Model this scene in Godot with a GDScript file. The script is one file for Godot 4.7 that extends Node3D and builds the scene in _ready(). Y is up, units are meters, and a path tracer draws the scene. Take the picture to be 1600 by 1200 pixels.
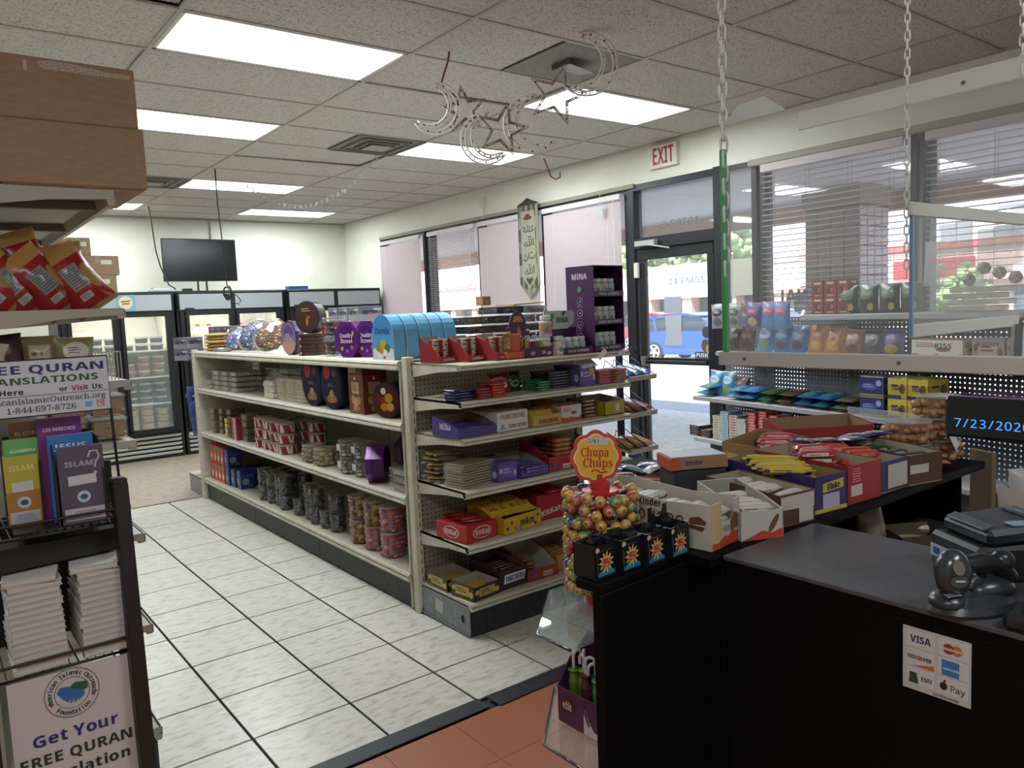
extends Node3D
# A small international grocery and candy shop, seen from the customer side of the till.
# Metres, y up; floor at y = 0, the street window wall at x = 5.4, the back wall at z = -11.12.
const V0 := Vector3.ZERO
var rng := RandomNumberGenerator.new()
var mats := {}
var meshes := {}
var names := {}
var serif: SystemFont
var sans: SystemFont
var mono: SystemFont

func _ready() -> void:
	rng.seed = 20200723
	sans = font("Droid Sans"); serif = font("Droid Serif"); mono = font("Droid Sans Mono")
	# camera
	var cam := Camera3D.new()
	cam.name = "camera"
	cam.fov = 52.56
	cam.near = 0.02
	cam.far = 400.0
	cam.rotation_order = EULER_ORDER_YXZ
	cam.position = Vector3(0, 1.575, 0)
	cam.rotation = Vector3(-0.0923, -0.6544, -0.0428)
	add_child(cam)
	cam.current = true
	# sky, sun, exposure
	var we := WorldEnvironment.new()
	we.name = "world_environment"
	var env := Environment.new()
	env.background_mode = Environment.BG_SKY
	var sky := Sky.new()
	var sm := ProceduralSkyMaterial.new()
	sm.sky_top_color = Color(0.62, 0.72, 0.86)
	sm.sky_horizon_color = Color(0.9, 0.93, 0.97)
	sm.ground_horizon_color = Color(0.75, 0.75, 0.74)
	sm.ground_bottom_color = Color(0.5, 0.5, 0.48)
	sm.sky_curve = 0.2
	sm.sun_angle_max = 1.0
	sm.energy_multiplier = 3.4
	sky.sky_material = sm
	env.sky = sky
	env.ambient_light_source = Environment.AMBIENT_SOURCE_SKY
	env.tonemap_mode = Environment.TONE_MAPPER_LINEAR
	env.tonemap_exposure = 1.24
	env.sdfgi_enabled = true
	env.ssao_enabled = true
	env.ssil_enabled = true
	we.environment = env
	add_child(we)
	var sun := DirectionalLight3D.new()
	sun.name = "sun"
	sun.light_energy = 5.0
	sun.light_color = Color(1.0, 0.96, 0.9)
	sun.light_angular_distance = 1.5
	sun.shadow_enabled = true
	sun.rotation_degrees = Vector3(-58, -75, 0)
	add_child(sun)
	build_shell()
	build_ceiling()
	build_storefront()
	build_street()
	build_coolers()
	build_gondola()
	build_long_side()
	build_endcap()
	build_left_shelving()
	build_quran_rack()
	build_counter()
	build_counter_goods()
	build_register()
	build_window_shelf()
	build_hanging()
	var st := ImageTexture.create_from_image(sheet)
	for m: StandardMaterial3D in printed:
		m.albedo_texture = st

# ---------------------------------------------------------------- helpers
func font(n: String) -> SystemFont:
	var f := SystemFont.new()
	f.font_names = PackedStringArray([n])
	return f

func numbered(n: String) -> String:
	if not names.has(n):
		names[n] = 0
		return n
	names[n] += 1
	return "%s_%03d" % [n, names[n]]

func C(h) -> Color:
	return h if h is Color else Color(String(h))

# plain material, cached by its values
func M(col, rough := 0.55, metal := 0.0, alpha := 1.0) -> StandardMaterial3D:
	var key := "%s|%s|%s|%s" % [col, rough, metal, alpha]
	if mats.has(key):
		return mats[key]
	var m := StandardMaterial3D.new()
	var c := C(col)
	m.albedo_color = Color(c.r, c.g, c.b, alpha)
	m.roughness = rough
	m.metallic = metal
	if alpha < 1.0:
		m.transparency = BaseMaterial3D.TRANSPARENCY_ALPHA
		m.cull_mode = BaseMaterial3D.CULL_DISABLED
	mats[key] = m
	return m

func glow(col, energy: float) -> StandardMaterial3D:
	var key := "glow%s|%s" % [col, energy]
	if mats.has(key):
		return mats[key]
	var m := StandardMaterial3D.new()
	m.albedo_color = C(col)
	m.emission_enabled = true
	m.emission = C(col)
	m.emission_energy_multiplier = energy
	mats[key] = m
	return m

func noise_mat(key: String, cols: Array, freq: float, scale: float, rough := 0.6, stretch := Vector3.ONE, relief := 0.0) -> StandardMaterial3D:
	if mats.has(key):
		return mats[key]
	var n := FastNoiseLite.new()
	n.seed = key.hash() % 10000
	n.frequency = freq
	n.fractal_octaves = 5
	var g := Gradient.new()
	var offs := PackedFloat32Array()
	var cc := PackedColorArray()
	for e in cols:
		offs.append(e[0])
		cc.append(C(e[1]))
	g.offsets = offs
	g.colors = cc
	var t := NoiseTexture2D.new()
	t.width = 512
	t.height = 512
	t.seamless = true
	t.noise = n
	t.color_ramp = g
	var m := StandardMaterial3D.new()
	m.albedo_texture = t
	m.roughness = rough
	m.uv1_triplanar = true
	m.uv1_world_triplanar = true
	m.uv1_scale = stretch * scale
	if relief > 0.0:
		var t2 := NoiseTexture2D.new()
		t2.width = 512
		t2.height = 512
		t2.seamless = true
		t2.noise = n
		t2.as_normal_map = true
		t2.bump_strength = relief
		m.normal_enabled = true
		m.normal_texture = t2
	mats[key] = m
	return m

# ---- printed pictures
func img(w: int, h: int, base) -> Image:
	var i := Image.create(w, h, false, Image.FORMAT_RGB8)
	i.fill(C(base))
	return i

func rc(i: Image, x: float, y: float, w: float, h: float, col) -> void:
	var W := i.get_width()
	var Hh := i.get_height()
	i.fill_rect(Rect2i(int(x * W), int(y * Hh), maxi(1, int(w * W)), maxi(1, int(h * Hh))), C(col))

func el(i: Image, cx: float, cy: float, rx: float, ry: float, col) -> void:
	var W := i.get_width()
	var Hh := i.get_height()
	var c := C(col)
	for y in range(maxi(0, int((cy - ry) * Hh)), mini(Hh, int((cy + ry) * Hh) + 1)):
		for x in range(maxi(0, int((cx - rx) * W)), mini(W, int((cx + rx) * W) + 1)):
			var dx := (float(x) / W - cx) / rx
			var dy := (float(y) / Hh - cy) / ry
			if dx * dx + dy * dy <= 1.0:
				i.set_pixel(x, y, c)

func burst(i: Image, cx: float, cy: float, r1: float, r2: float, k: int, col) -> void:
	var W := i.get_width()
	var Hh := i.get_height()
	var c := C(col)
	for y in Hh:
		for x in W:
			var dx := float(x) / W - cx
			var dy := float(y) / Hh - cy
			var a := atan2(dy, dx)
			var r := r1 + (r2 - r1) * absf(fposmod(a * k / TAU, 1.0) - 0.5) * 2.0
			if sqrt(dx * dx + dy * dy) < r:
				i.set_pixel(x, y, c)

func lines(i: Image, x: float, y: float, w: float, h: float, n: int, col) -> void:
	for k in n:
		rc(i, x, y + h * k / n, w * (0.7 + 0.3 * fposmod(k * 0.618, 1.0)), h / n * 0.45, col)

func specks(i: Image, n: int, cols: Array, r0 := 0.02, r1 := 0.05, x0 := 0.0, y0 := 0.0, w := 1.0, h := 1.0) -> void:
	for k in n:
		var r := rng.randf_range(r0, r1)
		el(i, x0 + rng.randf() * w, y0 + rng.randf() * h, r, r * rng.randf_range(0.6, 1.3), cols[k % cols.size()])

# small prints share one sheet; a print that must tile gets a texture of its own
var sheet: Image
var printed := []
var sx0 := 2
var sy0 := 2
var srow := 0
func PM(key: String, i: Image, rough := 0.4, own := false) -> StandardMaterial3D:
	var m := StandardMaterial3D.new()
	m.roughness = rough
	mats[key] = m
	if own:
		m.albedo_texture = ImageTexture.create_from_image(i)
		return m
	if sheet == null:
		sheet = Image.create(2048, 2048, false, Image.FORMAT_RGB8)
	var w := i.get_width()
	var h := i.get_height()
	if sx0 + w + 4 > 2048:
		sx0 = 2
		sy0 += srow + 4
		srow = 0
	srow = maxi(srow, h)
	for d in [Vector2i(-1, 0), Vector2i(1, 0), Vector2i(0, -1), Vector2i(0, 1), Vector2i.ZERO]:
		sheet.blit_rect(i, Rect2i(0, 0, w, h), Vector2i(sx0, sy0) + d)
	printed.append(m)
	m.uv1_scale = Vector3((w - 1) / 2048.0, (h - 1) / 2048.0, 1)
	m.uv1_offset = Vector3((sx0 + 0.5) / 2048.0, (sy0 + 0.5) / 2048.0, 0)
	sx0 += w + 4
	return m

# ---- mesh builder
class MB:
	var v := PackedVector3Array()
	var n := PackedVector3Array()
	var u := PackedVector2Array()
	var t := Transform3D.IDENTITY
	var fix := Vector2(-1, -1)
	func tri(a: Vector3, b: Vector3, c: Vector3, na: Vector3, nb: Vector3, nc: Vector3, ua := Vector2.ZERO, ub := Vector2.ZERO, uc := Vector2.ZERO) -> void:
		if (b - a).cross(c - a).dot(na + nb + nc) > 0.0:
			var s := b; b = c; c = s
			s = nb; nb = nc; nc = s
			var s2 := ub; ub = uc; uc = s2
		v.append(t * a); v.append(t * b); v.append(t * c)
		n.append((t.basis * na).normalized()); n.append((t.basis * nb).normalized()); n.append((t.basis * nc).normalized())
		if fix.x >= 0.0:
			ua = fix; ub = fix; uc = fix
		u.append(ua); u.append(ub); u.append(uc)
	func quad(a: Vector3, b: Vector3, c: Vector3, d: Vector3, nn: Vector3, ua := Vector2(0, 1), ub := Vector2(1, 1), uc := Vector2(1, 0), ud := Vector2(0, 0)) -> void:
		tri(a, b, c, nn, nn, nn, ua, ub, uc)
		tri(a, c, d, nn, nn, nn, ua, uc, ud)
	# box centred on c with chamfered edges; each face carries the whole print
	func box(c: Vector3, s: Vector3, ch := 0.0) -> void:
		var h := s * 0.5
		ch = minf(ch, minf(h.x, minf(h.y, h.z)) * 0.6)
		var ax := [Vector3(1, 0, 0), Vector3(0, 1, 0), Vector3(0, 0, 1)]
		var right := {0: Vector3(0, 0, -1), 1: Vector3(1, 0, 0), 2: Vector3(1, 0, 0)}
		var up := {0: Vector3(0, 1, 0), 1: Vector3(0, 0, -1), 2: Vector3(0, 1, 0)}
		for k in 3:
			for sg: float in [1.0, -1.0]:
				var nn: Vector3 = ax[k] * sg
				var r: Vector3 = right[k] * (sg if k != 1 else 1.0)
				var q: Vector3 = up[k]
				var rl := absf(r.dot(h)) - ch
				var ul := absf(q.dot(h)) - ch
				var f := c + nn * absf(nn.dot(h))
				quad(f - r * rl - q * ul, f + r * rl - q * ul, f + r * rl + q * ul, f - r * rl + q * ul, nn)
		if ch > 0.0:
			for k in 3:
				var a: Vector3 = ax[k]
				var b: Vector3 = ax[(k + 1) % 3]
				var e: Vector3 = ax[(k + 2) % 3]
				var L := absf(a.dot(h)) - ch
				var B := absf(b.dot(h))
				var E2 := absf(e.dot(h))
				for s1: float in [1.0, -1.0]:
					for s2: float in [1.0, -1.0]:
						var p := c + b * s1 * B + e * s2 * (E2 - ch)
						var q2 := c + b * s1 * (B - ch) + e * s2 * E2
						var nn2 := (b * s1 + e * s2).normalized()
						quad(p - a * L, p + a * L, q2 + a * L, q2 - a * L, nn2, Vector2(.02, .98), Vector2(.98, .98), Vector2(.98, .96), Vector2(.02, .96))
			for sx: float in [1.0, -1.0]:
				for sy: float in [1.0, -1.0]:
					for sz: float in [1.0, -1.0]:
						var g := Vector3(sx, sy, sz)
						var nn3 := g.normalized()
						tri(c + g * Vector3(h.x, h.y - ch, h.z - ch), c + g * Vector3(h.x - ch, h.y, h.z - ch), c + g * Vector3(h.x - ch, h.y - ch, h.z), nn3, nn3, nn3)
	# turned shape round y; profile of (radius, height), bottom to top
	func lathe(c: Vector3, prof: Array, seg := 20, sx := 1.0, sz := 1.0) -> void:
		var vmax := 0.0
		var ln: Array[float] = [0.0]
		for k in range(1, prof.size()):
			vmax += (prof[k] - prof[k - 1]).length()
			ln.append(vmax)
		for k in range(prof.size() - 1):
			var a: Vector2 = prof[k]
			var b: Vector2 = prof[k + 1]
			var tn := Vector2(b.y - a.y, a.x - b.x).normalized()
			if tn == Vector2.ZERO:
				continue
			for j in seg:
				var f0 := float(j) / seg
				var f1 := float(j + 1) / seg
				var g0 := fposmod(f0 * 2, 1.0)
				var g1 := g0 + 2.0 / seg
				var d0 := Vector3(cos(f0 * TAU), 0, sin(f0 * TAU))
				var d1 := Vector3(cos(f1 * TAU), 0, sin(f1 * TAU))
				var sc := Vector3(sx, 1, sz)
				var p00 := c + (d0 * a.x + Vector3.UP * a.y) * sc
				var p10 := c + (d1 * a.x + Vector3.UP * a.y) * sc
				var p01 := c + (d0 * b.x + Vector3.UP * b.y) * sc
				var p11 := c + (d1 * b.x + Vector3.UP * b.y) * sc
				var n0 := (d0 * tn.x + Vector3.UP * tn.y)
				var n1 := (d1 * tn.x + Vector3.UP * tn.y)
				var v0 := 1.0 - ln[k] / vmax
				var v1 := 1.0 - ln[k + 1] / vmax
				if a.x > 1e-6:
					tri(p00, p10, p11 if b.x > 1e-6 else p01, n0, n1, n1 if b.x > 1e-6 else n0, Vector2(g0, v0), Vector2(g1, v0), Vector2(g1, v1))
				if b.x > 1e-6:
					tri(p00, p11, p01, n0, n1, n0, Vector2(g0, v0), Vector2(g1, v1), Vector2(g0, v1))
	func ball(c: Vector3, r: Vector3, rings := 6, seg := 8) -> void:
		for i in rings:
			var a0 := PI * i / rings - PI / 2
			var a1 := PI * (i + 1) / rings - PI / 2
			for j in seg:
				var b0 := TAU * j / seg
				var b1 := TAU * (j + 1) / seg
				var q := [Vector3(cos(a0) * cos(b0), sin(a0), cos(a0) * sin(b0)), Vector3(cos(a0) * cos(b1), sin(a0), cos(a0) * sin(b1)), Vector3(cos(a1) * cos(b1), sin(a1), cos(a1) * sin(b1)), Vector3(cos(a1) * cos(b0), sin(a1), cos(a1) * sin(b0))]
				var uv := [Vector2(float(j) / seg, 1 - float(i) / rings), Vector2(float(j + 1) / seg, 1 - float(i) / rings), Vector2(float(j + 1) / seg, 1 - float(i + 1) / rings), Vector2(float(j) / seg, 1 - float(i + 1) / rings)]
				if i > 0:
					tri(c + q[0] * r, c + q[1] * r, c + q[2] * r, q[0] / r, q[1] / r, q[2] / r, uv[0], uv[1], uv[2])
				if i < rings - 1:
					tri(c + q[0] * r, c + q[2] * r, c + q[3] * r, q[0] / r, q[2] / r, q[3] / r, uv[0], uv[2], uv[3])
	func tube(pts: Array, r: float, seg := 6, closed := false) -> void:
		var N := pts.size()
		var rings := []
		var prev := Vector3.UP
		for k in N:
			var a: Vector3 = pts[(k - 1 + N) % N] if (k > 0 or closed) else pts[k]
			var b: Vector3 = pts[(k + 1) % N] if (k < N - 1 or closed) else pts[k]
			var d := (b - a).normalized()
			var x := d.cross(prev)
			if x.length() < 0.05:
				x = d.cross(Vector3(0.3, 0.2, 1))
			x = x.normalized()
			var y := x.cross(d).normalized()
			prev = y
			var ring := []
			for j in seg:
				var an := TAU * j / seg
				ring.append(x * cos(an) + y * sin(an))
			rings.append(ring)
		for k in (N if closed else N - 1):
			var k2 := (k + 1) % N
			for j in seg:
				var j2 := (j + 1) % seg
				var a2: Vector3 = rings[k][j]
				var b2: Vector3 = rings[k][j2]
				var c2: Vector3 = rings[k2][j2]
				var d2: Vector3 = rings[k2][j]
				tri(pts[k] + a2 * r, pts[k] + b2 * r, pts[k2] + c2 * r, a2, b2, c2)
				tri(pts[k] + a2 * r, pts[k2] + c2 * r, pts[k2] + d2 * r, a2, c2, d2)
		if not closed:
			for k in [0, N - 1]:
				var dd: Vector3 = (pts[0] - pts[1]).normalized() if k == 0 else (pts[N - 1] - pts[N - 2]).normalized()
				for j in range(1, seg - 1):
					tri(pts[k] + rings[k][0] * r, pts[k] + rings[k][j] * r, pts[k] + rings[k][j + 1] * r, dd, dd, dd)
	# outline in x,y pushed out along z, centred on z = 0
	func prism(poly: PackedVector2Array, d: float, z := 0.0) -> void:
		var ids := Geometry2D.triangulate_polygon(poly)
		var lo := poly[0]
		var hi := poly[0]
		for p in poly:
			lo = lo.min(p)
			hi = hi.max(p)
		var sz := (hi - lo).max(Vector2(1e-6, 1e-6))
		for s: float in [1.0, -1.0]:
			for k in range(0, ids.size(), 3):
				var q := []
				var w := []
				for e in 3:
					var p := poly[ids[k + e]]
					q.append(Vector3(p.x, p.y, z + s * d * 0.5))
					w.append(Vector2((p.x - lo.x) / sz.x if s > 0 else (hi.x - p.x) / sz.x, (hi.y - p.y) / sz.y))
				var nn := Vector3(0, 0, s)
				tri(q[0], q[1], q[2], nn, nn, nn, w[0], w[1], w[2])
		var cw := Geometry2D.is_polygon_clockwise(poly)
		for k in poly.size():
			var a := poly[k]
			var b := poly[(k + 1) % poly.size()]
			var e := (b - a).normalized()
			var nn2 := Vector3(e.y, -e.x, 0) * (-1.0 if cw else 1.0)
			quad(Vector3(a.x, a.y, z - d / 2), Vector3(b.x, b.y, z - d / 2), Vector3(b.x, b.y, z + d / 2), Vector3(a.x, a.y, z + d / 2), nn2, Vector2(.01, .99), Vector2(.03, .99), Vector2(.03, .97), Vector2(.01, .97))
	# filled bag, base at y = 0: crimped flat at both ends, plump between
	func pouch(w: float, h: float, d: float, sd: int, crimp := 0.05, wrinkle := 0.12) -> void:
		var nz := FastNoiseLite.new()
		nz.seed = sd
		nz.frequency = 1.0
		var NX := 9
		var NY := 12
		for s: float in [1.0, -1.0]:
			var P := []
			for j in NY + 1:
				var row := []
				var fv := float(j) / NY
				for i in NX + 1:
					var fu := float(i) / NX
					var e := maxf(0.0, sin(PI * clampf((fv - crimp) / (1.0 - 2.0 * crimp), 0.0, 1.0)))
					var th := d * 0.5 * pow(maxf(0.0, 1.0 - pow(2.0 * fu - 1.0, 2.0)), 0.5) * pow(e, 0.45)
					th *= 1.0 + wrinkle * 2.0 * nz.get_noise_3d(fu * 5.0, fv * 6.0, s * 9.0)
					th += wrinkle * d * 0.12 * nz.get_noise_2d(fu * 22.0, fv * 4.0)* (1.0 if e > 0.1 else 2.0)
					var nw := w * (1.0 - 0.10 * pow(e, 0.5))
					row.append(Vector3((fu - 0.5) * nw, fv * h, s * maxf(th, 0.0006)))
				P.append(row)
			for j in NY:
				for i in NX:
					var a: Vector3 = P[j][i]
					var b: Vector3 = P[j][i + 1]
					var c: Vector3 = P[j + 1][i + 1]
					var e2: Vector3 = P[j + 1][i]
					var nn := (b - a).cross(e2 - a).normalized()
					if nn.z * s < 0:
						nn = -nn
					var nrm := []
					for q in [[j, i], [j, i + 1], [j + 1, i + 1], [j + 1, i]]:
						var jj: int = q[0]
						var ii: int = q[1]
						var gx: Vector3 = P[jj][mini(ii + 1, NX)] - P[jj][maxi(ii - 1, 0)]
						var gy: Vector3 = P[mini(jj + 1, NY)][ii] - P[maxi(jj - 1, 0)][ii]
						var nn4 := gx.cross(gy).normalized()
						if nn4.z * s < 0:
							nn4 = -nn4
						nrm.append(nn4)
					var u0 := float(i) / NX
					var u1 := float(i + 1) / NX
					if s < 0:
						u0 = 1 - u0
						u1 = 1 - u1
					var v0 := 1.0 - float(j) / NY
					var v1 := 1.0 - float(j + 1) / NY
					tri(a, b, c, nrm[0], nrm[1], nrm[2], Vector2(u0, v0), Vector2(u1, v0), Vector2(u1, v1))
					tri(a, c, e2, nrm[0], nrm[2], nrm[3], Vector2(u0, v0), Vector2(u1, v1), Vector2(u0, v1))
	func mesh() -> ArrayMesh:
		var a := []
		a.resize(Mesh.ARRAY_MAX)
		a[Mesh.ARRAY_VERTEX] = v
		a[Mesh.ARRAY_NORMAL] = n
		a[Mesh.ARRAY_TEX_UV] = u
		var m := ArrayMesh.new()
		m.add_surface_from_arrays(Mesh.PRIMITIVE_TRIANGLES, a)
		return m

# cached shapes; boxes stand on y = 0
func BX(x: float, y: float, z: float, ch := 0.002) -> ArrayMesh:
	var key := "b%.4f,%.4f,%.4f,%.4f" % [x, y, z, ch]
	if not meshes.has(key):
		var b := MB.new()
		b.box(Vector3(0, y / 2, 0), Vector3(x, y, z), ch)
		meshes[key] = b.mesh()
	return meshes[key]

func LT(key: String, prof: Array, seg := 20, sx := 1.0, sz := 1.0) -> ArrayMesh:
	if not meshes.has(key):
		var b := MB.new()
		b.lathe(V0, prof, seg, sx, sz)
		meshes[key] = b.mesh()
	return meshes[key]

func PO(w: float, h: float, d: float, sd := 1, crimp := 0.05) -> ArrayMesh:
	var key := "po%s,%s,%s,%s,%s" % [w, h, d, sd, crimp]
	if not meshes.has(key):
		var b := MB.new()
		b.pouch(w, h, d, sd, crimp)
		meshes[key] = b.mesh()
	return meshes[key]

func TU(pts: Array, r: float, seg := 6, closed := false) -> ArrayMesh:
	var b := MB.new()
	b.tube(pts, r, seg, closed)
	return b.mesh()

func PR(pts: Array, d: float) -> ArrayMesh:
	var b := MB.new()
	b.prism(PackedVector2Array(pts), d)
	return b.mesh()

func oval(rx: float, ry: float, k := 28, cx := 0.0, cy := 0.0, a0 := 0.0) -> Array:
	var o := []
	for j in k:
		o.append(Vector2(cx + rx * cos(TAU * j / k + a0), cy + ry * sin(TAU * j / k + a0)))
	return o

# ---- nodes
func thing(called: String, label: String, cat: String, at := V0, turn := 0.0, group := "") -> Node3D:
	var o := Node3D.new()
	o.name = numbered(called)
	add_child(o)
	o.position = at
	o.rotation_degrees.y = turn
	o.set_meta("label", label)
	o.set_meta("category", cat)
	if group:
		o.set_meta("group", group)
	return o

func part(p: Node, called: String, m: Mesh, mt: Material, at := V0, rot := V0) -> MeshInstance3D:
	var o := MeshInstance3D.new()
	o.name = called
	o.mesh = m
	o.material_override = mt
	p.add_child(o, true)
	o.position = at
	o.rotation_degrees = rot
	return o

func one(called: String, label: String, cat: String, m: Mesh, mt: Material, at := V0, rot := V0, group := "") -> MeshInstance3D:
	var o := MeshInstance3D.new()
	o.name = numbered(called)
	o.mesh = m
	o.material_override = mt
	add_child(o)
	o.position = at
	o.rotation_degrees = rot
	o.set_meta("label", label)
	o.set_meta("category", cat)
	if group:
		o.set_meta("group", group)
	return o

func struct(called: String, m: Mesh, mt: Material, at := V0, rot := V0) -> MeshInstance3D:
	var o := MeshInstance3D.new()
	o.name = called
	o.mesh = m
	o.material_override = mt
	add_child(o)
	o.position = at
	o.rotation_degrees = rot
	o.set_meta("kind", "structure")
	return o

func snode(called: String, at := V0) -> Node3D:
	var o := Node3D.new()
	o.name = called
	add_child(o)
	o.position = at
	o.set_meta("kind", "structure")
	return o

func copy(src: Node3D, at: Vector3, turn := 0.0, label := "", tilt := V0) -> Node3D:
	var base := String(src.name)
	var cut := base.rfind("_")
	if cut > 0 and base.substr(cut + 1).is_valid_int():
		base = base.substr(0, cut)
	var o: Node3D = src.duplicate()
	o.name = numbered(base)
	add_child(o)
	o.position = at
	o.rotation_degrees = Vector3(tilt.x, turn, tilt.z)
	if label:
		o.set_meta("label", label)
	return o

# flat lettering standing just proud of a face; h is the capital height, w squeezes it to a width
func text(p: Node, s: String, h: float, col, at: Vector3, rot := V0, w := 0.0, f: Font = null, bold := false, depth := 0.0008) -> MeshInstance3D:
	var key := "t%s|%s|%s|%s|%s" % [s, h, w, f, bold]
	if not meshes.has(key):
		var tm := TextMesh.new()
		var ff: Font = f if f else sans
		if bold:
			var sf := SystemFont.new()
			sf.font_names = (ff as SystemFont).font_names
			sf.font_weight = 700
			ff = sf
		tm.font = ff
		tm.text = s
		tm.font_size = 32
		tm.pixel_size = h / (0.714 * 32.0)
		tm.depth = depth
		tm.curve_step = 2.0
		meshes[key] = tm
	var o := MeshInstance3D.new()
	o.name = "lettering"
	o.mesh = meshes[key]
	o.material_override = M(col, 0.5)
	p.add_child(o, true)
	o.position = at
	o.rotation_degrees = rot
	if w > 0.0:
		var aw: float = meshes[key].get_aabb().size.x
		if aw > 0.0:
			o.scale.x = w / aw
	return o

# ---------------------------------------------------------------- room shell
func build_shell() -> void:
	var fl := snode("floor")
	part(fl, "subfloor", BX(8.2, 0.3, 14.0, 0.0), M("3a3530", 0.9), Vector3(1.4, -0.312, -4.35))
	part(fl, "grout", BX(5.95, 0.01, 4.82, 0.0), M("171310", 0.9), Vector3(2.42, -0.0155, -4.95))
	var tones := []
	for k in 3:
		var tm := noise_mat("tile%d" % k, [[0.0, ["b3aa98", "b5ad9c", "b0a898"][k]], [0.34, "c9c4b6"], [0.45, "d3cfc4"], [0.6, ["d6d2c8", "d3cfc5", "d4d0c5"][k]], [1.0, "dcd9d0"]], 0.016, 1.2, 0.3, Vector3(1, 1, 2.6))
		tones.append(tm)
	var zs := [-2.54]
	for j in range(10, -1, -1):
		zs.append(-6.972 + 0.4094 * j)
	zs.append(-7.36)
	for i in range(-3, 12):
		var x0 := 0.893 + 0.4041 * (i - 1) - 0.0
		var x1 := minf(x0 + 0.4041, 5.39)
		if x1 - x0 < 0.05:
			continue
		for j in range(zs.size() - 1):
			var d: float = zs[j] - zs[j + 1]
			if d < 0.05:
				continue
			part(fl, "floor_tile", BX(x1 - x0 - 0.011, 0.012, d - 0.011, 0.0008), tones[(i * 7 + j * 5 + 30) % 3], Vector3((x0 + x1) / 2, -0.012, (zs[j] + zs[j + 1]) / 2))
	part(fl, "vinyl_sheet", BX(8.1, 0.012, 3.74, 0.0), noise_mat("vinyl", [[0.0, "8f8470"], [0.5, "a89d88"], [1.0, "b3a994"]], 0.02, 1.0, 0.4), Vector3(1.4, -0.012, -9.245))
	part(fl, "vinyl_edge", BX(5.9, 0.003, 0.012, 0.0), M("161412", 0.7), Vector3(2.42, 0.0, -7.366))
	var strip := noise_mat("strip", [[0.0, "15171a"], [0.5, "23262a"], [1.0, "34383c"]], 0.05, 3.0, 0.55)
	part(fl, "transition_strip", BX(1.83, 0.006, 0.088, 0.003), strip, Vector3(0.79, 0.0, -2.5))
	part(fl, "transition_strip", BX(2.2, 0.006, 0.088, 0.003), strip, Vector3(2.84, 0.0, -2.492), Vector3(0, 0.6, 0))
	# terracotta composition tiles with pale flecks
	var im := img(256, 256, "a86a4e")
	for k in 26:
		var cx := rng.randf()
		var cy := rng.randf()
		var an := rng.randf() * TAU
		var ln := rng.randi_range(2, 7)
		var cc: Color = [C("d9b49c"), C("c48f74"), C("8a5540")][k % 3]
		for s in ln:
			im.set_pixel(posmod(int(cx * 256 + cos(an) * s), 256), posmod(int(cy * 256 + sin(an) * s), 256), cc)
	var om := PM("vct", im, 0.35)
	part(fl, "screed", BX(8.1, 0.01, 4.6, 0.0), M("9a6048", 0.6), Vector3(1.4, -0.0125, -0.15))
	for i in 8:
		for j in 8:
			part(fl, "floor_tile", BX(0.3035, 0.012, 0.3035, 0.0004), om, Vector3(0.15 + 0.305 * i, -0.012, -2.292 + 0.305 * j))
	var wallm := noise_mat("wallpaint", [[0.0, "d0cebf"], [0.5, "d3d1c3"], [1.0, "d6d4c7"]], 0.01, 0.7, 0.6)
	struct("wall_back", BX(8.3, 3.3, 0.15, 0.0), wallm, Vector3(1.4, -0.012, -11.192))
	struct("wall_left", BX(0.15, 3.3, 14.2, 0.0), wallm, Vector3(-2.675, -0.012, -4.3))
	struct("wall_front", BX(8.3, 3.3, 0.15, 0.0), wallm, Vector3(1.4, -0.012, 2.675))
	# window wall: pier at the far corner, header over the glass, low sill
	var wr := snode("wall_right")
	part(wr, "header", BX(0.16, 0.60, 13.7, 0.0), wallm, Vector3(5.48, 2.685, -4.27))
	part(wr, "pier", BX(0.16, 2.70, 1.16, 0.0), wallm, Vector3(5.48, -0.012, -10.54))
	part(wr, "sill", BX(0.16, 0.20, 4.88, 0.0), wallm, Vector3(5.48, -0.012, -7.52))
	part(wr, "sill", BX(0.16, 0.20, 6.7, 0.0), wallm, Vector3(5.48, -0.012, -0.76))
	part(wr, "pier", BX(0.16, 2.70, 2.4, 0.0), wallm, Vector3(5.48, -0.012, 1.4))
	struct("trim_1", BX(8.1, 0.02, 0.012, 0.002), M("d8d6ca", 0.5), Vector3(1.4, 2.985, -11.11))
	struct("trim_2", BX(0.05, 0.46, 0.05, 0.004), M("c9c9c4", 0.5), Vector3(3.42, 2.53, -11.09))
	struct("baseboard_back", BX(8.0, 0.1, 0.015, 0.002), M("5a5148", 0.6), Vector3(1.4, 0.0, -11.108))

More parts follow.
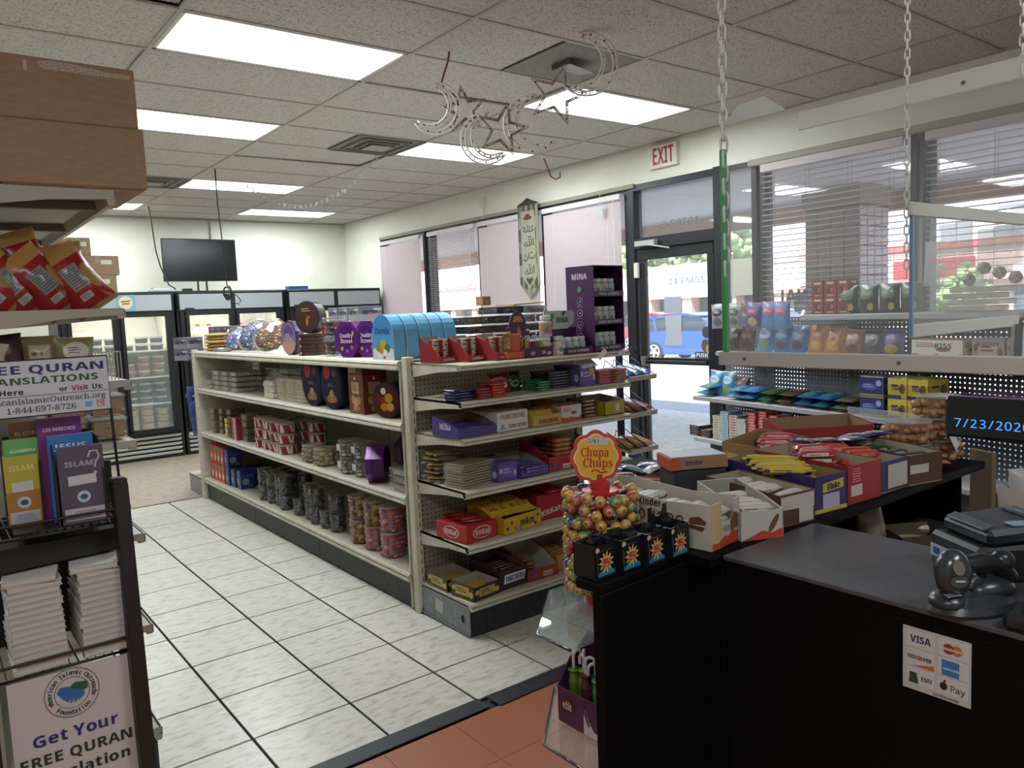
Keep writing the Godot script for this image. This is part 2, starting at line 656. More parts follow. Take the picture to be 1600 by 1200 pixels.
# ---------------------------------------------------------------- suspended ceiling
const CX := [-2.545, -1.325, -0.105, 1.115, 2.335, 3.555, 4.775, 5.4]
func build_ceiling() -> void:
	var ce := snode("ceiling")
	var cy := 3.022
	# pitted mineral tile
	var tex := img(512, 512, "c6c2be")
	for k in 3600:
		var x := rng.randi_range(0, 511)
		var y := rng.randi_range(0, 511)
		var c: Color = [C("7d7772"), C("918b86"), C("5f5955")][k % 3]
		var ln := rng.randi_range(2, 7)
		var dx := rng.randi_range(-1, 1)
		for s in ln:
			for o in 2:
				tex.set_pixel(posmod(x + s, 512), posmod(y + o + dx * int(s / 2.0), 512), c)
	var tm := PM("pitted", tex, 0.95, true)
	tm.uv1_triplanar = true
	tm.uv1_world_triplanar = true
	tm.uv1_scale = Vector3.ONE * 1.25
	var tee := M("b0aba6", 0.6)
	part(ce, "slab", BX(8.3, 0.2, 14.2, 0.0), M("3a3836", 0.9), Vector3(1.4, 3.19, -4.3))
	part(ce, "plenum", BX(8.2, 0.01, 14.0, 0.0), M("4a4744", 0.9), Vector3(1.4, cy + 0.09, -4.3))
	var lights := {"3,-3.83": 1, "5,-3.83": 1, "3,-5.66": 1, "5,-5.66": 1, "4,-8.1": 1, "5,-9.93": 1, "3,-9.93": 1, "1,-3.83": 1, "1,-8.1": 1, "1,0.44": 1, "3,1.05": 1}
	var vents := {"4,-3.22": 1, "4,-5.66": 2, "3,-8.1": 2}
	var zl := []
	for k in range(-12, 11):
		zl.append(-3.83 + 0.61 * k)
	var drop := {"2,-3.22": 0.012, "4,-3.83": 0.008, "4,-6.27": 0.01, "2,-4.44": 0.006}
	for ci in range(CX.size() - 1):
		var x0: float = CX[ci]
		var x1: float = CX[ci + 1]
		for z: float in zl:
			var z1 := maxf(z - 0.61, -11.117)
			var z0 := minf(z, 2.6)
			if z0 - z1 < 0.05:
				continue
			var key := "%d,%s" % [ci, str(snappedf(z, 0.01))]
			if lights.has(key):
				troffer(Vector3((x0 + x1) / 2, cy, (z0 + z1) / 2), key)
				continue
			if vents.has(key):
				var vx: float = x1 - 0.305
				if vents[key] == 2:
					vx = (x0 + 0.61 + x1) / 2
				air_vent(Vector3(vx, cy, (z0 + z1) / 2), key)
				part(ce, "ceiling_tile", BX(x1 - 0.61 - x0 - 0.02, 0.015, z0 - z1 - 0.02, 0.001), tm, Vector3((x0 + x1 - 0.61) / 2, cy, (z0 + z1) / 2))
				continue
			var dd: float = drop.get(key, 0.0)
			part(ce, "ceiling_tile", BX(x1 - x0 - 0.02, 0.015, z0 - z1 - 0.02, 0.001), tm, Vector3((x0 + x1) / 2, cy + 0.001 + dd, (z0 + z1) / 2), Vector3(0, 0, dd * 40.0))
		if ci > 0:
			part(ce, "main_tee", BX(0.024, 0.012, 13.7, 0.001), tee, Vector3(x0, cy - 0.006, -4.27))
	for z: float in zl:
		part(ce, "cross_tee", BX(7.95, 0.011, 0.024, 0.001), tee, Vector3(1.43, cy - 0.0055, z))
	part(ce, "wall_angle", BX(0.024, 0.012, 13.7, 0.001), tee, Vector3(5.388, cy - 0.006, -4.27))
	part(ce, "wall_angle", BX(7.9, 0.012, 0.024, 0.001), tee, Vector3(1.43, cy - 0.006, -11.105))

func troffer(at: Vector3, key: String) -> void:
	var where: String = {"3,-3.83": "over the cream aisle tiles beside the tall brown carton", "5,-3.83": "behind the hanging crescents and stars, next to the plain ceiling vent", "3,-5.66": "second along from the tall brown carton", "5,-5.66": "below the lowest hanging crescent, nearer the tapestry", "4,-8.1": "where the black cable drops past, in front of the television", "5,-9.93": "closest to the corner where back wall meets window wall", "3,-9.93": "partly behind the brown carton, close to the back wall", "1,-3.83": "over the snack shelving", "1,-8.1": "over the far snack shelving", "1,0.44": "over the shop entrance aisle", "3,1.05": "over the till queue"}.get(key, "in the grid")
	var t := thing("ceiling_light", "recessed fluorescent ceiling panel " + where, "light", at, 0.0, "fluorescent panels in the ceiling grid")
	part(t, "housing", BX(1.19, 0.08, 0.585, 0.002), M("dcdad4", 0.5), Vector3(0, 0.008, 0))
	var fr := MB.new()
	for s: float in [-1.0, 1.0]:
		fr.box(Vector3(s * 0.592, 0.002, 0), Vector3(0.03, 0.008, 0.6), 0.001)
		fr.box(Vector3(0, 0.002, s * 0.287), Vector3(1.2, 0.008, 0.03), 0.001)
	part(t, "frame", fr.mesh(), M("d8d4cc", 0.5))
	part(t, "lens", BX(1.16, 0.006, 0.55, 0.001), glow(Color(0.93, 0.98, 1.0), 1.6), Vector3(0, 0.0, 0))
	for s: float in [-0.13, 0.13]:
		part(t, "tube_glow", LT("tubeglow", [Vector2(0.0, -0.55), Vector2(0.017, -0.55), Vector2(0.017, 0.55), Vector2(0.0, 0.55)], 10), glow(Color(0.97, 1.0, 1.0), 5.0), Vector3(0, 0.004, s), Vector3(0, 0, 90)).scale = Vector3(0.5, 1.0, 1.6)
	var l := AreaLight3D.new()
	l.name = "panel_light"
	l.area_size = Vector2(1.14, 0.53)
	l.light_energy = 3.6
	l.light_color = Color(0.95, 0.98, 1.0)
	l.area_range = 20.0
	l.area_attenuation = 2.0
	l.shadow_enabled = true
	t.add_child(l)
	l.position = Vector3(0, -0.02, 0)
	l.rotation_degrees = Vector3(-90, 0, 0)

func air_vent(at: Vector3, key: String) -> void:
	var where: String = {"4,-3.22": "flat grey ceiling vent with open flap beside the upper crescent", "4,-5.66": "square grey ceiling diffuser under the letter garland", "3,-8.1": "dusty grey ceiling diffuser beside the cable in front of the television"}.get(key, "ceiling vent")
	var t := thing("ceiling_vent", where, "vent", at, 0.0)
	part(t, "plate", BX(0.58, 0.012, 0.58, 0.002), noise_mat("ventgrey", [[0.0, "6d6c69"], [0.5, "7d7b77"], [1.0, "8a8782"]], 0.02, 2.0, 0.6), Vector3(0, -0.002, 0))
	if key == "4,-3.22":
		part(t, "flap", BX(0.2, 0.004, 0.16, 0.001), M("8e8b86", 0.5), Vector3(0.0, -0.035, 0.02), Vector3(10, 0, -6))
		part(t, "flap_edge", BX(0.006, 0.035, 0.16, 0.0), M("55534f", 0.5), Vector3(-0.1, -0.035, 0.02))
	else:
		for k in 3:
			var q := 0.15 + 0.09 * k
			var fr := MB.new()
			for s: float in [-1.0, 1.0]:
				fr.box(Vector3(s * q * 0.9, -0.012 + 0.004 * k, 0), Vector3(0.02, 0.02, q * 1.8), 0.002)
				fr.box(Vector3(0, -0.012 + 0.004 * k, s * q * 0.9), Vector3(q * 1.8, 0.02, 0.02), 0.002)
			part(t, "louver", fr.mesh(), M("75736f", 0.5))
		part(t, "core_plate", BX(0.2, 0.004, 0.2, 0.001), M("9a9792", 0.5), Vector3(0, -0.03, 0))

# ---------------------------------------------------------------- street front: glazing, blinds, door
func build_storefront() -> void:
	var al := M("1c1d20", 0.4, 0.3)
	var glass := M(Color(0.9, 0.95, 0.95), 0.02, 0.0, 0.06)
	var wins := [[-9.95, -8.80], [-8.66, -7.56], [-7.54, -6.38], [-6.36, -5.17], [-4.10, -3.78], [-3.70, -2.53], [-2.45, -1.2], [-1.14, 0.2]]
	var n := 0
	for w in wins:
		n += 1
		var wn := snode("window_%d" % n)
		var zc: float = (w[0] + w[1]) / 2
		var L: float = w[1] - w[0]
		part(wn, "pane", BX(0.008, 2.49, L, 0.0), glass, Vector3(5.47, 0.19, zc))
		for e in [w[0], w[1]]:
			part(wn, "mullion", BX(0.1, 2.5, 0.05, 0.003), al, Vector3(5.45, 0.188, e))
		part(wn, "head", BX(0.1, 0.05, L, 0.003), al, Vector3(5.45, 2.64, zc))
		part(wn, "bottom_rail", BX(0.1, 0.06, L, 0.003), al, Vector3(5.45, 0.19, zc))
	var tr := struct("trim_3", BX(0.03, 0.04, 4.9, 0.004), M("8d8876", 0.6), Vector3(5.385, 2.66, -7.5))
	tr.set_meta("kind", "structure")
	struct("trim_4", BX(0.05, 0.05, 4.5, 0.004), M("8d8876", 0.6), Vector3(5.375, 2.635, -1.55))
	var words := ["in the far corner by the drinks coolers", "raised open, with the bright street showing through it", "behind the calligraphy tapestry, left half", "between the tapestry and the glass door"]
	for k in 4:
		mini_blind(wins[k][0] + 0.03, wins[k][1] - 0.03, k == 1, words[k])
	wood_blind(-3.66, -2.56, "wide slatted blind in front of the brown outdoor pillar")
	wood_blind(-2.42, -1.24, "wide slatted blind over the candy shelf behind the small hanging screen")
	wood_blind(-1.10, 0.16, "wide slatted blind behind the cash register")
	build_door(al, glass)
	# mirrored shop lettering stuck on the outside of the glass
	var wl := thing("window_lettering", "dark shop name lettering on the glass, reversed from inside", "lettering", Vector3(5.478, 1.60, -3.05))
	text(wl, "INTERNATIONAL", 0.115, "30343a", V0, Vector3(0, 90, 0), 1.16, sans, true)

func mini_blind(z0: float, z1: float, open: bool, where: String) -> void:
	var L := z1 - z0
	var t := thing("window_blind", "narrow white slat blind " + where, "blind", Vector3(5.36, 2.56, (z0 + z1) / 2), 0.0, "mini blinds along the window wall")
	var wh := M("dcd3d3", 0.5)
	part(t, "head_rail", BX(0.04, 0.05, L, 0.003), M("cfc8c8", 0.5), Vector3(0, 0.02, 0))
	var key := "slat" + str(open)
	if not mats.has(key):
		var m := StandardMaterial3D.new()
		m.albedo_color = C("e6dcde")
		m.roughness = 0.6
		m.backlight_enabled = true
		m.backlight = C("8f8084")
		mats[key] = m
	var n := 62
	for k in n:
		part(t, "slat", BX(0.027, 0.0012, L - 0.01, 0.0), mats[key], Vector3(0, -0.012 - k * 0.0225, 0), Vector3(0, 0, -8.0 if open else -58.0))
	part(t, "bottom_rail", BX(0.03, 0.014, L - 0.01, 0.002), wh, Vector3(0, -0.03 - n * 0.0225, 0))
	for s: float in [-0.35, 0.35]:
		part(t, "ladder_cord", BX(0.0015, n * 0.0225 + 0.03, 0.0015, 0.0), wh, Vector3(-0.016, -0.03 - n * 0.0225, s * L))
	part(t, "tilt_wand", BX(0.006, 0.75, 0.006, 0.001), M("d8d2d0", 0.4), Vector3(-0.035, -0.72, L * 0.44))

func wood_blind(z0: float, z1: float, label: String) -> void:
	var L := z1 - z0
	var t := thing("slatted_blind", label, "blind", Vector3(5.34, 2.55, (z0 + z1) / 2), 0.0, "wide blinds beside the till")
	part(t, "head_rail", BX(0.06, 0.06, L, 0.004), M("b5a9a8", 0.5), Vector3(0, 0.015, 0))
	for k in 33:
		part(t, "slat", BX(0.042, 0.0025, L - 0.01, 0.001), M("c4b8ba", 0.5), Vector3(0, -0.02 - k * 0.042, 0), Vector3(0, 0, -3))
	part(t, "bottom_rail", BX(0.05, 0.02, L - 0.01, 0.003), M("b5a9a8", 0.5), Vector3(0, -0.03 - 33 * 0.042, 0))
	for s: float in [-0.42, -0.15, 0.15, 0.42]:
		for q: float in [-0.026, 0.026]:
			part(t, "ladder_cord", BX(0.0018, 33 * 0.042 + 0.03, 0.0018, 0.0), M("9a8f8c", 0.7), Vector3(q, -0.03 - 33 * 0.042, s * L))

func build_door(al: Material, glass: Material) -> void:
	var d := snode("door_1")
	# frame: jambs, transom bar, fixed light above
	for e in [-5.11, -4.135]:
		part(d, "jamb", BX(0.12, 2.70, 0.075, 0.004), al, Vector3(5.45, 0.0, e))
	part(d, "transom_bar", BX(0.12, 0.10, 0.92, 0.004), al, Vector3(5.45, 2.10, -4.62))
	part(d, "head", BX(0.12, 0.06, 0.92, 0.004), al, Vector3(5.45, 2.63, -4.62))
	part(d, "transom_pane", BX(0.008, 0.44, 0.9, 0.0), glass, Vector3(5.47, 2.2, -4.62))
	var num := text(d, "10702-C", 0.06, "23262a", Vector3(5.476, 2.30, -4.60), Vector3(0, 90, 0), 0.42, serif)
	num.name = "street_number"
	# leaf
	var leaf := part(d, "leaf", BX(0.045, 0.10, 0.84, 0.003), al, Vector3(5.44, 2.0, -4.62))
	for e in [-0.39, 0.39]:
		part(leaf, "stile", BX(0.045, 2.0, 0.075, 0.003), al, Vector3(0, -2.0, e))
	part(leaf, "mid_rail", BX(0.045, 0.06, 0.72, 0.003), al, Vector3(0, -0.96, 0))
	part(leaf, "bottom_rail", BX(0.045, 0.10, 0.72, 0.003), al, Vector3(0, -1.98, 0))
	part(leaf, "pane", BX(0.008, 1.0, 0.72, 0.0), glass, Vector3(0, -0.95, 0))
	part(leaf, "lower_pane", BX(0.008, 0.95, 0.72, 0.0), glass, Vector3(0, -1.9, 0))
	part(leaf, "push_bar", TU([Vector3(-0.05, -0.93, -0.36), Vector3(-0.06, -0.93, 0.0), Vector3(-0.05, -0.93, 0.36)], 0.012, 8), al)
	part(leaf, "lock_box", BX(0.05, 0.09, 0.06, 0.004), M("6d6a60", 0.4, 0.5), Vector3(-0.04, -0.98, -0.37))
	part(leaf, "hinge_block", BX(0.03, 0.14, 0.05, 0.003), M("c9c6bc", 0.4), Vector3(-0.04, -0.16, -0.44))
	var cl := part(d, "door_closer", BX(0.06, 0.05, 0.24, 0.006), M("a9a9a6", 0.35, 0.4), Vector3(5.36, 2.12, -4.9))
	part(cl, "arm", BX(0.012, 0.012, 0.22, 0.002), M("c8c8c4", 0.3, 0.6), Vector3(-0.02, -0.02, 0.16), Vector3(12, 18, 0))
	struct("trim_5", BX(0.1, 0.02, 1.0, 0.004), M("8a8a86", 0.4, 0.6), Vector3(5.45, -0.005, -4.62))
	# things stuck to the door glass
	var pn := M("9a9da6", 0.8)
	one("taped_notice", "square grey sheet of paper taped high on the door glass", "notice", BX(0.002, 0.15, 0.20, 0.0), pn, Vector3(5.425, 1.50, -4.66), Vector3(1, 0, 0))
	one("taped_notice", "long curling paper notice taped on the door glass below the square sheet", "notice", PR([Vector2(-0.10, 0), Vector2(0.11, 0.0), Vector2(0.095, 0.14), Vector2(0.10, 0.28), Vector2(-0.09, 0.27), Vector2(-0.085, 0.12)], 0.002), M("a4a7ae", 0.8), Vector3(5.424, 1.21, -4.66), Vector3(0, -90, 0))
	var pu := thing("door_sticker", "blue push sticker on the lower corner of the door glass", "sticker", Vector3(5.422, 1.10, -4.34), -90)
	part(pu, "backing", BX(0.15, 0.06, 0.001, 0.0), M("3d4550", 0.5))
	text(pu, "PUSH", 0.036, "d5dbe0", Vector3(0, 0.03, 0.001), V0, 0.12, sans, true)
	one("door_sticker", "round dark sticker above the coffee cup stickers on the door", "sticker", PR(oval(0.045, 0.05), 0.001), M("4a3f3c", 0.6), Vector3(5.422, 1.33, -4.29), Vector3(0, -90, 0))
	one("door_sticker", "round brown sticker overlapping a tan one on the door", "sticker", PR(oval(0.045, 0.055), 0.001), M("5d4a3c", 0.6), Vector3(5.422, 1.215, -4.30), Vector3(0, -90, 0))
	one("door_sticker", "small round tan sticker with dark rim beside the push sign", "sticker", PR(oval(0.038, 0.04), 0.001), M("a8875f", 0.6), Vector3(5.420, 1.185, -4.26), Vector3(0, -90, 0))
	one("sidelight_paper", "blank beige paper sheet taped in the narrow window beside the door", "notice", BX(0.002, 0.30, 0.22, 0.0), M("b9b7a8", 0.8), Vector3(5.44, 1.63, -3.93))
	var hs := thing("sidelight_decal", "small tan decal with a round emblem below the beige paper", "sticker", Vector3(5.44, 1.46, -3.93), -90)
	part(hs, "backing", BX(0.17, 0.1, 0.001, 0.0), M("8f8a80", 0.6))
	part(hs, "emblem", PR(oval(0.035, 0.035), 0.001), M("6b4b35", 0.6), Vector3(0.035, 0.05, 0.001))

# ---------------------------------------------------------------- outside: walkway, parking, shops opposite
func build_street() -> void:
	struct("ground_parking", BX(90, 0.3, 120, 0.0), noise_mat("asphalt", [[0.0, "77777a"], [0.5, "8b8b8d"], [1.0, "9c9c9c"]], 0.03, 0.6, 0.9), Vector3(52.6, -0.55, -20))
	struct("sidewalk", BX(3.6, 0.3, 44, 0.01), noise_mat("concrete", [[0.0, "a3a19c"], [0.5, "b5b3ad"], [1.0, "c2c0bb"]], 0.02, 0.7, 0.9), Vector3(7.36, -0.33, -8))
	struct("walkway_soffit", BX(3.5, 0.12, 44, 0.0), M("cfc8c8", 0.8), Vector3(7.35, 2.78, -8))
	struct("walkway_fascia", BX(0.14, 0.9, 44, 0.0), M("b98f80", 0.8), Vector3(9.1, 2.55, -8))
	var p := thing("outdoor_pillar", "square brown brick pillar under the walkway roof outside the window", "pillar", Vector3(8.35, -0.03, -4.65), 0)
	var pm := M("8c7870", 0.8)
	part(p, "core", BX(0.62, 2.82, 0.62, 0.004), M("544844", 0.9))
	part(p, "capital", BX(0.68, 0.22, 0.68, 0.006), pm, Vector3(0, 2.6, 0))
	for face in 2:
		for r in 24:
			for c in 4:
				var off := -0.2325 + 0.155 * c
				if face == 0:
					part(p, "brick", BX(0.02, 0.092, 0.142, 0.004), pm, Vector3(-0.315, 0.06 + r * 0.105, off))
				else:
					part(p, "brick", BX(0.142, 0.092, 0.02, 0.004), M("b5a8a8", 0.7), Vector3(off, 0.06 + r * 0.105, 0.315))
	# strip of shops opposite
	var b := thing("shop_building", "white and pink strip of shops across the parking lot", "building", Vector3(46, -0.25, -51.75), 0)
	part(b, "body", BX(10, 3.2, 46, 0.0), M("c9b9ac", 0.9), Vector3(6.2, 0, 0))
	part(b, "fascia", BX(1.0, 1.8, 46, 0.02), M("ece8e2", 0.8), Vector3(0.5, 2.6, 0))
	part(b, "fascia_cap", BX(1.2, 0.45, 46, 0.02), M("d8a598", 0.8), Vector3(0.45, 4.35, 0))
	part(b, "fascia_foot", BX(1.15, 0.4, 46, 0.02), M("d8a598", 0.8), Vector3(0.45, 2.3, 0))
	for k in 12:
		var col := part(b, "column", BX(0.9, 2.35, 0.9, 0.02), M("b5a498", 0.9), Vector3(0.5, 0, -36 + 14 + k * 3.95))
		part(col, "plinth", BX(1.0, 0.3, 1.0, 0.02), M("9a8b80", 0.9))
	for k in 12:
		var wd := part(b, "shop_window", BX(0.1, 2.3, 3.2, 0.0), M("4a5260", 0.2), Vector3(1.2, 0.2, -34 + 14 + k * 3.95))
		part(wd, "frame_post", BX(0.14, 2.3, 0.1, 0.0), M("2c2f34", 0.5), Vector3(0, 0, 0.6))
		part(wd, "frame_post", BX(0.14, 2.3, 0.1, 0.0), M("2c2f34", 0.5), Vector3(0, 0, -0.9))
	text(b, "D & V NAILS", 0.5, "56646e", Vector3(-0.02, 3.62, 13.6), Vector3(0, -90, 0), 3.3, sans, true, 0.06)
	text(b, "EE", 0.75, "4a5a64", Vector3(-0.02, 3.5, 9.0), Vector3(0, -90, 0), 1.3, sans, true, 0.06)
	# second block further right with red signs
	var b2 := thing("shop_building", "low pink shop block with a red sign across the road", "building", Vector3(44, -0.25, -14.5), 0)
	part(b2, "body", BX(8, 4.2, 20, 0.0), M("cbbcae", 0.9), Vector3(4.5, 0, 0))
	part(b2, "fascia", BX(0.8, 1.9, 20, 0.02), M("e9c9c6", 0.8), Vector3(0.3, 2.4, 0))
	part(b2, "sign_board", BX(0.2, 1.0, 4.2, 0.02), M("c23a40", 0.6), Vector3(-0.2, 2.7, -5.0))
	part(b2, "roof_edge", BX(9, 0.35, 20.4, 0.02), M("b65a50", 0.8), Vector3(4.2, 4.2, 0))
	for k in 5:
		part(b2, "shop_window", BX(0.1, 1.8, 2.6, 0.0), M("56606c", 0.2), Vector3(0.45, 0.3, -8 + k * 4))
	var b3 := thing("apartment_building", "pale four storey building far behind the shops", "building", Vector3(70, -0.25, -8), 0)
	part(b3, "body", BX(16, 15.0, 40, 0.0), M("cfd4da", 0.9), Vector3(8, 0, 0))
	for r in 4:
		for c in 9:
			part(b3, "far_window", BX(0.2, 1.7, 2.2, 0.0), M("8d99a8", 0.3), Vector3(-0.05, 2.0 + r * 3.3, -17 + c * 4.2))
	# trees behind the shops
	var tk := 0
	for a in [[62.0, -58.0, 4.5, 9.0], [62.0, -47.5, 4.2, 8.6], [37.0, -15.6, 1.7, 2.6], [38.0, -10.4, 1.7, 2.4], [37.0, -6.6, 1.5, 2.2]]:
		tree(Vector3(a[0], -0.25, a[1]), a[2], a[3], ["green tree crown showing over the white shop roof", "smaller tree crown beside the one over the shop roof", "bright green street tree past the brown pillar", "bright green tree behind the small hanging screen", "low green bush tree behind the small hanging screen"][tk])
		tk += 1
	car("blue hatchback car parked outside the glass door", "2c4ea0", Vector3(20.2, -0.25, -16.1), 4)
	car("red car parked behind the blue hatchback", "a83a44", Vector3(24.8, -0.25, -21.6), 2)
	car("white car parked past the blue hatchback", "e4e6ea", Vector3(25.5, -0.25, -17.0), 8)

func tree(at: Vector3, r: float, h: float, label: String) -> void:
	var t := thing("street_tree", label, "tree", at, 0.0, "trees outside")
	part(t, "trunk", LT("trunk%s" % h, [Vector2(0.22, 0), Vector2(0.16, h * 0.6), Vector2(0.0, h * 0.75)], 8), M("5b4a3a", 0.9))
	var b := MB.new()
	for k in 150:
		var d := Vector3(rng.randfn(), rng.randfn() * 0.7, rng.randfn()).normalized() * r * pow(rng.randf(), 0.4)
		var q := r * rng.randf_range(0.08, 0.16)
		b.ball(Vector3(0, h - r * 0.4, 0) + d * Vector3(1, 0.75, 1), Vector3(q, q * 0.8, q), 5, 7)
	part(t, "crown", b.mesh(), noise_mat("leaf", [[0.0, "5f7a4c"], [0.5, "7f9868"], [1.0, "a0b58c"]], 0.08, 0.9, 0.8))

func car(label: String, col: String, at: Vector3, turn: float) -> void:
	var t := thing("parked_car", label, "car", at, -90 + turn)
	# side outline along x (front at +x), pushed out to the width
	var body := MB.new()
	body.prism(PackedVector2Array([Vector2(-2.05, 0.35), Vector2(-2.12, 0.62), Vector2(-2.0, 0.95), Vector2(-1.0, 1.0), Vector2(0.95, 0.98), Vector2(1.85, 0.82), Vector2(2.1, 0.6), Vector2(2.08, 0.32), Vector2(1.7, 0.24), Vector2(-1.75, 0.24)]), 1.72)
	part(t, "body", body.mesh(), M(col, 0.25, 0.2))
	var cab := MB.new()
	cab.prism(PackedVector2Array([Vector2(-1.95, 0.95), Vector2(-1.55, 1.42), Vector2(-0.2, 1.52), Vector2(0.35, 1.44), Vector2(1.15, 0.97)]), 1.5)
	part(t, "cabin", cab.mesh(), M("2a3440", 0.1, 0.1))
	var rf := MB.new()
	rf.prism(PackedVector2Array([Vector2(-1.62, 1.40), Vector2(-1.5, 1.47), Vector2(-0.2, 1.56), Vector2(0.4, 1.47), Vector2(0.36, 1.42), Vector2(-0.2, 1.49), Vector2(-1.45, 1.40)]), 1.54)
	part(t, "roof", rf.mesh(), M(col, 0.25, 0.2))
	for q in [[-1.3, -0.1], [-0.35, 0.06], [0.55, 0.28]]:
		for s: float in [-1.0, 1.0]:
			part(t, "pillar", BX(0.09, 0.52, 0.03, 0.0), M(col, 0.25, 0.2), Vector3(q[0], 0.95, s * 0.755), Vector3(0, 0, -q[1] * 90))
	for x: float in [-1.3, 1.32]:
		for s: float in [-1.0, 1.0]:
			var w := part(t, "wheel", LT("tyre", [Vector2(0.0, -0.1), Vector2(0.31, -0.1), Vector2(0.33, -0.06), Vector2(0.33, 0.06), Vector2(0.31, 0.1), Vector2(0.0, 0.1)], 20), M("1d1d1f", 0.8), Vector3(x, 0.33, s * 0.8), Vector3(90, 0, 0))
			for k in 5:
				part(w, "spoke", BX(0.07, 0.03, 0.2, 0.0), M("c3c6ca", 0.3, 0.6), Vector3(sin(k * TAU / 5) * 0.11, s * 0.1 - 0.015, cos(k * TAU / 5) * 0.11), Vector3(0, k * 72, 0))
			part(w, "rim", LT("rim", [Vector2(0.2, -0.012), Vector2(0.235, -0.012), Vector2(0.235, 0.012), Vector2(0.2, 0.012)], 20), M("c3c6ca", 0.3, 0.6), Vector3(0, s * 0.1, 0))
	for s: float in [-1.0, 1.0]:
		part(t, "tail_light", BX(0.12, 0.2, 0.3, 0.01), M("c02030", 0.3), Vector3(-2.02, 0.72, s * 0.68))
		part(t, "headlight", BX(0.2, 0.14, 0.3, 0.01), M("dfe4e8", 0.2), Vector3(1.95, 0.62, s * 0.62))

# ---------------------------------------------------------------- shared shapes
# sheet with real round-ish peg holes, in x,y, facing z; origin bottom centre
func pegboard(w: float, h: float, pitch := 0.0254, hole := 0.0075) -> ArrayMesh:
	var key := "peg%.3f,%.3f,%.3f" % [w, h, hole]
	if meshes.has(key):
		return meshes[key]
	var b := MB.new()
	var nx := int(w / pitch)
	var ny := int(h / pitch)
	var px := w / nx
	var py := h / ny
	var r := hole / 2
	for i in nx:
		for j in ny:
			var c := Vector3(-w / 2 + (i + 0.5) * px, (j + 0.5) * py, 0)
			var o := [Vector3(-px / 2, -py / 2, 0), Vector3(px / 2, -py / 2, 0), Vector3(px / 2, py / 2, 0), Vector3(-px / 2, py / 2, 0)]
			var q := [Vector3(-r, -r, 0), Vector3(r, -r, 0), Vector3(r, r, 0), Vector3(-r, r, 0)]
			for k in 4:
				var k2 := (k + 1) % 4
				b.quad(c + o[k], c + o[k2], c + q[k2], c + q[k], Vector3.BACK)
	meshes[key] = b.mesh()
	return meshes[key]

# shelf board with rolled price-rail front; length along x, front at z = 0, goes back to z = -d; top at y = 0
func shelf_mesh(L: float, d: float, lip := 0.045) -> ArrayMesh:
	var key := "sh%.3f,%.3f,%.3f" % [L, d, lip]
	if meshes.has(key):
		return meshes[key]
	var b := MB.new()
	b.t = Transform3D(Basis(Vector3.UP, PI / 2), V0)
	# profile in (x = towards the back, y), extruded along the local z, which is x after the turn
	b.prism(PackedVector2Array([Vector2(0.012, 0.0), Vector2(d, 0.0), Vector2(d, -0.012), Vector2(0.03, -0.012), Vector2(0.018, -lip), Vector2(0.0, -lip), Vector2(-0.004, -lip * 0.85), Vector2(-0.003, -lip * 0.58), Vector2(0.009, -lip * 0.52), Vector2(0.009, -lip * 0.42), Vector2(-0.001, -lip * 0.36), Vector2(0.004, -lip * 0.1)]), L)
	meshes[key] = b.mesh()
	return meshes[key]

func bracket_mesh(d: float, h0: float, h1: float) -> ArrayMesh:
	var b := MB.new()
	b.t = Transform3D(Basis(Vector3.UP, PI / 2), V0)
	b.prism(PackedVector2Array([Vector2(0.0, 0.0), Vector2(d, 0.0), Vector2(d, -h1), Vector2(d * 0.4, -h0 - 0.01), Vector2(0.0, -h0)]), 0.004)
	return b.mesh()

func slotted_post(p: Node, at: Vector3, h: float, mt: Material, sx := 0.04, sz := 0.05, slots_on := "z") -> void:
	var po := part(p, "upright", BX(sx, h, sz, 0.003), mt, at)
	var b := MB.new()
	var n := int(h / 0.05)
	for k in n:
		if slots_on == "z":
			b.box(Vector3(0.008, 0.03 + k * 0.05, sz / 2), Vector3(0.004, 0.028, 0.0012))
		else:
			b.box(Vector3(-sx / 2, 0.03 + k * 0.05, 0.008), Vector3(0.0012, 0.028, 0.004))
	part(po, "slots", b.mesh(), M("1e1c18", 0.9)).set_meta("kind", "stuff")

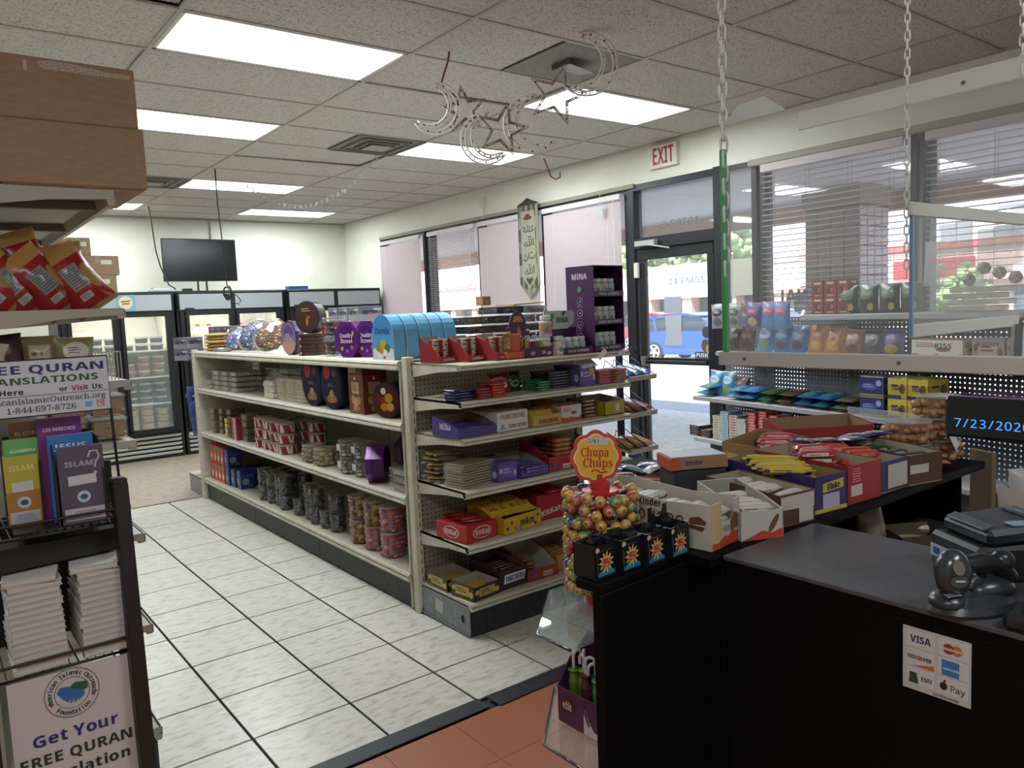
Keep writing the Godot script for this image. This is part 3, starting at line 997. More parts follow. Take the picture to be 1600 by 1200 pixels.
# ---------------------------------------------------------------- centre gondola with its end display
const SEC := [-3.58, -4.80, -6.02, -7.24]
func build_gondola() -> void:
	var cream := noise_mat("creammetal", [[0.0, "b5af98"], [0.45, "c3bda8"], [1.0, "cbc6b2"]], 0.015, 1.2, 0.45)
	var panel := M("a39e8c", 0.6)
	var kick := noise_mat("kick", [[0.0, "1d1f1f"], [0.6, "2c2f2f"], [1.0, "3a3d3c"]], 0.03, 1.5, 0.5)
	var g := thing("gondola_shelving", "long cream metal gondola shelving with candy and biscuit shelves along the tiled aisle", "shelving", Vector3(2.6, 0, -5.41))
	part(g, "back_panel", BX(0.04, 1.2, 3.66, 0.0), panel, Vector3(0, 0.14, 0))
	part(g, "panel_groove", BX(0.044, 1.2, 0.006, 0.0), M("6f6a5a", 0.8), Vector3(0, 0.14, 0.61))
	for z: float in [1.822, -1.83]:
		part(g, "end_panel", BX(1.18, 1.33, 0.012, 0.001), cream, Vector3(0, 0.01, z))
	for s: float in [-1.0, 1.0]:
		for k in 3:
			var zc: float = (SEC[k] + SEC[k + 1]) / 2 + 5.41
			for e in [[1.345, 0.57, 0.05], [1.014, 0.56, 0.042], [0.62, 0.56, 0.04], [0.20, 0.59, 0.045]]:
				part(g, "shelf", shelf_mesh(1.216, e[1], e[2]), cream, Vector3(s * 0.605, e[0], zc), Vector3(0, -90 if s < 0 else 90, 0))
			part(g, "kick_plate", BX(0.012, 0.14, 1.214, 0.001), kick, Vector3(s * 0.575, 0.01, zc))
	slotted_post(g, Vector3(-0.595, 0.0, -1.86), 1.36, cream, 0.05, 0.05, "x")
	# end display facing the till
	var e := thing("end_display", "cream pegboard end display with six shelves of chocolate facing the till", "shelving", Vector3(2.615, 0, -3.53))
	part(e, "pegboard", pegboard(1.16, 1.16), M("9d9887", 0.7), Vector3(0, 0.17, 0.001))
	part(e, "backing", BX(1.16, 1.16, 0.008, 0.0), M("3b382f", 0.9), Vector3(0, 0.17, -0.012))
	slotted_post(e, Vector3(-0.585, 0.0, 0.0), 1.365, cream, 0.045, 0.05)
	slotted_post(e, Vector3(0.585, 0.0, 0.0), 1.365, cream, 0.045, 0.05)
	for q in [[1.335, 0.03], [1.155, 0.028], [0.975, 0.03], [0.72, 0.034], [0.447, 0.033]]:
		var sh := part(e, "shelf", shelf_mesh(1.15, 0.45, q[1]), cream, Vector3(0, q[0], 0.47))
		for s: float in [-1.0, 1.0]:
			part(sh, "bracket", bracket_mesh(0.45, 0.03, 0.075), cream, Vector3(s * 0.573, 0, 0.0))
	part(e, "base_deck", shelf_mesh(1.17, 0.47, 0.035), cream, Vector3(0, 0.17, 0.49))
	part(e, "kick_plate", BX(1.15, 0.14, 0.012, 0.001), kick, Vector3(0, 0.0, 0.465))
	var sp := part(e, "side_panel", BX(0.006, 0.145, 0.46, 0.001), noise_mat("greymetal", [[0.0, "6b7074"], [0.5, "7d8286"], [1.0, "8b9094"]], 0.02, 2.0, 0.4), Vector3(-0.585, 0.005, 0.24))
	part(sp, "knockout", PR(oval(0.013, 0.02), 0.002), M("0d0d0d", 0.9), Vector3(-0.003, 0.075, 0.17), Vector3(0, -90, 0))
	part(sp, "paper_tag", BX(0.002, 0.065, 0.07, 0.0), M("b9b8b0", 0.8), Vector3(-0.004, 0.05, -0.05), Vector3(8, 0, 0))
	part(sp, "flange", BX(0.012, 0.012, 0.46, 0.002), M("6b7074", 0.4), Vector3(-0.004, 0.0, 0))
	part(e, "leveling_foot", LT("lfoot", [Vector2(0.012, 0), Vector2(0.012, 0.01), Vector2(0.005, 0.012), Vector2(0.005, 0.03)], 8), M("2a2a2a", 0.5), Vector3(-0.587, 0, 0.03))
	# price stickers on the end display's top rail
	one("price_tag", "white price tag hanging crooked on the top rail of the end display", "price tag", BX(0.07, 0.03, 0.002, 0.0), M("dfe3e2", 0.7), Vector3(2.98, 1.312, -3.054), Vector3(0, 0, 35))
	one("price_tag", "flat white price tag on the top rail under the purple stand", "price tag", BX(0.06, 0.018, 0.002, 0.0), M("cfd0c8", 0.7), Vector3(3.12, 1.312, -3.054))
	# the other end display, towards the coolers
	var f := thing("end_display", "far end display of the gondola beside the drinks coolers", "shelving", Vector3(2.60, 0, -7.31))
	part(f, "back_panel", BX(1.16, 1.16, 0.008, 0.0), cream, Vector3(0, 0.17, 0.0))
	for y in [1.335, 0.93, 0.55]:
		part(f, "shelf", shelf_mesh(1.15, 0.42, 0.03), cream, Vector3(0, y, -0.44), Vector3(0, 180, 0))
	part(f, "base_deck", shelf_mesh(1.17, 0.5, 0.035), cream, Vector3(0, 0.17, -0.52), Vector3(0, 180, 0))
	part(f, "side_panel", BX(0.006, 0.145, 0.46, 0.001), M("7d8286", 0.4), Vector3(-0.585, 0.005, -0.25))
	part(f, "kick_plate", BX(1.15, 0.14, 0.012, 0.001), kick, Vector3(0, 0.0, -0.49))
	for k in 3:
		one("hanging_pack", "royal blue snack pack hanging on the far end display, %s" % ["lowest", "middle", "highest"][k], "snack pack", PO(0.16, 0.2, 0.05, 40 + k), M("22307a", 0.35), Vector3(2.03, 0.55 + 0.13 * k, -7.50 - 0.05 * k), Vector3(0, -80, 0))
	for k in 3:
		one("snack_bag", "orange snack bag on the far end display base, %s" % ["front", "middle", "rear"][k], "snack bag", PO(0.16, 0.2, 0.06, 50 + k), M("c2512c", 0.35), Vector3(2.08 + 0.02 * k, 0.172, -7.45 - 0.09 * k), Vector3(-12, -80, 0))

# ---------------------------------------------------------------- drinks coolers along the back wall
func build_coolers() -> void:
	cooler("black glass door cooler stocked with clear food tubs, sticker on its white header", 1.30, 2.535, [1.90], true)
	cooler("two door black cooler with milk jugs under the television", 2.56, 3.89, [3.225], false)
	cooler("two door black cooler in the corner beside the window blinds", 3.93, 5.30, [4.615], false)
	# television on the coolers
	var tv := thing("television", "black flat screen television standing on the middle cooler", "television", Vector3(3.07, 2.01, -10.55), 0)
	part(tv, "screen", BX(0.93, 0.545, 0.03, 0.004), M("101113", 0.5), Vector3(0, 0.135, 0))
	part(tv, "glass", BX(0.91, 0.52, 0.004, 0.0), M("101215", 0.16), Vector3(0, 0.148, 0.016))
	for s: float in [-0.05, 0.06]:
		part(tv, "stand_leg", BX(0.02, 0.14, 0.03, 0.003), M("141414", 0.4), Vector3(s, 0, 0))
	part(tv, "stand_foot", BX(0.30, 0.012, 0.16, 0.003), M("141414", 0.4))
	part(tv, "status_light", BX(0.01, 0.004, 0.002, 0.0), M("c0c4c8", 0.4), Vector3(0.38, 0.138, 0.017))
	var ps := thing("power_strip", "white power strip lying on top of the tub cooler", "power strip", Vector3(2.48, 2.0, -10.1), 6)
	part(ps, "body", BX(0.34, 0.035, 0.05, 0.005), M("cfd2d2", 0.4))
	part(ps, "switch", BX(0.025, 0.012, 0.02, 0.002), M("30507a", 0.4), Vector3(-0.13, 0.034, 0))
	one("media_box", "small black media box with cable beside the television foot", "set top box", BX(0.11, 0.035, 0.08, 0.004), M("161616", 0.4), Vector3(2.77, 2.0, -10.15))
	one("blue_packet", "flat blue packet lying on top of the corner cooler", "packet", BX(0.27, 0.05, 0.12, 0.004), M("2d5aa0", 0.4), Vector3(4.13, 1.99, -10.0))
	# cables from the ceiling
	var k1 := M("0c0c0d", 0.5)
	one("hanging_cable", "thin black cable dropping from the ceiling down to the power strip", "cable", TU([Vector3(2.39, 3.02, -10.1), Vector3(2.41, 2.8, -10.1), Vector3(2.43, 2.5, -10.1), Vector3(2.47, 2.3, -10.1), Vector3(2.55, 2.08, -10.1), Vector3(2.62, 2.03, -10.08)], 0.008, 6), k1)
	var cb := thing("hanging_cable", "black cable dropping past the television to a coiled plug bundle", "cable", Vector3(2.39, 0, -7.53))
	part(cb, "cord", TU([Vector3(0, 3.02, 0), Vector3(0.0, 2.7, 0), Vector3(0.02, 2.3, 0), Vector3(0.03, 1.94, 0)], 0.006, 6), k1)
	var lp := []
	for k in 30:
		var a := k * 0.62
		lp.append(Vector3(0.03 + sin(a) * 0.035, 1.88 + cos(a) * 0.06 - k * 0.0008, cos(a * 0.7) * 0.02))
	part(cb, "coil", TU(lp, 0.005, 5), k1)
	part(cb, "loop", TU([Vector3(0.03, 1.84, 0), Vector3(0.07, 1.78, 0), Vector3(0.13, 1.76, 0), Vector3(0.15, 1.80, 0), Vector3(0.11, 1.85, 0), Vector3(0.05, 1.86, 0)], 0.005, 5), k1)
	part(cb, "plug", BX(0.035, 0.05, 0.03, 0.004), k1, Vector3(0.025, 1.81, 0.01))
	# cartons stored on the coolers
	var kraft := cardboard()
	var spec := [[1.28, 2.0, 0.36, 0.30, "bottom left"], [1.75, 2.0, 0.42, 0.20, "lower right"], [1.78, 2.202, 0.44, 0.22, "right hand"], [1.28, 2.302, 0.38, 0.26, "middle left"], [1.60, 2.424, 0.24, 0.2, "upper right"], [1.26, 2.564, 0.40, 0.16, "topmost"]]
	for q in spec:
		var c := thing("cardboard_box", "brown carton with white label stored on the tub cooler, %s of the pile" % q[4], "box", Vector3(q[0], q[1], -10.2), 0, "cartons piled on the cooler")
		part(c, "carton", BX(q[2], q[3], 0.34, 0.004), kraft)
		part(c, "label", BX(q[2] * 0.26, 0.05, 0.002, 0.0), M("d5d4cc", 0.7), Vector3(q[2] * 0.2, q[3] - 0.1, 0.171))
		part(c, "tape", BX(0.045, q[3] * 0.4, 0.002, 0.0), M("a3927a", 0.3), Vector3(0, q[3] * 0.6, 0.171))

func cardboard() -> StandardMaterial3D:
	return noise_mat("kraft", [[0.0, "927a5e"], [0.5, "9a8265"], [1.0, "a0886b"]], 0.02, 1.3, 0.8, Vector3(1, 3, 1))

func cooler(label: String, x0: float, x1: float, mulls: Array, tubs: bool) -> void:
	var zf := -9.88
	var W := x1 - x0
	var xc := (x0 + x1) / 2
	var t := thing("glass_door_cooler", label, "cooler", Vector3(xc, 0, zf))
	var blk := M("141618", 0.4)
	var wht := M("d8dad6", 0.4)
	part(t, "rear", BX(W, 1.95, 0.03, 0.0), wht, Vector3(0, 0.02, -0.78))
	for s: float in [-1.0, 1.0]:
		var sd := part(t, "side_wall", BX(0.04, 1.95, 0.75, 0.003), blk, Vector3(s * (W / 2 - 0.02), 0.02, -0.40))
		part(sd, "liner", BX(0.004, 1.4, 0.7, 0.0), wht, Vector3(-s * 0.022, 0.33, 0))
	part(t, "roof", BX(W, 0.03, 0.8, 0.003), M("26282b", 0.5), Vector3(0, 1.965, -0.40))
	part(t, "ceiling_liner", BX(W - 0.1, 0.02, 0.72, 0.0), wht, Vector3(0, 1.74, -0.40))
	var hd := part(t, "header", BX(W - 0.02, 0.235, 0.05, 0.004), blk, Vector3(0, 1.75, 0.0))
	if tubs:
		part(hd, "header_panel", BX(W - 0.08, 0.185, 0.012, 0.002), M("b4b8ba", 0.35), Vector3(0, 0.02, 0.025))
	else:
		for s: float in [-1.0, 1.0]:
			part(hd, "header_panel", BX(W / 2 - 0.06, 0.185, 0.012, 0.002), M("a9adb0", 0.35), Vector3(s * W / 4, 0.02, 0.025))
		part(hd, "thermostat", BX(0.11, 0.05, 0.03, 0.008), M("1a1a1a", 0.4), Vector3(-W / 2 + 0.14, -0.01, 0.03))
	if tubs:
		var st := part(hd, "sticker", BX(0.20, 0.19, 0.002, 0.0), M("7fb0c8", 0.4), Vector3(0.08, 0.02, 0.033))
		part(st, "sticker_badge", PR(oval(0.075, 0.075), 0.002), M("e3dfae", 0.4), Vector3(0, 0.10, 0.002))
		part(st, "red_print", BX(0.1, 0.014, 0.002, 0.0), M("b03038", 0.4), Vector3(0, 0.108, 0.003), Vector3(0, 0, 4))
		part(st, "red_print", BX(0.08, 0.014, 0.002, 0.0), M("b03038", 0.4), Vector3(0, 0.08, 0.003), Vector3(0, 0, 4))
	# interior lamps on the door posts
	var posts := [-W / 2 + 0.06, W / 2 - 0.06]
	for m in mulls:
		posts.append(m - xc)
	for px: float in posts:
		part(t, "door_post", BX(0.06, 1.42, 0.05, 0.003), blk, Vector3(px, 0.33, -0.01))
		part(t, "lamp_strip", BX(0.02, 1.3, 0.012, 0.002), glow(Color(0.95, 0.97, 0.9), 1.5), Vector3(px, 0.38, -0.045))
	posts.sort()
	var l := AreaLight3D.new()
	l.name = "cooler_light"
	l.area_size = Vector2(W - 0.3, 0.06)
	l.light_energy = 0.9
	l.light_color = Color(1.0, 0.97, 0.88)
	l.area_range = 6.0
	l.area_attenuation = 2.0
	l.shadow_enabled = true
	t.add_child(l)
	l.position = Vector3(0, 1.72, -0.09)
	l.rotation_degrees = Vector3(-60, 0, 0)
	part(t, "lamp_strip", BX(W - 0.3, 0.012, 0.05, 0.002), glow(Color(1.0, 0.97, 0.88), 1.2), Vector3(0, 1.728, -0.09))
	for k in range(posts.size() - 1):
		var dw: float = posts[k + 1] - posts[k] - 0.05
		var dc: float = (posts[k] + posts[k + 1]) / 2
		var dr := part(t, "door", BX(dw, 0.05, 0.04, 0.003), blk, Vector3(dc, 1.70, 0.03))
		for s: float in [-1.0, 1.0]:
			part(dr, "stile", BX(0.04, 1.38, 0.04, 0.003), blk, Vector3(s * (dw / 2 - 0.02), -1.36, 0))
		part(dr, "rail", BX(dw, 0.06, 0.04, 0.003), blk, Vector3(0, -1.38, 0))
		part(dr, "pane", BX(dw - 0.06, 1.33, 0.006, 0.0), M(Color(0.9, 0.95, 0.95), 0.03, 0.0, 0.08), Vector3(0, -1.33, 0))
	# lower grille
	part(t, "base", BX(W, 0.33, 0.7, 0.003), blk, Vector3(0, 0.0, -0.40))
	for k in 5:
		part(t, "grille_slat", BX(W - 0.06, 0.03, 0.012, 0.002), M("b9b9b2", 0.4), Vector3(0, 0.045 + k * 0.052, -0.035), Vector3(18, 0, 0))
	for y in [1.305, 0.99, 0.67, 0.355]:
		part(t, "shelf", BX(W - 0.1, 0.018, 0.62, 0.002), M("c6c6be", 0.4), Vector3(0, y - 0.018, -0.40))
	# contents
	if tubs:
		var kinds := [["2d2a2c", "dark food tub"], ["574237", "brown food tub"], ["8a5f48", "spiced food tub"], ["b59a72", "pale pastry tub"]]
		var rows := [[1.305, 0, 2], [0.99, 2, 3], [0.67, 0, 3], [0.355, 3, 4]]
		for r in rows:
			for i in 6:
				for lev in r[2]:
					if lev == r[2] - 1 and (i + int(r[0] * 10)) % 4 == 0:
						continue
					if r[2] == 4 and i > 2 or r[2] < 4:
						food_tub(Vector3(x0 + 0.22 + i * 0.165, r[0] + lev * 0.083, -10.1 + 0.01 * (i % 3)), kinds[r[1]][0], kinds[r[1]][1] + " stacked behind the cooler glass, shelf at %s" % {1.305: "head height", 0.99: "chest height", 0.67: "waist height", 0.355: "knee height"}[r[0]])
		# bowls left of the mullion
		for k in 3:
			one("wrapped_tray", "white tray of red labelled meat packed behind the cooler glass, %s" % ["upper", "middle", "lower"][k], "food tray", BX(0.3, 0.06, 0.2, 0.008), M("c8a9a2", 0.4), Vector3(x0 + 0.25, 1.31 + 0.09 * k, -10.35))
	else:
		for i in 9:
			var x := x0 + 0.14 + i * (W - 0.26) / 8.0
			if i % 4 == 3:
				continue
			var j := thing("milk_jug", "white milk jug with red cap on the top shelf of the %s cooler" % ("middle" if x0 < 3.0 else "corner"), "jug", Vector3(x, 1.308, -10.05), 0, "milk jugs in the coolers")
			part(j, "jug_body", LT("jug", [Vector2(0.0, 0), Vector2(0.06, 0), Vector2(0.065, 0.01), Vector2(0.065, 0.17), Vector2(0.05, 0.215), Vector2(0.024, 0.245), Vector2(0.024, 0.26)], 14), M("e4e2d2", 0.4))
			part(j, "cap", LT("jugcap", [Vector2(0.027, 0.255), Vector2(0.027, 0.28), Vector2(0.0, 0.282)], 12), M("b8323a", 0.4))
			if i % 3 == 0:
				j.set_meta("label", "white milk jug with red cap and label, %s cooler top shelf" % ("middle" if x0 < 3.0 else "corner"))
		for i in 12:
			var x := x0 + 0.12 + i * (W - 0.22) / 11.0
			one("drink_bottle", "green glass drink bottle on a lower shelf of the %s cooler" % ("middle" if x0 < 3.0 else "corner"), "bottle", LT("gbottle", [Vector2(0.0, 0), Vector2(0.032, 0), Vector2(0.034, 0.01), Vector2(0.034, 0.13), Vector2(0.014, 0.19), Vector2(0.014, 0.235), Vector2(0.0, 0.236)], 12), M(["4c6b3e", "7d8c4a", "3c5a48"][i % 3], 0.25), Vector3(x, 0.99, -10.05), V0, "bottles in the coolers")

var tub_src := {}
func food_tub(at: Vector3, col: String, label: String) -> void:
	if not tub_src.has(col):
		var t := thing("food_tub", label, "food tub", at, 0, "food tubs in the cooler")
		part(t, "contents", LT("tubfood", [Vector2(0.0, 0.002), Vector2(0.066, 0.002), Vector2(0.071, 0.055), Vector2(0.0, 0.062)], 16), M(col, 0.6))
		part(t, "lid", LT("tublid", [Vector2(0.071, 0.056), Vector2(0.078, 0.07), Vector2(0.078, 0.077), Vector2(0.0, 0.079)], 16), M("b9bab6", 0.15, 0.2))
		tub_src[col] = t
	else:
		copy(tub_src[col], at, 0, label)

# ---------------------------------------------------------------- goods on the long aisle side
# lumpy filling seen through clear plastic: many small pieces joined
func filling(key: String, w: float, h: float, d: float, r: float, round_ := false) -> ArrayMesh:
	if meshes.has(key):
		return meshes[key]
	var b := MB.new()
	b.fix = Vector2(0.06, 0.06)
	if round_:
		b.lathe(V0, [Vector2(0.0, 0.01), Vector2(w * 0.4, 0.01), Vector2(w * 0.42, h * 0.9), Vector2(0.0, h * 0.92)], 14)
	else:
		b.box(Vector3(0, h / 2, 0), Vector3(w * 0.88, h * 0.94, d * 0.88))
	var nx := int(w / (r * 1.5))
	var ny := int(h / (r * 1.5))
	var nz := int(d / (r * 1.5))
	for i in nx:
		for j in ny:
			for k in nz:
				if i > 0 and i < nx - 1 and j < ny - 1 and k > 0 and k < nz - 1:
					continue
				var p := Vector3((i + 0.5) / nx - 0.5, (j + 0.5) / ny, (k + 0.5) / nz - 0.5) * Vector3(w * 0.9, h * 0.94, d * 0.9)
				if round_:
					var q := Vector2(p.x, p.z)
					if q.length() > w * 0.5 or q.length() < w * 0.25 and j < ny - 1:
						continue
				p += Vector3(rng.randf_range(-1, 1), rng.randf_range(-0.6, 0.6), rng.randf_range(-1, 1)) * r * 0.35
				b.fix = Vector2((rng.randi_range(0, 7) + 0.5) / 8.0, (rng.randi_range(0, 7) + 0.5) / 8.0)
				b.ball(p, Vector3(r * rng.randf_range(0.8, 1.1), r * rng.randf_range(0.55, 0.8), r * rng.randf_range(0.8, 1.1)), 4, 6)
	meshes[key] = b.mesh()
	return meshes[key]

func clear() -> StandardMaterial3D:
	return M(Color(0.7, 0.73, 0.73), 0.06, 0.0, 0.06)

var kinds := {}
# build a kind once, then hand out copies
func put(kind: String, at: Vector3, turn: float, label: String, tilt := V0) -> Node3D:
	if kinds.has(kind):
		return copy(kinds[kind], at, turn, label, tilt)
	var t: Node3D = make_kind(kind, label)
	t.position = at
	t.rotation_degrees = Vector3(tilt.x, turn, tilt.z)
	kinds[kind] = t
	return t

# clear upright tub, contents coloured by a print material
func clear_tub(called: String, label: String, cat: String, r: float, h: float, fill: Material, lidcol: String, group: String, fr := 0.012, fkey := "") -> Node3D:
	var t := thing(called, label, cat, V0, 0, group)
	part(t, "contents", filling(fkey + "tubfill%.3f%.3f%.3f" % [r, h, fr], r * 2 * 0.96, h * 0.86, r * 2 * 0.96, fr, true), fill, Vector3(0, 0.004, 0)).set_meta("kind", "stuff")
	part(t, "tub", LT("cltub%.3f%.3f" % [r, h], [Vector2(0.0, 0.0), Vector2(r * 0.9, 0.0), Vector2(r * 0.93, 0.006), Vector2(r, h * 0.93), Vector2(r * 1.03, h * 0.95)], 20), clear())
	part(t, "lid", LT("cllid%.3f%.3f" % [r, h], [Vector2(r * 1.04, h * 0.93), Vector2(r * 1.06, h * 0.95), Vector2(r * 1.06, h * 0.985), Vector2(r * 1.0, h), Vector2(0, h * 0.995)], 20), M(lidcol, 0.25, 0.0, 0.5))
	return t

func clear_case(called: String, label: String, cat: String, w: float, h: float, d: float, fill: Material, group: String, r := 0.012, fkey := "") -> Node3D:
	var t := thing(called, label, cat, V0, 0, group)
	part(t, "contents", filling(fkey + "cfill%.3f%.3f%.3f%.3f" % [w, h, d, r], w * 0.95, h * 0.85, d * 0.95, r), fill, Vector3(0, 0.003, 0)).set_meta("kind", "stuff")
	part(t, "box", BX(w, h * 0.92, d, 0.004), clear())
	part(t, "lid", BX(w + 0.006, h * 0.1, d + 0.006, 0.003), M(Color(0.7, 0.72, 0.72), 0.1, 0.0, 0.12), Vector3(0, h * 0.9, 0))
	return t

func speckmat(key: String, base: String, cols: Array, n := 120, r0 := 0.015, r1 := 0.05, rough := 0.4) -> StandardMaterial3D:
	if mats.has(key):
		return mats[key]
	var i := img(64, 64, base)
	for y in 8:
		for x in 8:
			i.fill_rect(Rect2i(x * 8, y * 8, 8, 8), C(base) if x + y == 0 else C(cols[(x * 3 + y * 5 + x * y) % cols.size()]).lerp(C(base), 0.15))
	var m := PM(key, i, rough)
	return m

func make_seed_tub(l: String) -> Node3D:
	var t := clear_tub("roasted_seed_tub", l, "tub", 0.052, 0.125, speckmat("seeds", "302f2e", ["3e3d3c", "55534f", "262524", "6d6a64", "8a857b"]), "6b5a50", "clear tubs of dark roasted seeds on the bottom shelf", 0.010, "s")
	return t
func make_candy_tub_gold(l: String) -> Node3D:
	return clear_tub("candy_tub", l, "tub", 0.07, 0.15, speckmat("goldcandy", "a8762c", ["c99a45", "7d4e22", "b8863c", "5f3a1f", "d7b463", "a8542c"]), "a99a90", "tubs of wrapped candy on the bottom shelf", 0.017, "g")
func make_candy_tub_pink(l: String) -> Node3D:
	return clear_tub("candy_tub", l, "tub", 0.07, 0.15, speckmat("pinkcandy", "a8505c", ["c4697a", "d98c94", "7c3f78", "b5443f", "d9a45c", "8a5a9c"]), "b0a0a0", "tubs of wrapped candy on the bottom shelf", 0.017, "p")
func cart_prints() -> void:
	if not mats.has("redcart"):
		var i := img(64, 96, "b83a26")
		rc(i, 0, 0, 1, 0.25, "6d6a64"); el(i, 0.5, 0.65, 0.28, 0.16, "d8cfc4"); rc(i, 0.1, 0.4, 0.8, 0.1, "d9642f"); lines(i, 0.15, 0.82, 0.7, 0.12, 3, "e3c9b0")
		PM("redcart", i)
		i = img(64, 96, "22326f")
		el(i, 0.35, 0.6, 0.25, 0.2, "8b94a8"); rc(i, 0.1, 0.2, 0.8, 0.16, "33479a"); lines(i, 0.5, 0.75, 0.4, 0.2, 4, "8f9cc4")
		PM("bluecart", i)
func make_juice_carton(l: String) -> Node3D:
	var t := thing("carton_pack", l, "carton", V0, 0, "small cartons on the bottom shelf")
	cart_prints()
	part(t, "carton", BX(0.085, 0.15, 0.12, 0.003), mats["redcart"])
	part(t, "top_flap", BX(0.08, 0.006, 0.11, 0.002), M("a8331f", 0.5), Vector3(0, 0.15, 0))
	return t
func make_blue_carton(l: String) -> Node3D:
	cart_prints()
	var t := thing("carton_pack", l, "carton", V0, 0, "small cartons on the bottom shelf")
	part(t, "carton", BX(0.10, 0.15, 0.12, 0.003), mats["bluecart"])
	part(t, "top_flap", BX(0.09, 0.006, 0.11, 0.002), M("1b2860", 0.5), Vector3(0, 0.15, 0))
	return t
func make_nut_case(l: String) -> Node3D:
	return clear_case("nut_case", l, "food box", 0.11, 0.055, 0.15, speckmat("nuts", "6d5236", ["8a6b46", "a38660", "54402a", "b59a74", "43331f"]), "clear boxes of nut sweets")
func make_yellow_stack(l: String) -> Node3D:
	var t := clear_case("labelled_sweet_box", l, "food box", 0.11, 0.04, 0.14, speckmat("nuts", "6d5236", ["8a6b46"]), "yellow labelled sweet boxes")
	part(t, "yellow_label", BX(0.06, 0.035, 0.002, 0.0), M("c9b838", 0.6), Vector3(-0.02, 0.003, 0.072))
	return t
func make_pink_box(l: String) -> Node3D:
	var t := thing("sweet_carton", l, "carton", V0, 0, "pink striped sweet cartons")
	part(t, "carton", BX(0.13, 0.03, 0.14, 0.002), M("8c2f38", 0.5))
	part(t, "label", BX(0.06, 0.027, 0.002, 0.0), M("cfa9a8", 0.6), Vector3(0.02, 0.001, 0.0705))
	return t
func make_halva_tub(l: String) -> Node3D:
	var t := thing("halva_tub", l, "food tub", V0, 0, "red labelled halva tubs")
	if not mats.has("halva"):
		var i := img(128, 48, "8e2a26")
		for x in 128:
			for y in 48:
				var q := fposmod((x + y * 0.7) / 42.0, 1.0)
				if q > 0.62 and q < 0.9:
					i.set_pixel(x, y, C("cfc6bb"))
		rc(i, 0.12, 0.3, 0.1, 0.4, "d8cfc4"); rc(i, 0.62, 0.3, 0.1, 0.4, "d8cfc4"); rc(i, 0, 0, 1, 0.1, "6f2320")
		PM("halva", i)
	part(t, "wrap_label", LT("hlab", [Vector2(0.0, 0.003), Vector2(0.064, 0.003), Vector2(0.066, 0.06), Vector2(0.0, 0.061)], 18), mats["halva"])
	part(t, "lid", LT("hlid", [Vector2(0.068, 0.059), Vector2(0.070, 0.063), Vector2(0.070, 0.075), Vector2(0.0, 0.077)], 18), M("a89c8c", 0.3, 0.0, 0.85))
	return t
func make_biscuit_tub(l: String) -> Node3D:
	return clear_tub("biscuit_tub", l, "food tub", 0.075, 0.12, speckmat("bisc", "a89a76", ["bfb08a", "94855f", "d0c39e", "857650"]), "b9b7a8", "tubs of pale ring biscuits", 0.02, "b")
func make_mixed_tub(l: String) -> Node3D:
	var t := clear_tub("mixed_candy_tub", l, "food tub", 0.068, 0.105, speckmat("mixed", "6d6a5e", ["8a9a6a", "b5a89a", "7c5a5f", "c4b8b0", "4f5f4a", "a86a78"]), "8f8a80", "clear tubs of mixed candy", 0.015, "m")
	part(t, "paper_label", BX(0.05, 0.04, 0.002, 0.0), M("c3c8cc", 0.6), Vector3(-0.02, 0.04, 0.068))
	return t
func make_pastry_tray(l: String) -> Node3D:
	return clear_case("pastry_tray", l, "food tray", 0.16, 0.042, 0.2, speckmat("pastry", "9a9484", ["b3ada0", "b59a98", "857e70", "c2bcb0"]), "clear trays of pale pastries", 0.016)
func make_dark_tray(l: String) -> Node3D:
	return clear_case("dark_sweet_tray", l, "food tray", 0.22, 0.04, 0.2, M("2c221d", 0.5), "trays of dark sweets", 0.014, "d")
func make_meringue_bag(l: String) -> Node3D:
	var t := thing("meringue_bag", l, "bag", V0, 0, "bags of white meringues")
	part(t, "contents", filling("mer", 0.2, 0.13, 0.15, 0.026), M("c9c3b0", 0.7)).set_meta("kind", "stuff")
	part(t, "bag", PO(0.24, 0.19, 0.17, 71), M(Color(0.8, 0.8, 0.8), 0.05, 0.0, 0.06))
	return t
func make_biscuit_stack(l: String) -> Node3D:
	var t := thing("biscuit_stack", l, "biscuits", V0, 0, "stacked ring biscuits in clear film")
	for c in 2:
		for k in 7:
			part(t, "biscuit", LT("ringb", [Vector2(0.012, 0.0), Vector2(0.034, 0.0), Vector2(0.038, 0.01), Vector2(0.034, 0.021), Vector2(0.012, 0.021)], 12), M("b3a67e", 0.7), Vector3(-0.038 + c * 0.076, k * 0.0225, 0))
	part(t, "film", BX(0.158, 0.165, 0.085, 0.01), M(Color(0.8, 0.8, 0.8), 0.05, 0.0, 0.05))
	return t

func tin_print(key: String, base: String, rim: String, blobs: Array, words: Array) -> StandardMaterial3D:
	if mats.has(key):
		return mats[key]
	var i := img(128, 128, base)
	for b in blobs:
		el(i, b[0], b[1], b[2], b[3], b[4])
	for w in words:
		lines(i, w[0], w[1], w[2], w[3], w[4], w[5])
	return PM(key, i, 0.35)

# oval or round tin standing on edge, face towards local z; base at y = 0
func standing_tin(called: String, label: String, rx: float, ry: float, d: float, face: Material, rim: Material, group := "") -> Node3D:
	var t := thing(called, label, "tin", V0, 0, group)
	part(t, "tin_body", PR(oval(rx, ry, 32, 0, ry), d), rim)
	part(t, "lid", PR(oval(rx * 1.02, ry * 1.02, 32, 0, ry * 1.02), 0.022), M("3a3f58", 0.3, 0.5), Vector3(0, 0, d / 2 - 0.008))
	part(t, "lid_print", PR(oval(rx * 0.95, ry * 0.95, 32, 0, ry), 0.004), face, Vector3(0, 0, d / 2 + 0.004))
	return t

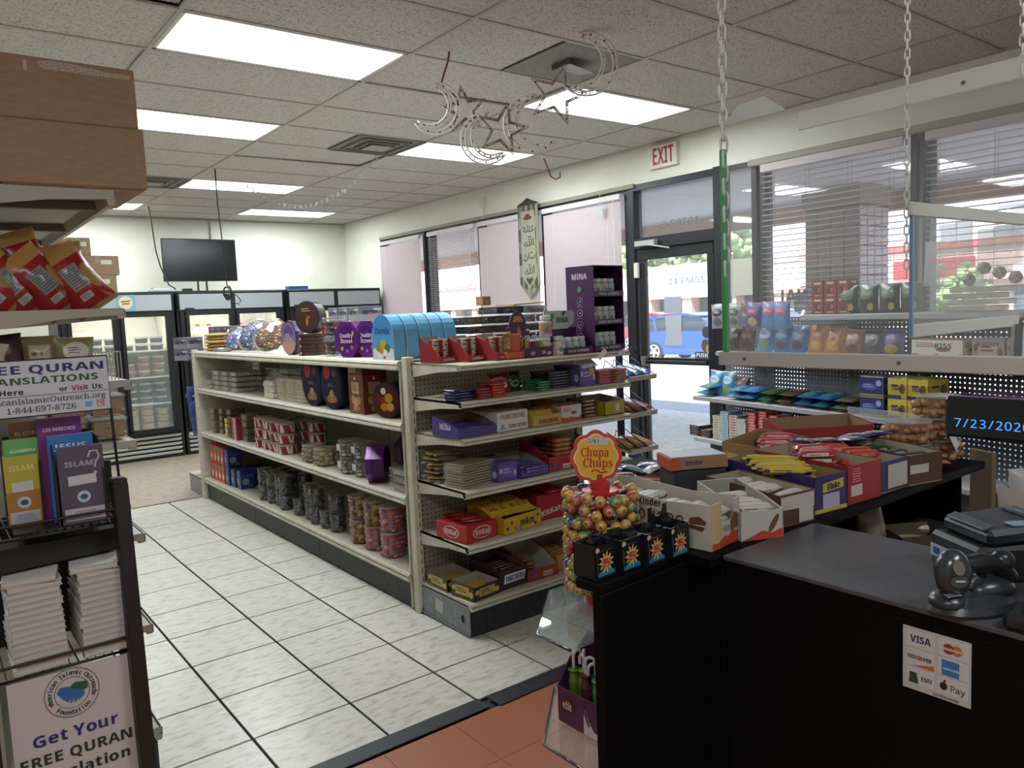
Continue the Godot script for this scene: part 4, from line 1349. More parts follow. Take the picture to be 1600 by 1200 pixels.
func octagon(w: float, h: float, c: float) -> Array:
	return [Vector2(-w / 2 + c, 0), Vector2(w / 2 - c, 0), Vector2(w / 2, c), Vector2(w / 2, h - c), Vector2(w / 2 - c, h), Vector2(-w / 2 + c, h), Vector2(-w / 2, h - c), Vector2(-w / 2, c)]

func make_quality_tin(l: String) -> Node3D:
	var t := thing("octagonal_tin", l, "tin", V0, 0, "purple octagonal candy tins")
	if not mats.has("quality"):
		var i := img(96, 96, "5a2068")
		el(i, 0.5, 0.45, 0.38, 0.36, "4a1a5c"); el(i, 0.28, 0.75, 0.06, 0.06, "c08a40"); el(i, 0.72, 0.72, 0.07, 0.07, "b04a5a"); el(i, 0.5, 0.82, 0.05, 0.05, "4a7ab0"); el(i, 0.78, 0.3, 0.04, 0.06, "c9a050")
		PM("quality", i, 0.25)
	part(t, "tin_body", PR(octagon(0.2, 0.21, 0.06), 0.10), M("4a1a58", 0.3, 0.2))
	part(t, "lid", PR(octagon(0.206, 0.213, 0.062), 0.03), M("5f2470", 0.3, 0.2), Vector3(0, 0.0, 0.04))
	var f := part(t, "lid_print", PR(octagon(0.19, 0.2, 0.056), 0.003), mats["quality"], Vector3(0, 0.005, 0.056))
	text(f, "Quality", 0.022, "e3d4e6", Vector3(0, 0.125, 0.003), V0, 0.11, serif)
	text(f, "Street", 0.022, "e3d4e6", Vector3(0, 0.092, 0.003), V0, 0.1, serif)
	return t

func make_damla_tin(l: String) -> Node3D:
	var t := thing("arched_candy_box", l, "box", V0, 0, "light blue arched candy boxes")
	var o := []
	for k in 13:
		var a := PI * k / 12
		o.append(Vector2(0.105 * cos(a), 0.13 + 0.115 * sin(a)))
	o.append(Vector2(-0.105, 0.0))
	o.append(Vector2(0.105, 0.0))
	if not mats.has("damla"):
		var i := img(128, 160, "4d96c4")
		rc(i, 0, 0, 1, 0.35, "3d82b8"); el(i, 0.5, 0.95, 0.7, 0.25, "c9d4d6"); el(i, 0.3, 0.72, 0.14, 0.1, "6b8a3a"); el(i, 0.52, 0.66, 0.14, 0.1, "c99a35"); el(i, 0.7, 0.74, 0.13, 0.1, "4f7a34"); el(i, 0.42, 0.8, 0.1, 0.07, "d8752f"); el(i, 0.6, 0.84, 0.1, 0.07, "d9dcd6"); el(i, 0.35, 0.9, 0.08, 0.05, "e0d8d8"); el(i, 0.55, 0.94, 0.07, 0.04, "c46a78")
		PM("damla", i, 0.3)
	part(t, "box_body", PR(o, 0.075), M("5fa6cc", 0.35))
	var f := part(t, "front_print", PR(o, 0.004), mats["damla"], Vector3(0, 0, 0.0385))
	text(f, "Damla", 0.034, "1d3f78", Vector3(0, 0.155, 0.003), V0, 0.14, sans, true)
	return t

func make_date_tray(l: String) -> Node3D:
	return clear_case("date_tray", l, "food tray", 0.19, 0.052, 0.22, speckmat("dates", "2a1c17", ["3a2821", "4a342a", "1d1310", "5a4236"], 140, 0.02, 0.06, 0.25), "clear trays of dates", 0.018, "dt")
func make_delight_box(l: String) -> Node3D:
	if not mats.has("delight"):
		var i := img(96, 64, "77767a")
		rc(i, 0, 0.0, 1, 0.55, "5d5d68"); el(i, 0.3, 0.42, 0.16, 0.16, "2d2f52"); el(i, 0.62, 0.38, 0.2, 0.14, "34304f"); el(i, 0.5, 0.5, 0.1, 0.08, "8c4a3a"); el(i, 0.8, 0.2, 0.2, 0.1, "9c9ca6"); lines(i, 0.05, 0.65, 0.9, 0.3, 4, "8a898c")
		PM("delight", i, 0.4)
	var t := thing("delight_box", l, "carton", V0, 0, "grey boxes of Turkish sweets")
	part(t, "carton", BX(0.165, 0.105, 0.2, 0.002), mats["delight"])
	part(t, "lid_seam", BX(0.167, 0.003, 0.202, 0.0), M("4a4a50", 0.6), Vector3(0, 0.09, 0))
	return t

func platter(label: String, fill: Material, r: float, at: Vector3, tilt: Vector3, turn: float) -> void:
	var t := thing("candy_platter", label, "platter", at, turn, "domed candy platters leaning on the top shelf")
	t.rotation_degrees = Vector3(tilt.x, turn, tilt.z)
	part(t, "tray", LT("plt%s" % r, [Vector2(0.0, 0.0), Vector2(r * 0.8, 0.0), Vector2(r, 0.02), Vector2(r * 1.02, 0.024)], 24), M("9a9484", 0.3))
	var b := MB.new()
	for k in 110:
		var a := k * 2.39996
		var q := sqrt(float(k) / 110.0)
		b.fix = Vector2((k % 8 + 0.5) / 8.0, ((k / 8) % 8 + 0.5) / 8.0)
		b.ball(Vector3(cos(a) * q * r * 0.86, 0.03 + 0.045 * (1 - q * q), sin(a) * q * r * 0.86), Vector3(0.017, 0.012, 0.014), 4, 6)
	part(t, "candies", b.mesh(), fill).set_meta("kind", "stuff")
	part(t, "dome", LT("dome%s" % r, [Vector2(r, 0.024), Vector2(r * 0.97, 0.06), Vector2(r * 0.8, 0.092), Vector2(r * 0.45, 0.108), Vector2(0, 0.112)], 24), M(Color(0.8, 0.8, 0.8), 0.03, 0.0, 0.05))

func build_long_side() -> void:
	var T := -90.0
	# --- bottom shelf (top at .20)
	var y := 0.201
	var nm := ["first", "second", "third", "fourth", "fifth", "sixth", "seventh", "eighth", "ninth", "tenth", "eleventh", "twelfth"]
	for k in 4:
		for lev in 2:
			put("juice_carton", Vector3(2.10, y + lev * 0.157, -7.12 + k * 0.095), T, "red and grey carton by the far post, %s row, %s along" % [["lower", "upper"][lev], nm[k]])
	for k in 3:
		for lev in (2 if k == 0 else 1):
			put("blue_carton", Vector3(2.10 + 0.01 * k, y + lev * 0.157, -6.72 + k * 0.115), T, "dark blue carton beside the red cartons, %s row, %s along" % [["lower", "upper"][lev], nm[k]])
	for k in 2:
		put("blue_carton", Vector3(2.27, y, -6.66 + k * 0.12), T, "dark blue carton in the second row of the bottom shelf, %s along" % nm[k])
	var zs := [-5.93, -5.78, -5.64, -5.5, -5.27, -5.09, -4.95, -4.66]
	for k in zs.size():
		for lev in 2:
			if (k == 4 or k == 7) and lev == 1 and k == 4:
				continue
			put("seed_tub", Vector3(2.085 + 0.012 * (k % 3), y + lev * 0.126, zs[k]), T + 5 * k, "clear tub of dark roasted seeds, %s row, %s from the blue cartons" % [["lower", "upper"][lev], nm[k]])
	for k in 6:
		put("seed_tub", Vector3(2.23, y + 0.126 * (k % 2), -5.86 + 0.19 * (k / 2) * 1.0 + 0.0 * k), T, "clear tub of dark roasted seeds standing in the second row, %s row, %s pair" % [["lower", "upper"][k % 2], nm[k / 2]])
	put("seed_tub", Vector3(2.09, y, -4.80), T, "single clear tub of dark roasted seeds standing low beside the last tall pair")
	for k in 3:
		var z := -4.33 + k * 0.2
		put("candy_tub_gold" if k < 2 else "candy_tub_pink", Vector3(2.10, y + 0.151, z), T, "tub of %s wrapped candy stacked on top, %s of three by the cream post" % [["golden", "orange", "pink"][k], nm[k]])
		put("candy_tub_gold" if k == 0 else "candy_tub_pink", Vector3(2.10, y, z), T, "tub of %s wrapped candy at the bottom, %s of three by the cream post" % [["golden", "violet", "pink"][k], nm[k]])
	for k in 2:
		put("candy_tub_pink", Vector3(2.28, y + 0.151 * k, -4.08), T, "tub of pink wrapped candy in the second row, %s" % ["lower", "upper"][k])
	# --- third shelf (top at .62)
	y = 0.621
	for c in 3:
		for lev in 4:
			put("nut_case", Vector3(2.12 + 0.03 * c, y + lev * 0.057, -7.05 + c * 0.125), T, "clear box of brown nut sweets at the far end, column %s, level %s" % [nm[c], nm[lev]])
	for lev in 4:
		put("yellow_stack", Vector3(2.11, y + lev * 0.042, -6.62), T, "sweet box with yellow label, %s in its stack" % nm[lev])
	for lev in 6:
		put("pink_box", Vector3(2.11, y + lev * 0.031, -6.45), T, "dark red carton with pink label, %s in its stack" % nm[lev])
	for lev in 4:
		put("nut_case", Vector3(2.14, y + lev * 0.057, -6.28), T, "clear box of brown nut sweets beside the pink labelled stack, level %s" % nm[lev])
	for c in 4:
		for lev in 3:
			put("halva_tub", Vector3(2.10, y + lev * 0.078, -5.92 + c * 0.16), T + 40 * c + 15 * lev, "round red and white labelled tub, column %s from the far end, level %s" % [nm[c], nm[lev]])
	for c in 3:
		for lev in 3:
			put("halva_tub", Vector3(2.27, y + lev * 0.078, -5.7 + c * 0.2), T + 30 * c, "round red and white labelled tub in the second row, column %s, level %s" % [nm[c], nm[lev]])
	for c in 2:
		put("biscuit_tub", Vector3(2.10, y, -4.98 + c * 0.19), T, "tub of pale ring biscuits beside the red labelled tubs, %s" % nm[c])
	for lev in 2:
		put("mixed_tub", Vector3(2.10, y + lev * 0.106, -4.42), T, "clear tub of mixed candy with paper label, %s" % ["lower", "upper"][lev])
		put("mixed_tub", Vector3(2.12, y + lev * 0.106, -4.26), T, "clear tub of mixed candy beside the purple tin, %s" % ["lower", "upper"][lev])
	put("quality_tin", Vector3(2.10, y, -4.05), -130, "purple octagonal candy tin on the third shelf, turned towards the aisle")
	for lev in 3:
		put("pastry_tray", Vector3(2.13, y + lev * 0.043, -3.72), T, "clear sweet tray beside the cream post on the third shelf, level %s" % nm[lev])
	for k in 3:
		put("quality_tin", Vector3(2.43, y, -4.24 + k * 0.125), 0, "purple octagonal candy tin at the back of the third shelf, %s" % nm[k])
	# --- second shelf (top at 1.014)
	y = 1.015
	for c in 3:
		for lev in 4:
			put("pastry_tray", Vector3(2.13 + 0.01 * c, y + lev * 0.043, -6.82 + c * 0.19), T, "clear tray of pale pastries, column %s from the far end, level %s" % [nm[c], nm[lev]])
	for lev in 2:
		put("pastry_tray", Vector3(2.13, y + lev * 0.043, -7.03), T, "clear tray of pale pastries against the far post, level %s" % nm[lev])
	for lev in 7:
		put("pastry_tray", Vector3(2.32, y + lev * 0.043, -6.35), T, "clear tray of pale pastries in the tall rear stack, level %s" % nm[lev])
	for c in 3:
		for lev in 5:
			put("dark_tray", Vector3(2.32, y + lev * 0.041, -6.0 + c * 0.24), T, "tray of dark sweets at the back of the second shelf, column %s, level %s" % [nm[c], nm[lev]])
	put("meringue_bag", Vector3(2.13, y, -5.66), T, "clear bag of white meringues on the second shelf")
	for k in 3:
		put("biscuit_stack", Vector3(2.11, y, -5.44 + k * 0.17), T, "film wrapped stack of pale ring biscuits, %s from the meringues" % nm[k])
	var navy := tin_print("navytin", "1d2236", "", [[0.5, 0.78, 0.2, 0.1, "a8764c"], [0.36, 0.8, 0.11, 0.08, "8f5f3c"], [0.64, 0.8, 0.11, 0.08, "94643f"], [0.5, 0.68, 0.1, 0.08, "b08255"], [0.3, 0.22, 0.16, 0.16, "a83024"], [0.66, 0.24, 0.1, 0.09, "5a4a34"]], [[0.34, 0.48, 0.34, 0.08, 2, "7d86a0"]])
	for k in 2:
		var t := standing_tin("biscuit_tin", "navy oval biscuit tin standing on edge, %s" % ["next to the film wrapped biscuits", "next to the brown biscuit box"][k], 0.105, 0.155, 0.09, navy, M("1a1e30", 0.35, 0.3))
		t.position = Vector3(2.10, y, -4.84 + k * 0.30)
		t.rotation_degrees.y = -78
	var bb := thing("biscuit_carton", "brown carton of butter cookies with beige label on the second shelf", "carton", Vector3(2.13, y, -4.19), T)
	if not mats.has("bcookie"):
		var i := img(128, 160, "6b2f22")
		rc(i, 0.22, 0.2, 0.5, 0.3, "b09a7c"); lines(i, 0.26, 0.24, 0.4, 0.22, 4, "7a3a2a"); el(i, 0.3, 0.65, 0.14, 0.11, "b58350"); el(i, 0.5, 0.72, 0.16, 0.13, "c2935c"); el(i, 0.68, 0.66, 0.13, 0.1, "a87846"); el(i, 0.4, 0.86, 0.12, 0.08, "b58350"); el(i, 0.62, 0.86, 0.1, 0.07, "94643c"); el(i, 0.45, 0.1, 0.05, 0.05, "d6c9b4")
		PM("bcookie", i)
	part(bb, "carton", BX(0.19, 0.235, 0.16, 0.003), mats["bcookie"])
	var bb2 := thing("biscuit_carton", "flat brown biscuit carton lying on top of the butter cookie carton", "carton", Vector3(2.13, y + 0.236, -4.19), T)
	part(bb2, "carton", BX(0.19, 0.05, 0.16, 0.003), M("5a281e", 0.45))
	part(bb2, "picture_label", BX(0.09, 0.035, 0.002, 0.0), M("a88a68", 0.5), Vector3(-0.03, 0.007, 0.081))
	var redt := tin_print("redtin", "4a1c18", "", [[0.62, 0.42, 0.16, 0.14, "b58a30"], [0.45, 0.68, 0.16, 0.12, "a87828"], [0.68, 0.68, 0.14, 0.12, "c09a3a"], [0.4, 0.5, 0.1, 0.1, "9c2820"], [0.42, 0.22, 0.1, 0.1, "d8d0c4"], [0.2, 0.5, 0.05, 0.2, "6b2a22"]], [])
	var rt := standing_tin("biscuit_tin", "round red and brown biscuit tin standing on edge beside the cream post", 0.10, 0.10, 0.15, redt, M("2e1a18", 0.35, 0.3))
	rt.position = Vector3(2.13, y, -3.86)
	rt.rotation_degrees.y = -72
	# --- top (1.345)
	y = 1.346
	for r in 2:
		for k in 7:
			put("delight_box", Vector3(2.36, y + r * 0.107, -7.60 + k * 0.18), T, "grey picture box, far row on the gondola top, %s layer, %s along" % [["lower", "upper"][r], nm[k]])
	for k in 2:
		put("delight_box", Vector3(2.05, y - 0.09 + k * 0.107, -7.62), -60, "grey picture box of sweets standing out at the far corner, %s" % ["lower", "upper"][k])
	for k in 5:
		for r in 2:
			put("delight_box", Vector3(2.75, y + 0.107 * (r + 1) if k > 1 else y + 0.107 * r, -6.1 + k * 0.18), T, "grey picture box, raised middle row, %s layer, %s along" % [["lower", "upper"][r], nm[k]])
			if k > 1 and r == 0:
				put("delight_box", Vector3(2.75, y, -6.1 + k * 0.18), T, "grey picture box of sweets under the raised middle row, %s along" % nm[k])
	for k in 5:
		one("flatbread_bag", "bag of flat round bread in the stack by the far post, %s up" % nm[k], "bread", LT("pita", [Vector2(0.0, 0.0), Vector2(0.09, 0.002), Vector2(0.118, 0.016), Vector2(0.09, 0.03), Vector2(0.0, 0.033)], 22), noise_mat("bread", [[0.0, "8f6a3a"], [0.5, "b08a52"], [1.0, "c4a06a"]], 0.03, 5.0, 0.7), Vector3(2.14 + 0.008 * (k % 2), y + k * 0.031, -7.02 + 0.01 * (k % 3)), V0, "flatbread stack")
	one("foil_tray", "shallow foil tray in front of the flatbread stack", "tray", LT("foil", [Vector2(0.0, 0.0), Vector2(0.08, 0.0), Vector2(0.095, 0.028), Vector2(0.1, 0.03)], 18, 1.3, 0.8), M("b0b0ae", 0.3, 0.6), Vector3(2.08, y, -6.72), Vector3(0, 90, 0))
	platter("small blue domed candy platter leaning beside the flatbread", speckmat("bluec", "2a3f6b", ["4a6aa0", "8aa0c4", "1d2f58", "c4cad6", "8a3a3a"]), 0.10, Vector3(2.12, y + 0.089, -6.40), Vector3(58, 0, 0), -60)
	platter("large blue domed candy platter leaning on the top shelf", speckmat("bluec2", "23294a", ["3f4a80", "8d94b0", "171b33", "b9bac8", "6b5a7a"]), 0.14, Vector3(2.15, y + 0.118, -6.08), Vector3(55, 0, 0), -55)
	platter("brown and gold domed candy platter leaning on the top shelf", speckmat("brownc", "4a2f1f", ["6b4428", "c9b48a", "2f1d14", "a8854a", "8a3a26"]), 0.14, Vector3(2.15, y + 0.114, -5.72), Vector3(52, 0, 0), -52)
	platter("brown domed candy platter partly behind the gold one", speckmat("brownc", "4a2f1f", ["6b4428"]), 0.13, Vector3(2.36, y + 0.106, -5.42), Vector3(52, 0, 0), -52)
	var pur := tin_print("ovalpurple", "7a6488", "", [[0.5, 0.8, 0.5, 0.3, "b08a6a"], [0.5, 0.3, 0.3, 0.2, "5d4478"], [0.5, 0.55, 0.3, 0.1, "9c7f8f"]], [[0.3, 0.36, 0.4, 0.12, 2, "c9b8cf"]])
	var ov := standing_tin("oval_candy_tin", "tall oval violet and tan candy tin standing on the gondola top", 0.075, 0.115, 0.07, pur, M("6b5a78", 0.35, 0.2))
	ov.position = Vector3(2.08, y, -5.16)
	ov.rotation_degrees.y = -70
	var brn := tin_print("browntin", "3d2a25", "", [[0.5, 0.62, 0.06, 0.14, "8c6a34"], [0.58, 0.48, 0.07, 0.05, "a83a2c"]], [[0.3, 0.2, 0.42, 0.14, 2, "a88a50"]])
	for k in 3:
		var ct := thing("round_candy_tin", "brown round candy tin lying flat, %s of the stack of three" % ["bottom", "middle", "top"][k], "tin", Vector3(2.12, y + k * 0.048, -4.93), T)
		part(ct, "tin_body", LT("ctin", [Vector2(0.0, 0.0), Vector2(0.092, 0.0), Vector2(0.092, 0.03), Vector2(0.096, 0.031), Vector2(0.096, 0.046), Vector2(0, 0.047)], 24), M("45322d", 0.35, 0.2))
		part(ct, "emblem", PR(oval(0.012, 0.009), 0.002), M("a89a80", 0.4), Vector3(0.02, 0.015, 0.093))
	var st := standing_tin("round_candy_tin", "brown round candy tin standing on edge atop the flat tins", 0.10, 0.105, 0.075, brn, M("45322d", 0.35, 0.2))
	st.position = Vector3(2.12, y + 0.145, -4.93)
	st.rotation_degrees.y = -62
	for lev in 2:
		var jt := clear_tub("wrapped_candy_jar", "clear jar of wrapped candy with red label, %s" % ["lower", "upper"][lev], "jar", 0.07, 0.12, speckmat("wrapmix", "5f4a3a", ["8a3a2c", "4a6a88", "b59a6a", "2f2a24", "8c8a70", "6a4a2c"]), "8f8a84", "wrapped candy jars on the gondola top", 0.018, "w")
		jt.position = Vector3(2.13, y + lev * 0.122, -4.60)
		jt.rotation_degrees.y = T
		part(jt, "red_label", BX(0.05, 0.07, 0.003, 0.0), M("a02c24", 0.5), Vector3(-0.045, 0.02, 0.055), Vector3(0, -40, 0))
	put("quality_tin", Vector3(2.11, y, -4.30), -72, "purple octagonal candy tin standing on the gondola top in front")
	put("quality_tin", Vector3(2.17, y, -4.16), -72, "purple octagonal candy tin behind the front one on the gondola top")
	for lev in 2:
		var jt2 := clear_tub("nougat_jar", "clear jar of beige nougat beside the blue arched boxes, %s" % ["lower", "upper"][lev], "jar", 0.07, 0.11, speckmat("noug", "9c8f74", ["b8ab8c", "c9bfa4", "84765a", "a88a5c"]), "a8a49a", "nougat jars", 0.018, "n")
		jt2.position = Vector3(2.17, y + lev * 0.112, -3.94)
	for k in 5:
		put("damla_tin", Vector3(2.06 + k * 0.082, y, -3.77), -86, "light blue arched candy box at the gondola corner, %s" % ["foremost", "second", "third", "fourth", "rearmost"][k])
	# dates behind the arched boxes
	for lev in 5:
		for k in 3:
			if lev == 4 and k == 0:
				continue
			put("date_tray", Vector3(2.62 + k * 0.20 - 0.07 * (lev % 2), y + lev * 0.054, -3.78), 0, "clear tray of dark dates in the big pile, level %s, %s across" % [nm[lev], nm[k]])
	for lev in 3:
		put("date_tray", Vector3(2.30, y + lev * 0.054, -4.10), 0, "clear tray of dark dates beside the big pile, level %s" % nm[lev])
	for lev in 4:
		put("date_tray", Vector3(3.22, y + lev * 0.054, -3.72), 0, "clear tray of dark dates behind the bear display, level %s" % nm[lev])
	one("small_carton", "small tan carton on top of the date trays", "carton", BX(0.07, 0.055, 0.06, 0.002), M("8c7248", 0.6), Vector3(2.74, y + 0.275, -3.82), Vector3(0, 10, 0))
	one("flat_carton", "opened flat tan cardboard lying on the date trays", "carton", BX(0.26, 0.008, 0.16, 0.001), M("9c8250", 0.7), Vector3(2.97, y + 0.272, -3.76), Vector3(0, 6, 2))

# ---------------------------------------------------------------- cartons, open display boxes and bars
func carton(called: String, label: String, at: Vector3, turn: float, w: float, h: float, d: float, mt: Material, group := "") -> Node3D:
	var t := thing(called, label, "box", at, turn, group)
	part(t, "carton", BX(w, h, d, 0.002), mt)
	part(t, "lid_flap", BX(w * 0.98, 0.003, d * 0.98, 0.001), mt, Vector3(0, h, 0))
	return t

# open display box: low front, sloping sides, tall back; front faces local z
func open_box(called: String, label: String, at: Vector3, turn: float, w: float, h: float, d: float, front: float, outside: Material, inside: Material, group := "") -> Node3D:
	var t := thing(called, label, "box", at, turn, group)
	var th := 0.003
	part(t, "bottom_panel", BX(w, th, d, 0.0), inside)
	part(t, "front_panel", BX(w, front, th, 0.0), outside, Vector3(0, 0, d / 2 - th / 2))
	part(t, "back_panel", BX(w, h, th, 0.0), outside, Vector3(0, 0, -d / 2 + th / 2))
	part(t, "back_lining", BX(w - 0.008, h - 0.002, 0.001, 0.0), inside, Vector3(0, 0.001, -d / 2 + th + 0.001))
	for s: float in [-1.0, 1.0]:
		var b := MB.new()
		b.t = Transform3D(Basis(Vector3.UP, -PI / 2), V0)
		b.prism(PackedVector2Array([Vector2(-d / 2, 0), Vector2(d / 2, 0), Vector2(d / 2, front), Vector2(d * 0.1, front + (h - front) * 0.55), Vector2(-d / 2, h)]), th)
		part(t, "side_panel", b.mesh(), outside, Vector3(s * (w / 2 - th / 2), 0, 0))
		var q := MB.new()
		q.t = Transform3D(Basis(Vector3.UP, -PI / 2), V0)
		q.prism(PackedVector2Array([Vector2(-d / 2 + 0.004, 0.002), Vector2(d / 2 - 0.004, 0.002), Vector2(d / 2 - 0.004, front - 0.002), Vector2(d * 0.1, front + (h - front) * 0.55 - 0.003), Vector2(-d / 2 + 0.004, h - 0.003)]), 0.001)
		part(t, "side_lining", q.mesh(), inside, Vector3(s * (w / 2 - th - 0.001), 0, 0))
	return t

func stripe(key: String, base: String, band: String, ink: String, accent := "") -> StandardMaterial3D:
	if mats.has(key):
		return mats[key]
	var i := img(96, 48, base)
	rc(i, 0.2, 0.2, 0.6, 0.6, band)
	lines(i, 0.27, 0.34, 0.46, 0.34, 2, ink)
	if accent:
		el(i, 0.86, 0.6, 0.08, 0.2, accent)
		el(i, 0.12, 0.4, 0.07, 0.16, accent)
	rc(i, 0, 0, 0.03, 1, base)
	return PM(key, i, 0.3)

# wrapped bar: flattened tube with crimped ends, lying along z
func bar_mesh(w: float, L: float, h: float) -> ArrayMesh:
	var key := "bar%.3f,%.3f,%.3f" % [w, L, h]
	if meshes.has(key):
		return meshes[key]
	var b := MB.new()
	var prof := [[-0.5, 0.03], [-0.44, 0.06], [-0.41, 0.85], [-0.3, 1.0], [0.3, 1.0], [0.41, 0.85], [0.44, 0.06], [0.5, 0.03]]
	var N := 8
	for k in prof.size() - 1:
		for j in N:
			var P := []
			for e in [[k, j], [k, j + 1], [k + 1, j + 1], [k + 1, j]]:
				var a: float = TAU * (float(e[1]) + 0.5) / N
				var f: float = prof[e[0]][1]
				P.append(Vector3(cos(a) * w * 0.52, h * 0.5 + sin(a) * h * 0.54 * f, prof[e[0]][0] * L))
			var nn: Vector3 = Vector3(cos(TAU * (j + 1) / N) / w, sin(TAU * (j + 1) / N) / h, 0).normalized()
			var u0: float = float(prof[k][0]) + 0.5
			var u1: float = float(prof[k + 1][0]) + 0.5
			var v0 := absf(fposmod(float(j) / N + 0.25, 1.0) * 2 - 1)
			var v1 := absf(fposmod(float(j + 1) / N + 0.25, 1.0) * 2 - 1)
			b.quad(P[0], P[1], P[2], P[3], nn, Vector2(u0, v0), Vector2(u0, v1), Vector2(u1, v1), Vector2(u1, v0))
	meshes[key] = b.mesh()
	return meshes[key]

# nx bars side by side in a given number of layers, in a box turned by "turn"; each a thing of its own
func bars(label: String, at: Vector3, turn: float, nx: int, layers: int, w: float, L: float, h: float, mt: Material, group: String, messy := 0.0) -> void:
	var q := Basis(Vector3.UP, deg_to_rad(turn))
	for lay in layers:
		for i in nx:
			var p := at + q * Vector3((i - (nx - 1) / 2.0) * w * 1.04 + rng.randf_range(-1, 1) * messy * w, lay * h * 1.02, rng.randf_range(-1, 1) * messy * 0.03)
			one("candy_bar", label, "candy bar", bar_mesh(w, L, h), mt, p, Vector3(0, turn + rng.randf_range(-14, 14) * messy, rng.randf_range(-6, 6) * messy), group)

func flatbars(label: String, at: Vector3, turn: float, n: int, w: float, h: float, d: float, mt: Material, group: String) -> void:
	for k in n:
		one("candy_bar", label, "candy bar", BX(w, h * 0.94, d, 0.003), mt, at + Vector3(rng.randf_range(-1, 1) * 0.004, k * h, rng.randf_range(-1, 1) * 0.004), Vector3(0, turn + rng.randf_range(-4, 4), 0), group)

func build_endcap() -> void:
	var inner := M("a89f8c", 0.7)
	var grey := M("8d8a84", 0.7)
	# ---- base deck (.17)
	var y := 0.172
	var yb := stripe("yelblack", "23211c", "b3963a", "23211c", "c9a83e")
	open_box("display_box", "black and yellow open carton at the back corner of the end display base", Vector3(2.12, y, -3.36), 0, 0.17, 0.075, 0.19, 0.065, yb, inner)
	bars("gold wrapped bar in the rear black and yellow carton", Vector3(2.12, y + 0.02, -3.36), 90, 3, 1, 0.04, 0.13, 0.022, M("b39436", 0.3), "gold bars", 0.6)
	open_box("display_box", "black and yellow open carton at the front corner of the end display base", Vector3(2.135, y, -3.155), 8, 0.18, 0.08, 0.17, 0.07, yb, inner)
	bars("gold wrapped bar in the front black and yellow carton", Vector3(2.135, y + 0.025, -3.155), 80, 3, 1, 0.04, 0.13, 0.022, M("b39436", 0.3), "gold bars", 0.6)
	var sn := open_box("display_box", "dark brown open peanut bar carton with blue lettered name", Vector3(2.325, y, -3.22), 4, 0.19, 0.13, 0.25, 0.10, M("2e1d1a", 0.45), M("54463c", 0.7))
	var sp := part(sn, "name_panel", PR([Vector2(-0.075, 0.03), Vector2(0.065, 0.03), Vector2(0.075, 0.075), Vector2(-0.065, 0.075)], 0.002), M("d8d8dc", 0.5), Vector3(0.005, 0, 0.126))
	text(sp, "SNICKERS", 0.027, "25316e", Vector3(0, 0.052, 0.002), V0, 0.125, sans, true)
	bars("brown wrapped bar in the dark brown peanut bar carton", Vector3(2.325, y + 0.07, -3.2), 94, 5, 1, 0.036, 0.15, 0.024, stripe("snick", "33211c", "c9c9d0", "2f3f86"), "brown peanut bars", 0.5)
	var rw := open_box("display_box", "red carton with white inside and torn front opening on the end display base", Vector3(2.53, y, -3.22), -2, 0.2, 0.15, 0.26, 0.06, M("a8322a", 0.45), M("b5b2ab", 0.6))
	part(rw, "sticker", BX(0.025, 0.03, 0.002, 0.0), M("3a5a9a", 0.5), Vector3(-0.06, 0.02, 0.132))
	part(rw, "name_panel", BX(0.06, 0.025, 0.002, 0.0), M("cfc4bc", 0.5), Vector3(0.03, 0.012, 0.132))
	text(rw, "Hanuta", 0.014, "a02a26", Vector3(0.03, 0.024, 0.134), V0, 0.052)
	bars("biscuit bar in the torn red carton", Vector3(2.49, y + 0.01, -3.24), 90, 3, 3, 0.05, 0.09, 0.022, stripe("hanu", "8c5a34", "b5895a", "6b2f22"), "hazelnut wafers", 0.2)
	var tw := open_box("display_box", "gold caramel bar carton beside the tall red carton on the base", Vector3(2.74, y, -3.24), -3, 0.19, 0.14, 0.26, 0.09, M("a38a4a", 0.45), inner)
	text(tw, "Twix", 0.03, "8c2a22", Vector3(0.0, 0.045, 0.132), V0, 0.11, serif, true)
	text(tw, "Limited", 0.013, "6b5a2c", Vector3(0, 0.075, 0.132), V0, 0.06, serif)
	bars("gold and red bar in the gold carton", Vector3(2.74, y + 0.05, -3.24), 90, 5, 1, 0.036, 0.15, 0.024, stripe("twix", "a8803a", "8c3a2a", "d8c080"), "gold caramel bars", 0.4)
	open_box("display_box", "dark chocolate carton at the far end of the base", Vector3(2.98, y, -3.24), 0, 0.2, 0.12, 0.26, 0.08, M("3a2620", 0.45), inner)
	# ---- fifth level (.447)
	y = 0.449
	var kk := M("a8261f", 0.4)
	var k1 := carton("wafer_bar_box", "open red wafer bar carton on the left of its shelf", Vector3(2.15, y, -3.235), 6, 0.2, 0.085, 0.24, kk)
	for f in [[Vector3(0.0, 0.045, 0.121), V0, 0.13], [Vector3(-0.101, 0.045, 0.0), Vector3(0, -90, 0), 0.13]]:
		var ov := part(k1, "emblem", PR(oval(0.06, 0.03), 0.002), M("d6cfc6", 0.4), f[0], f[1])
		part(ov, "emblem_red", PR(oval(0.055, 0.0265), 0.002), kk, Vector3(0, 0, 0.001))
		text(ov, "KitKat", 0.026, "d6cfc6", Vector3(0, 0, 0.003), V0, 0.09, sans, true)
	bars("red wafer bar lying on the left carton", Vector3(2.15, y + 0.09, -3.235), 80, 4, 1, 0.055, 0.13, 0.014, stripe("kkbar", "8c1f1a", "b8352c", "d8cfc6"), "red wafer bars", 0.6)
	var ye := M("bf9a1e", 0.4)
	var m1 := open_box("display_box", "yellow peanut candy carton overflowing with yellow bags", Vector3(2.405, y, -3.25), 6, 0.27, 0.12, 0.28, 0.085, ye, inner)
	text(m1, "m&m", 0.036, "30211a", Vector3(0.03, 0.045, 0.142), V0, 0.1, sans, true)
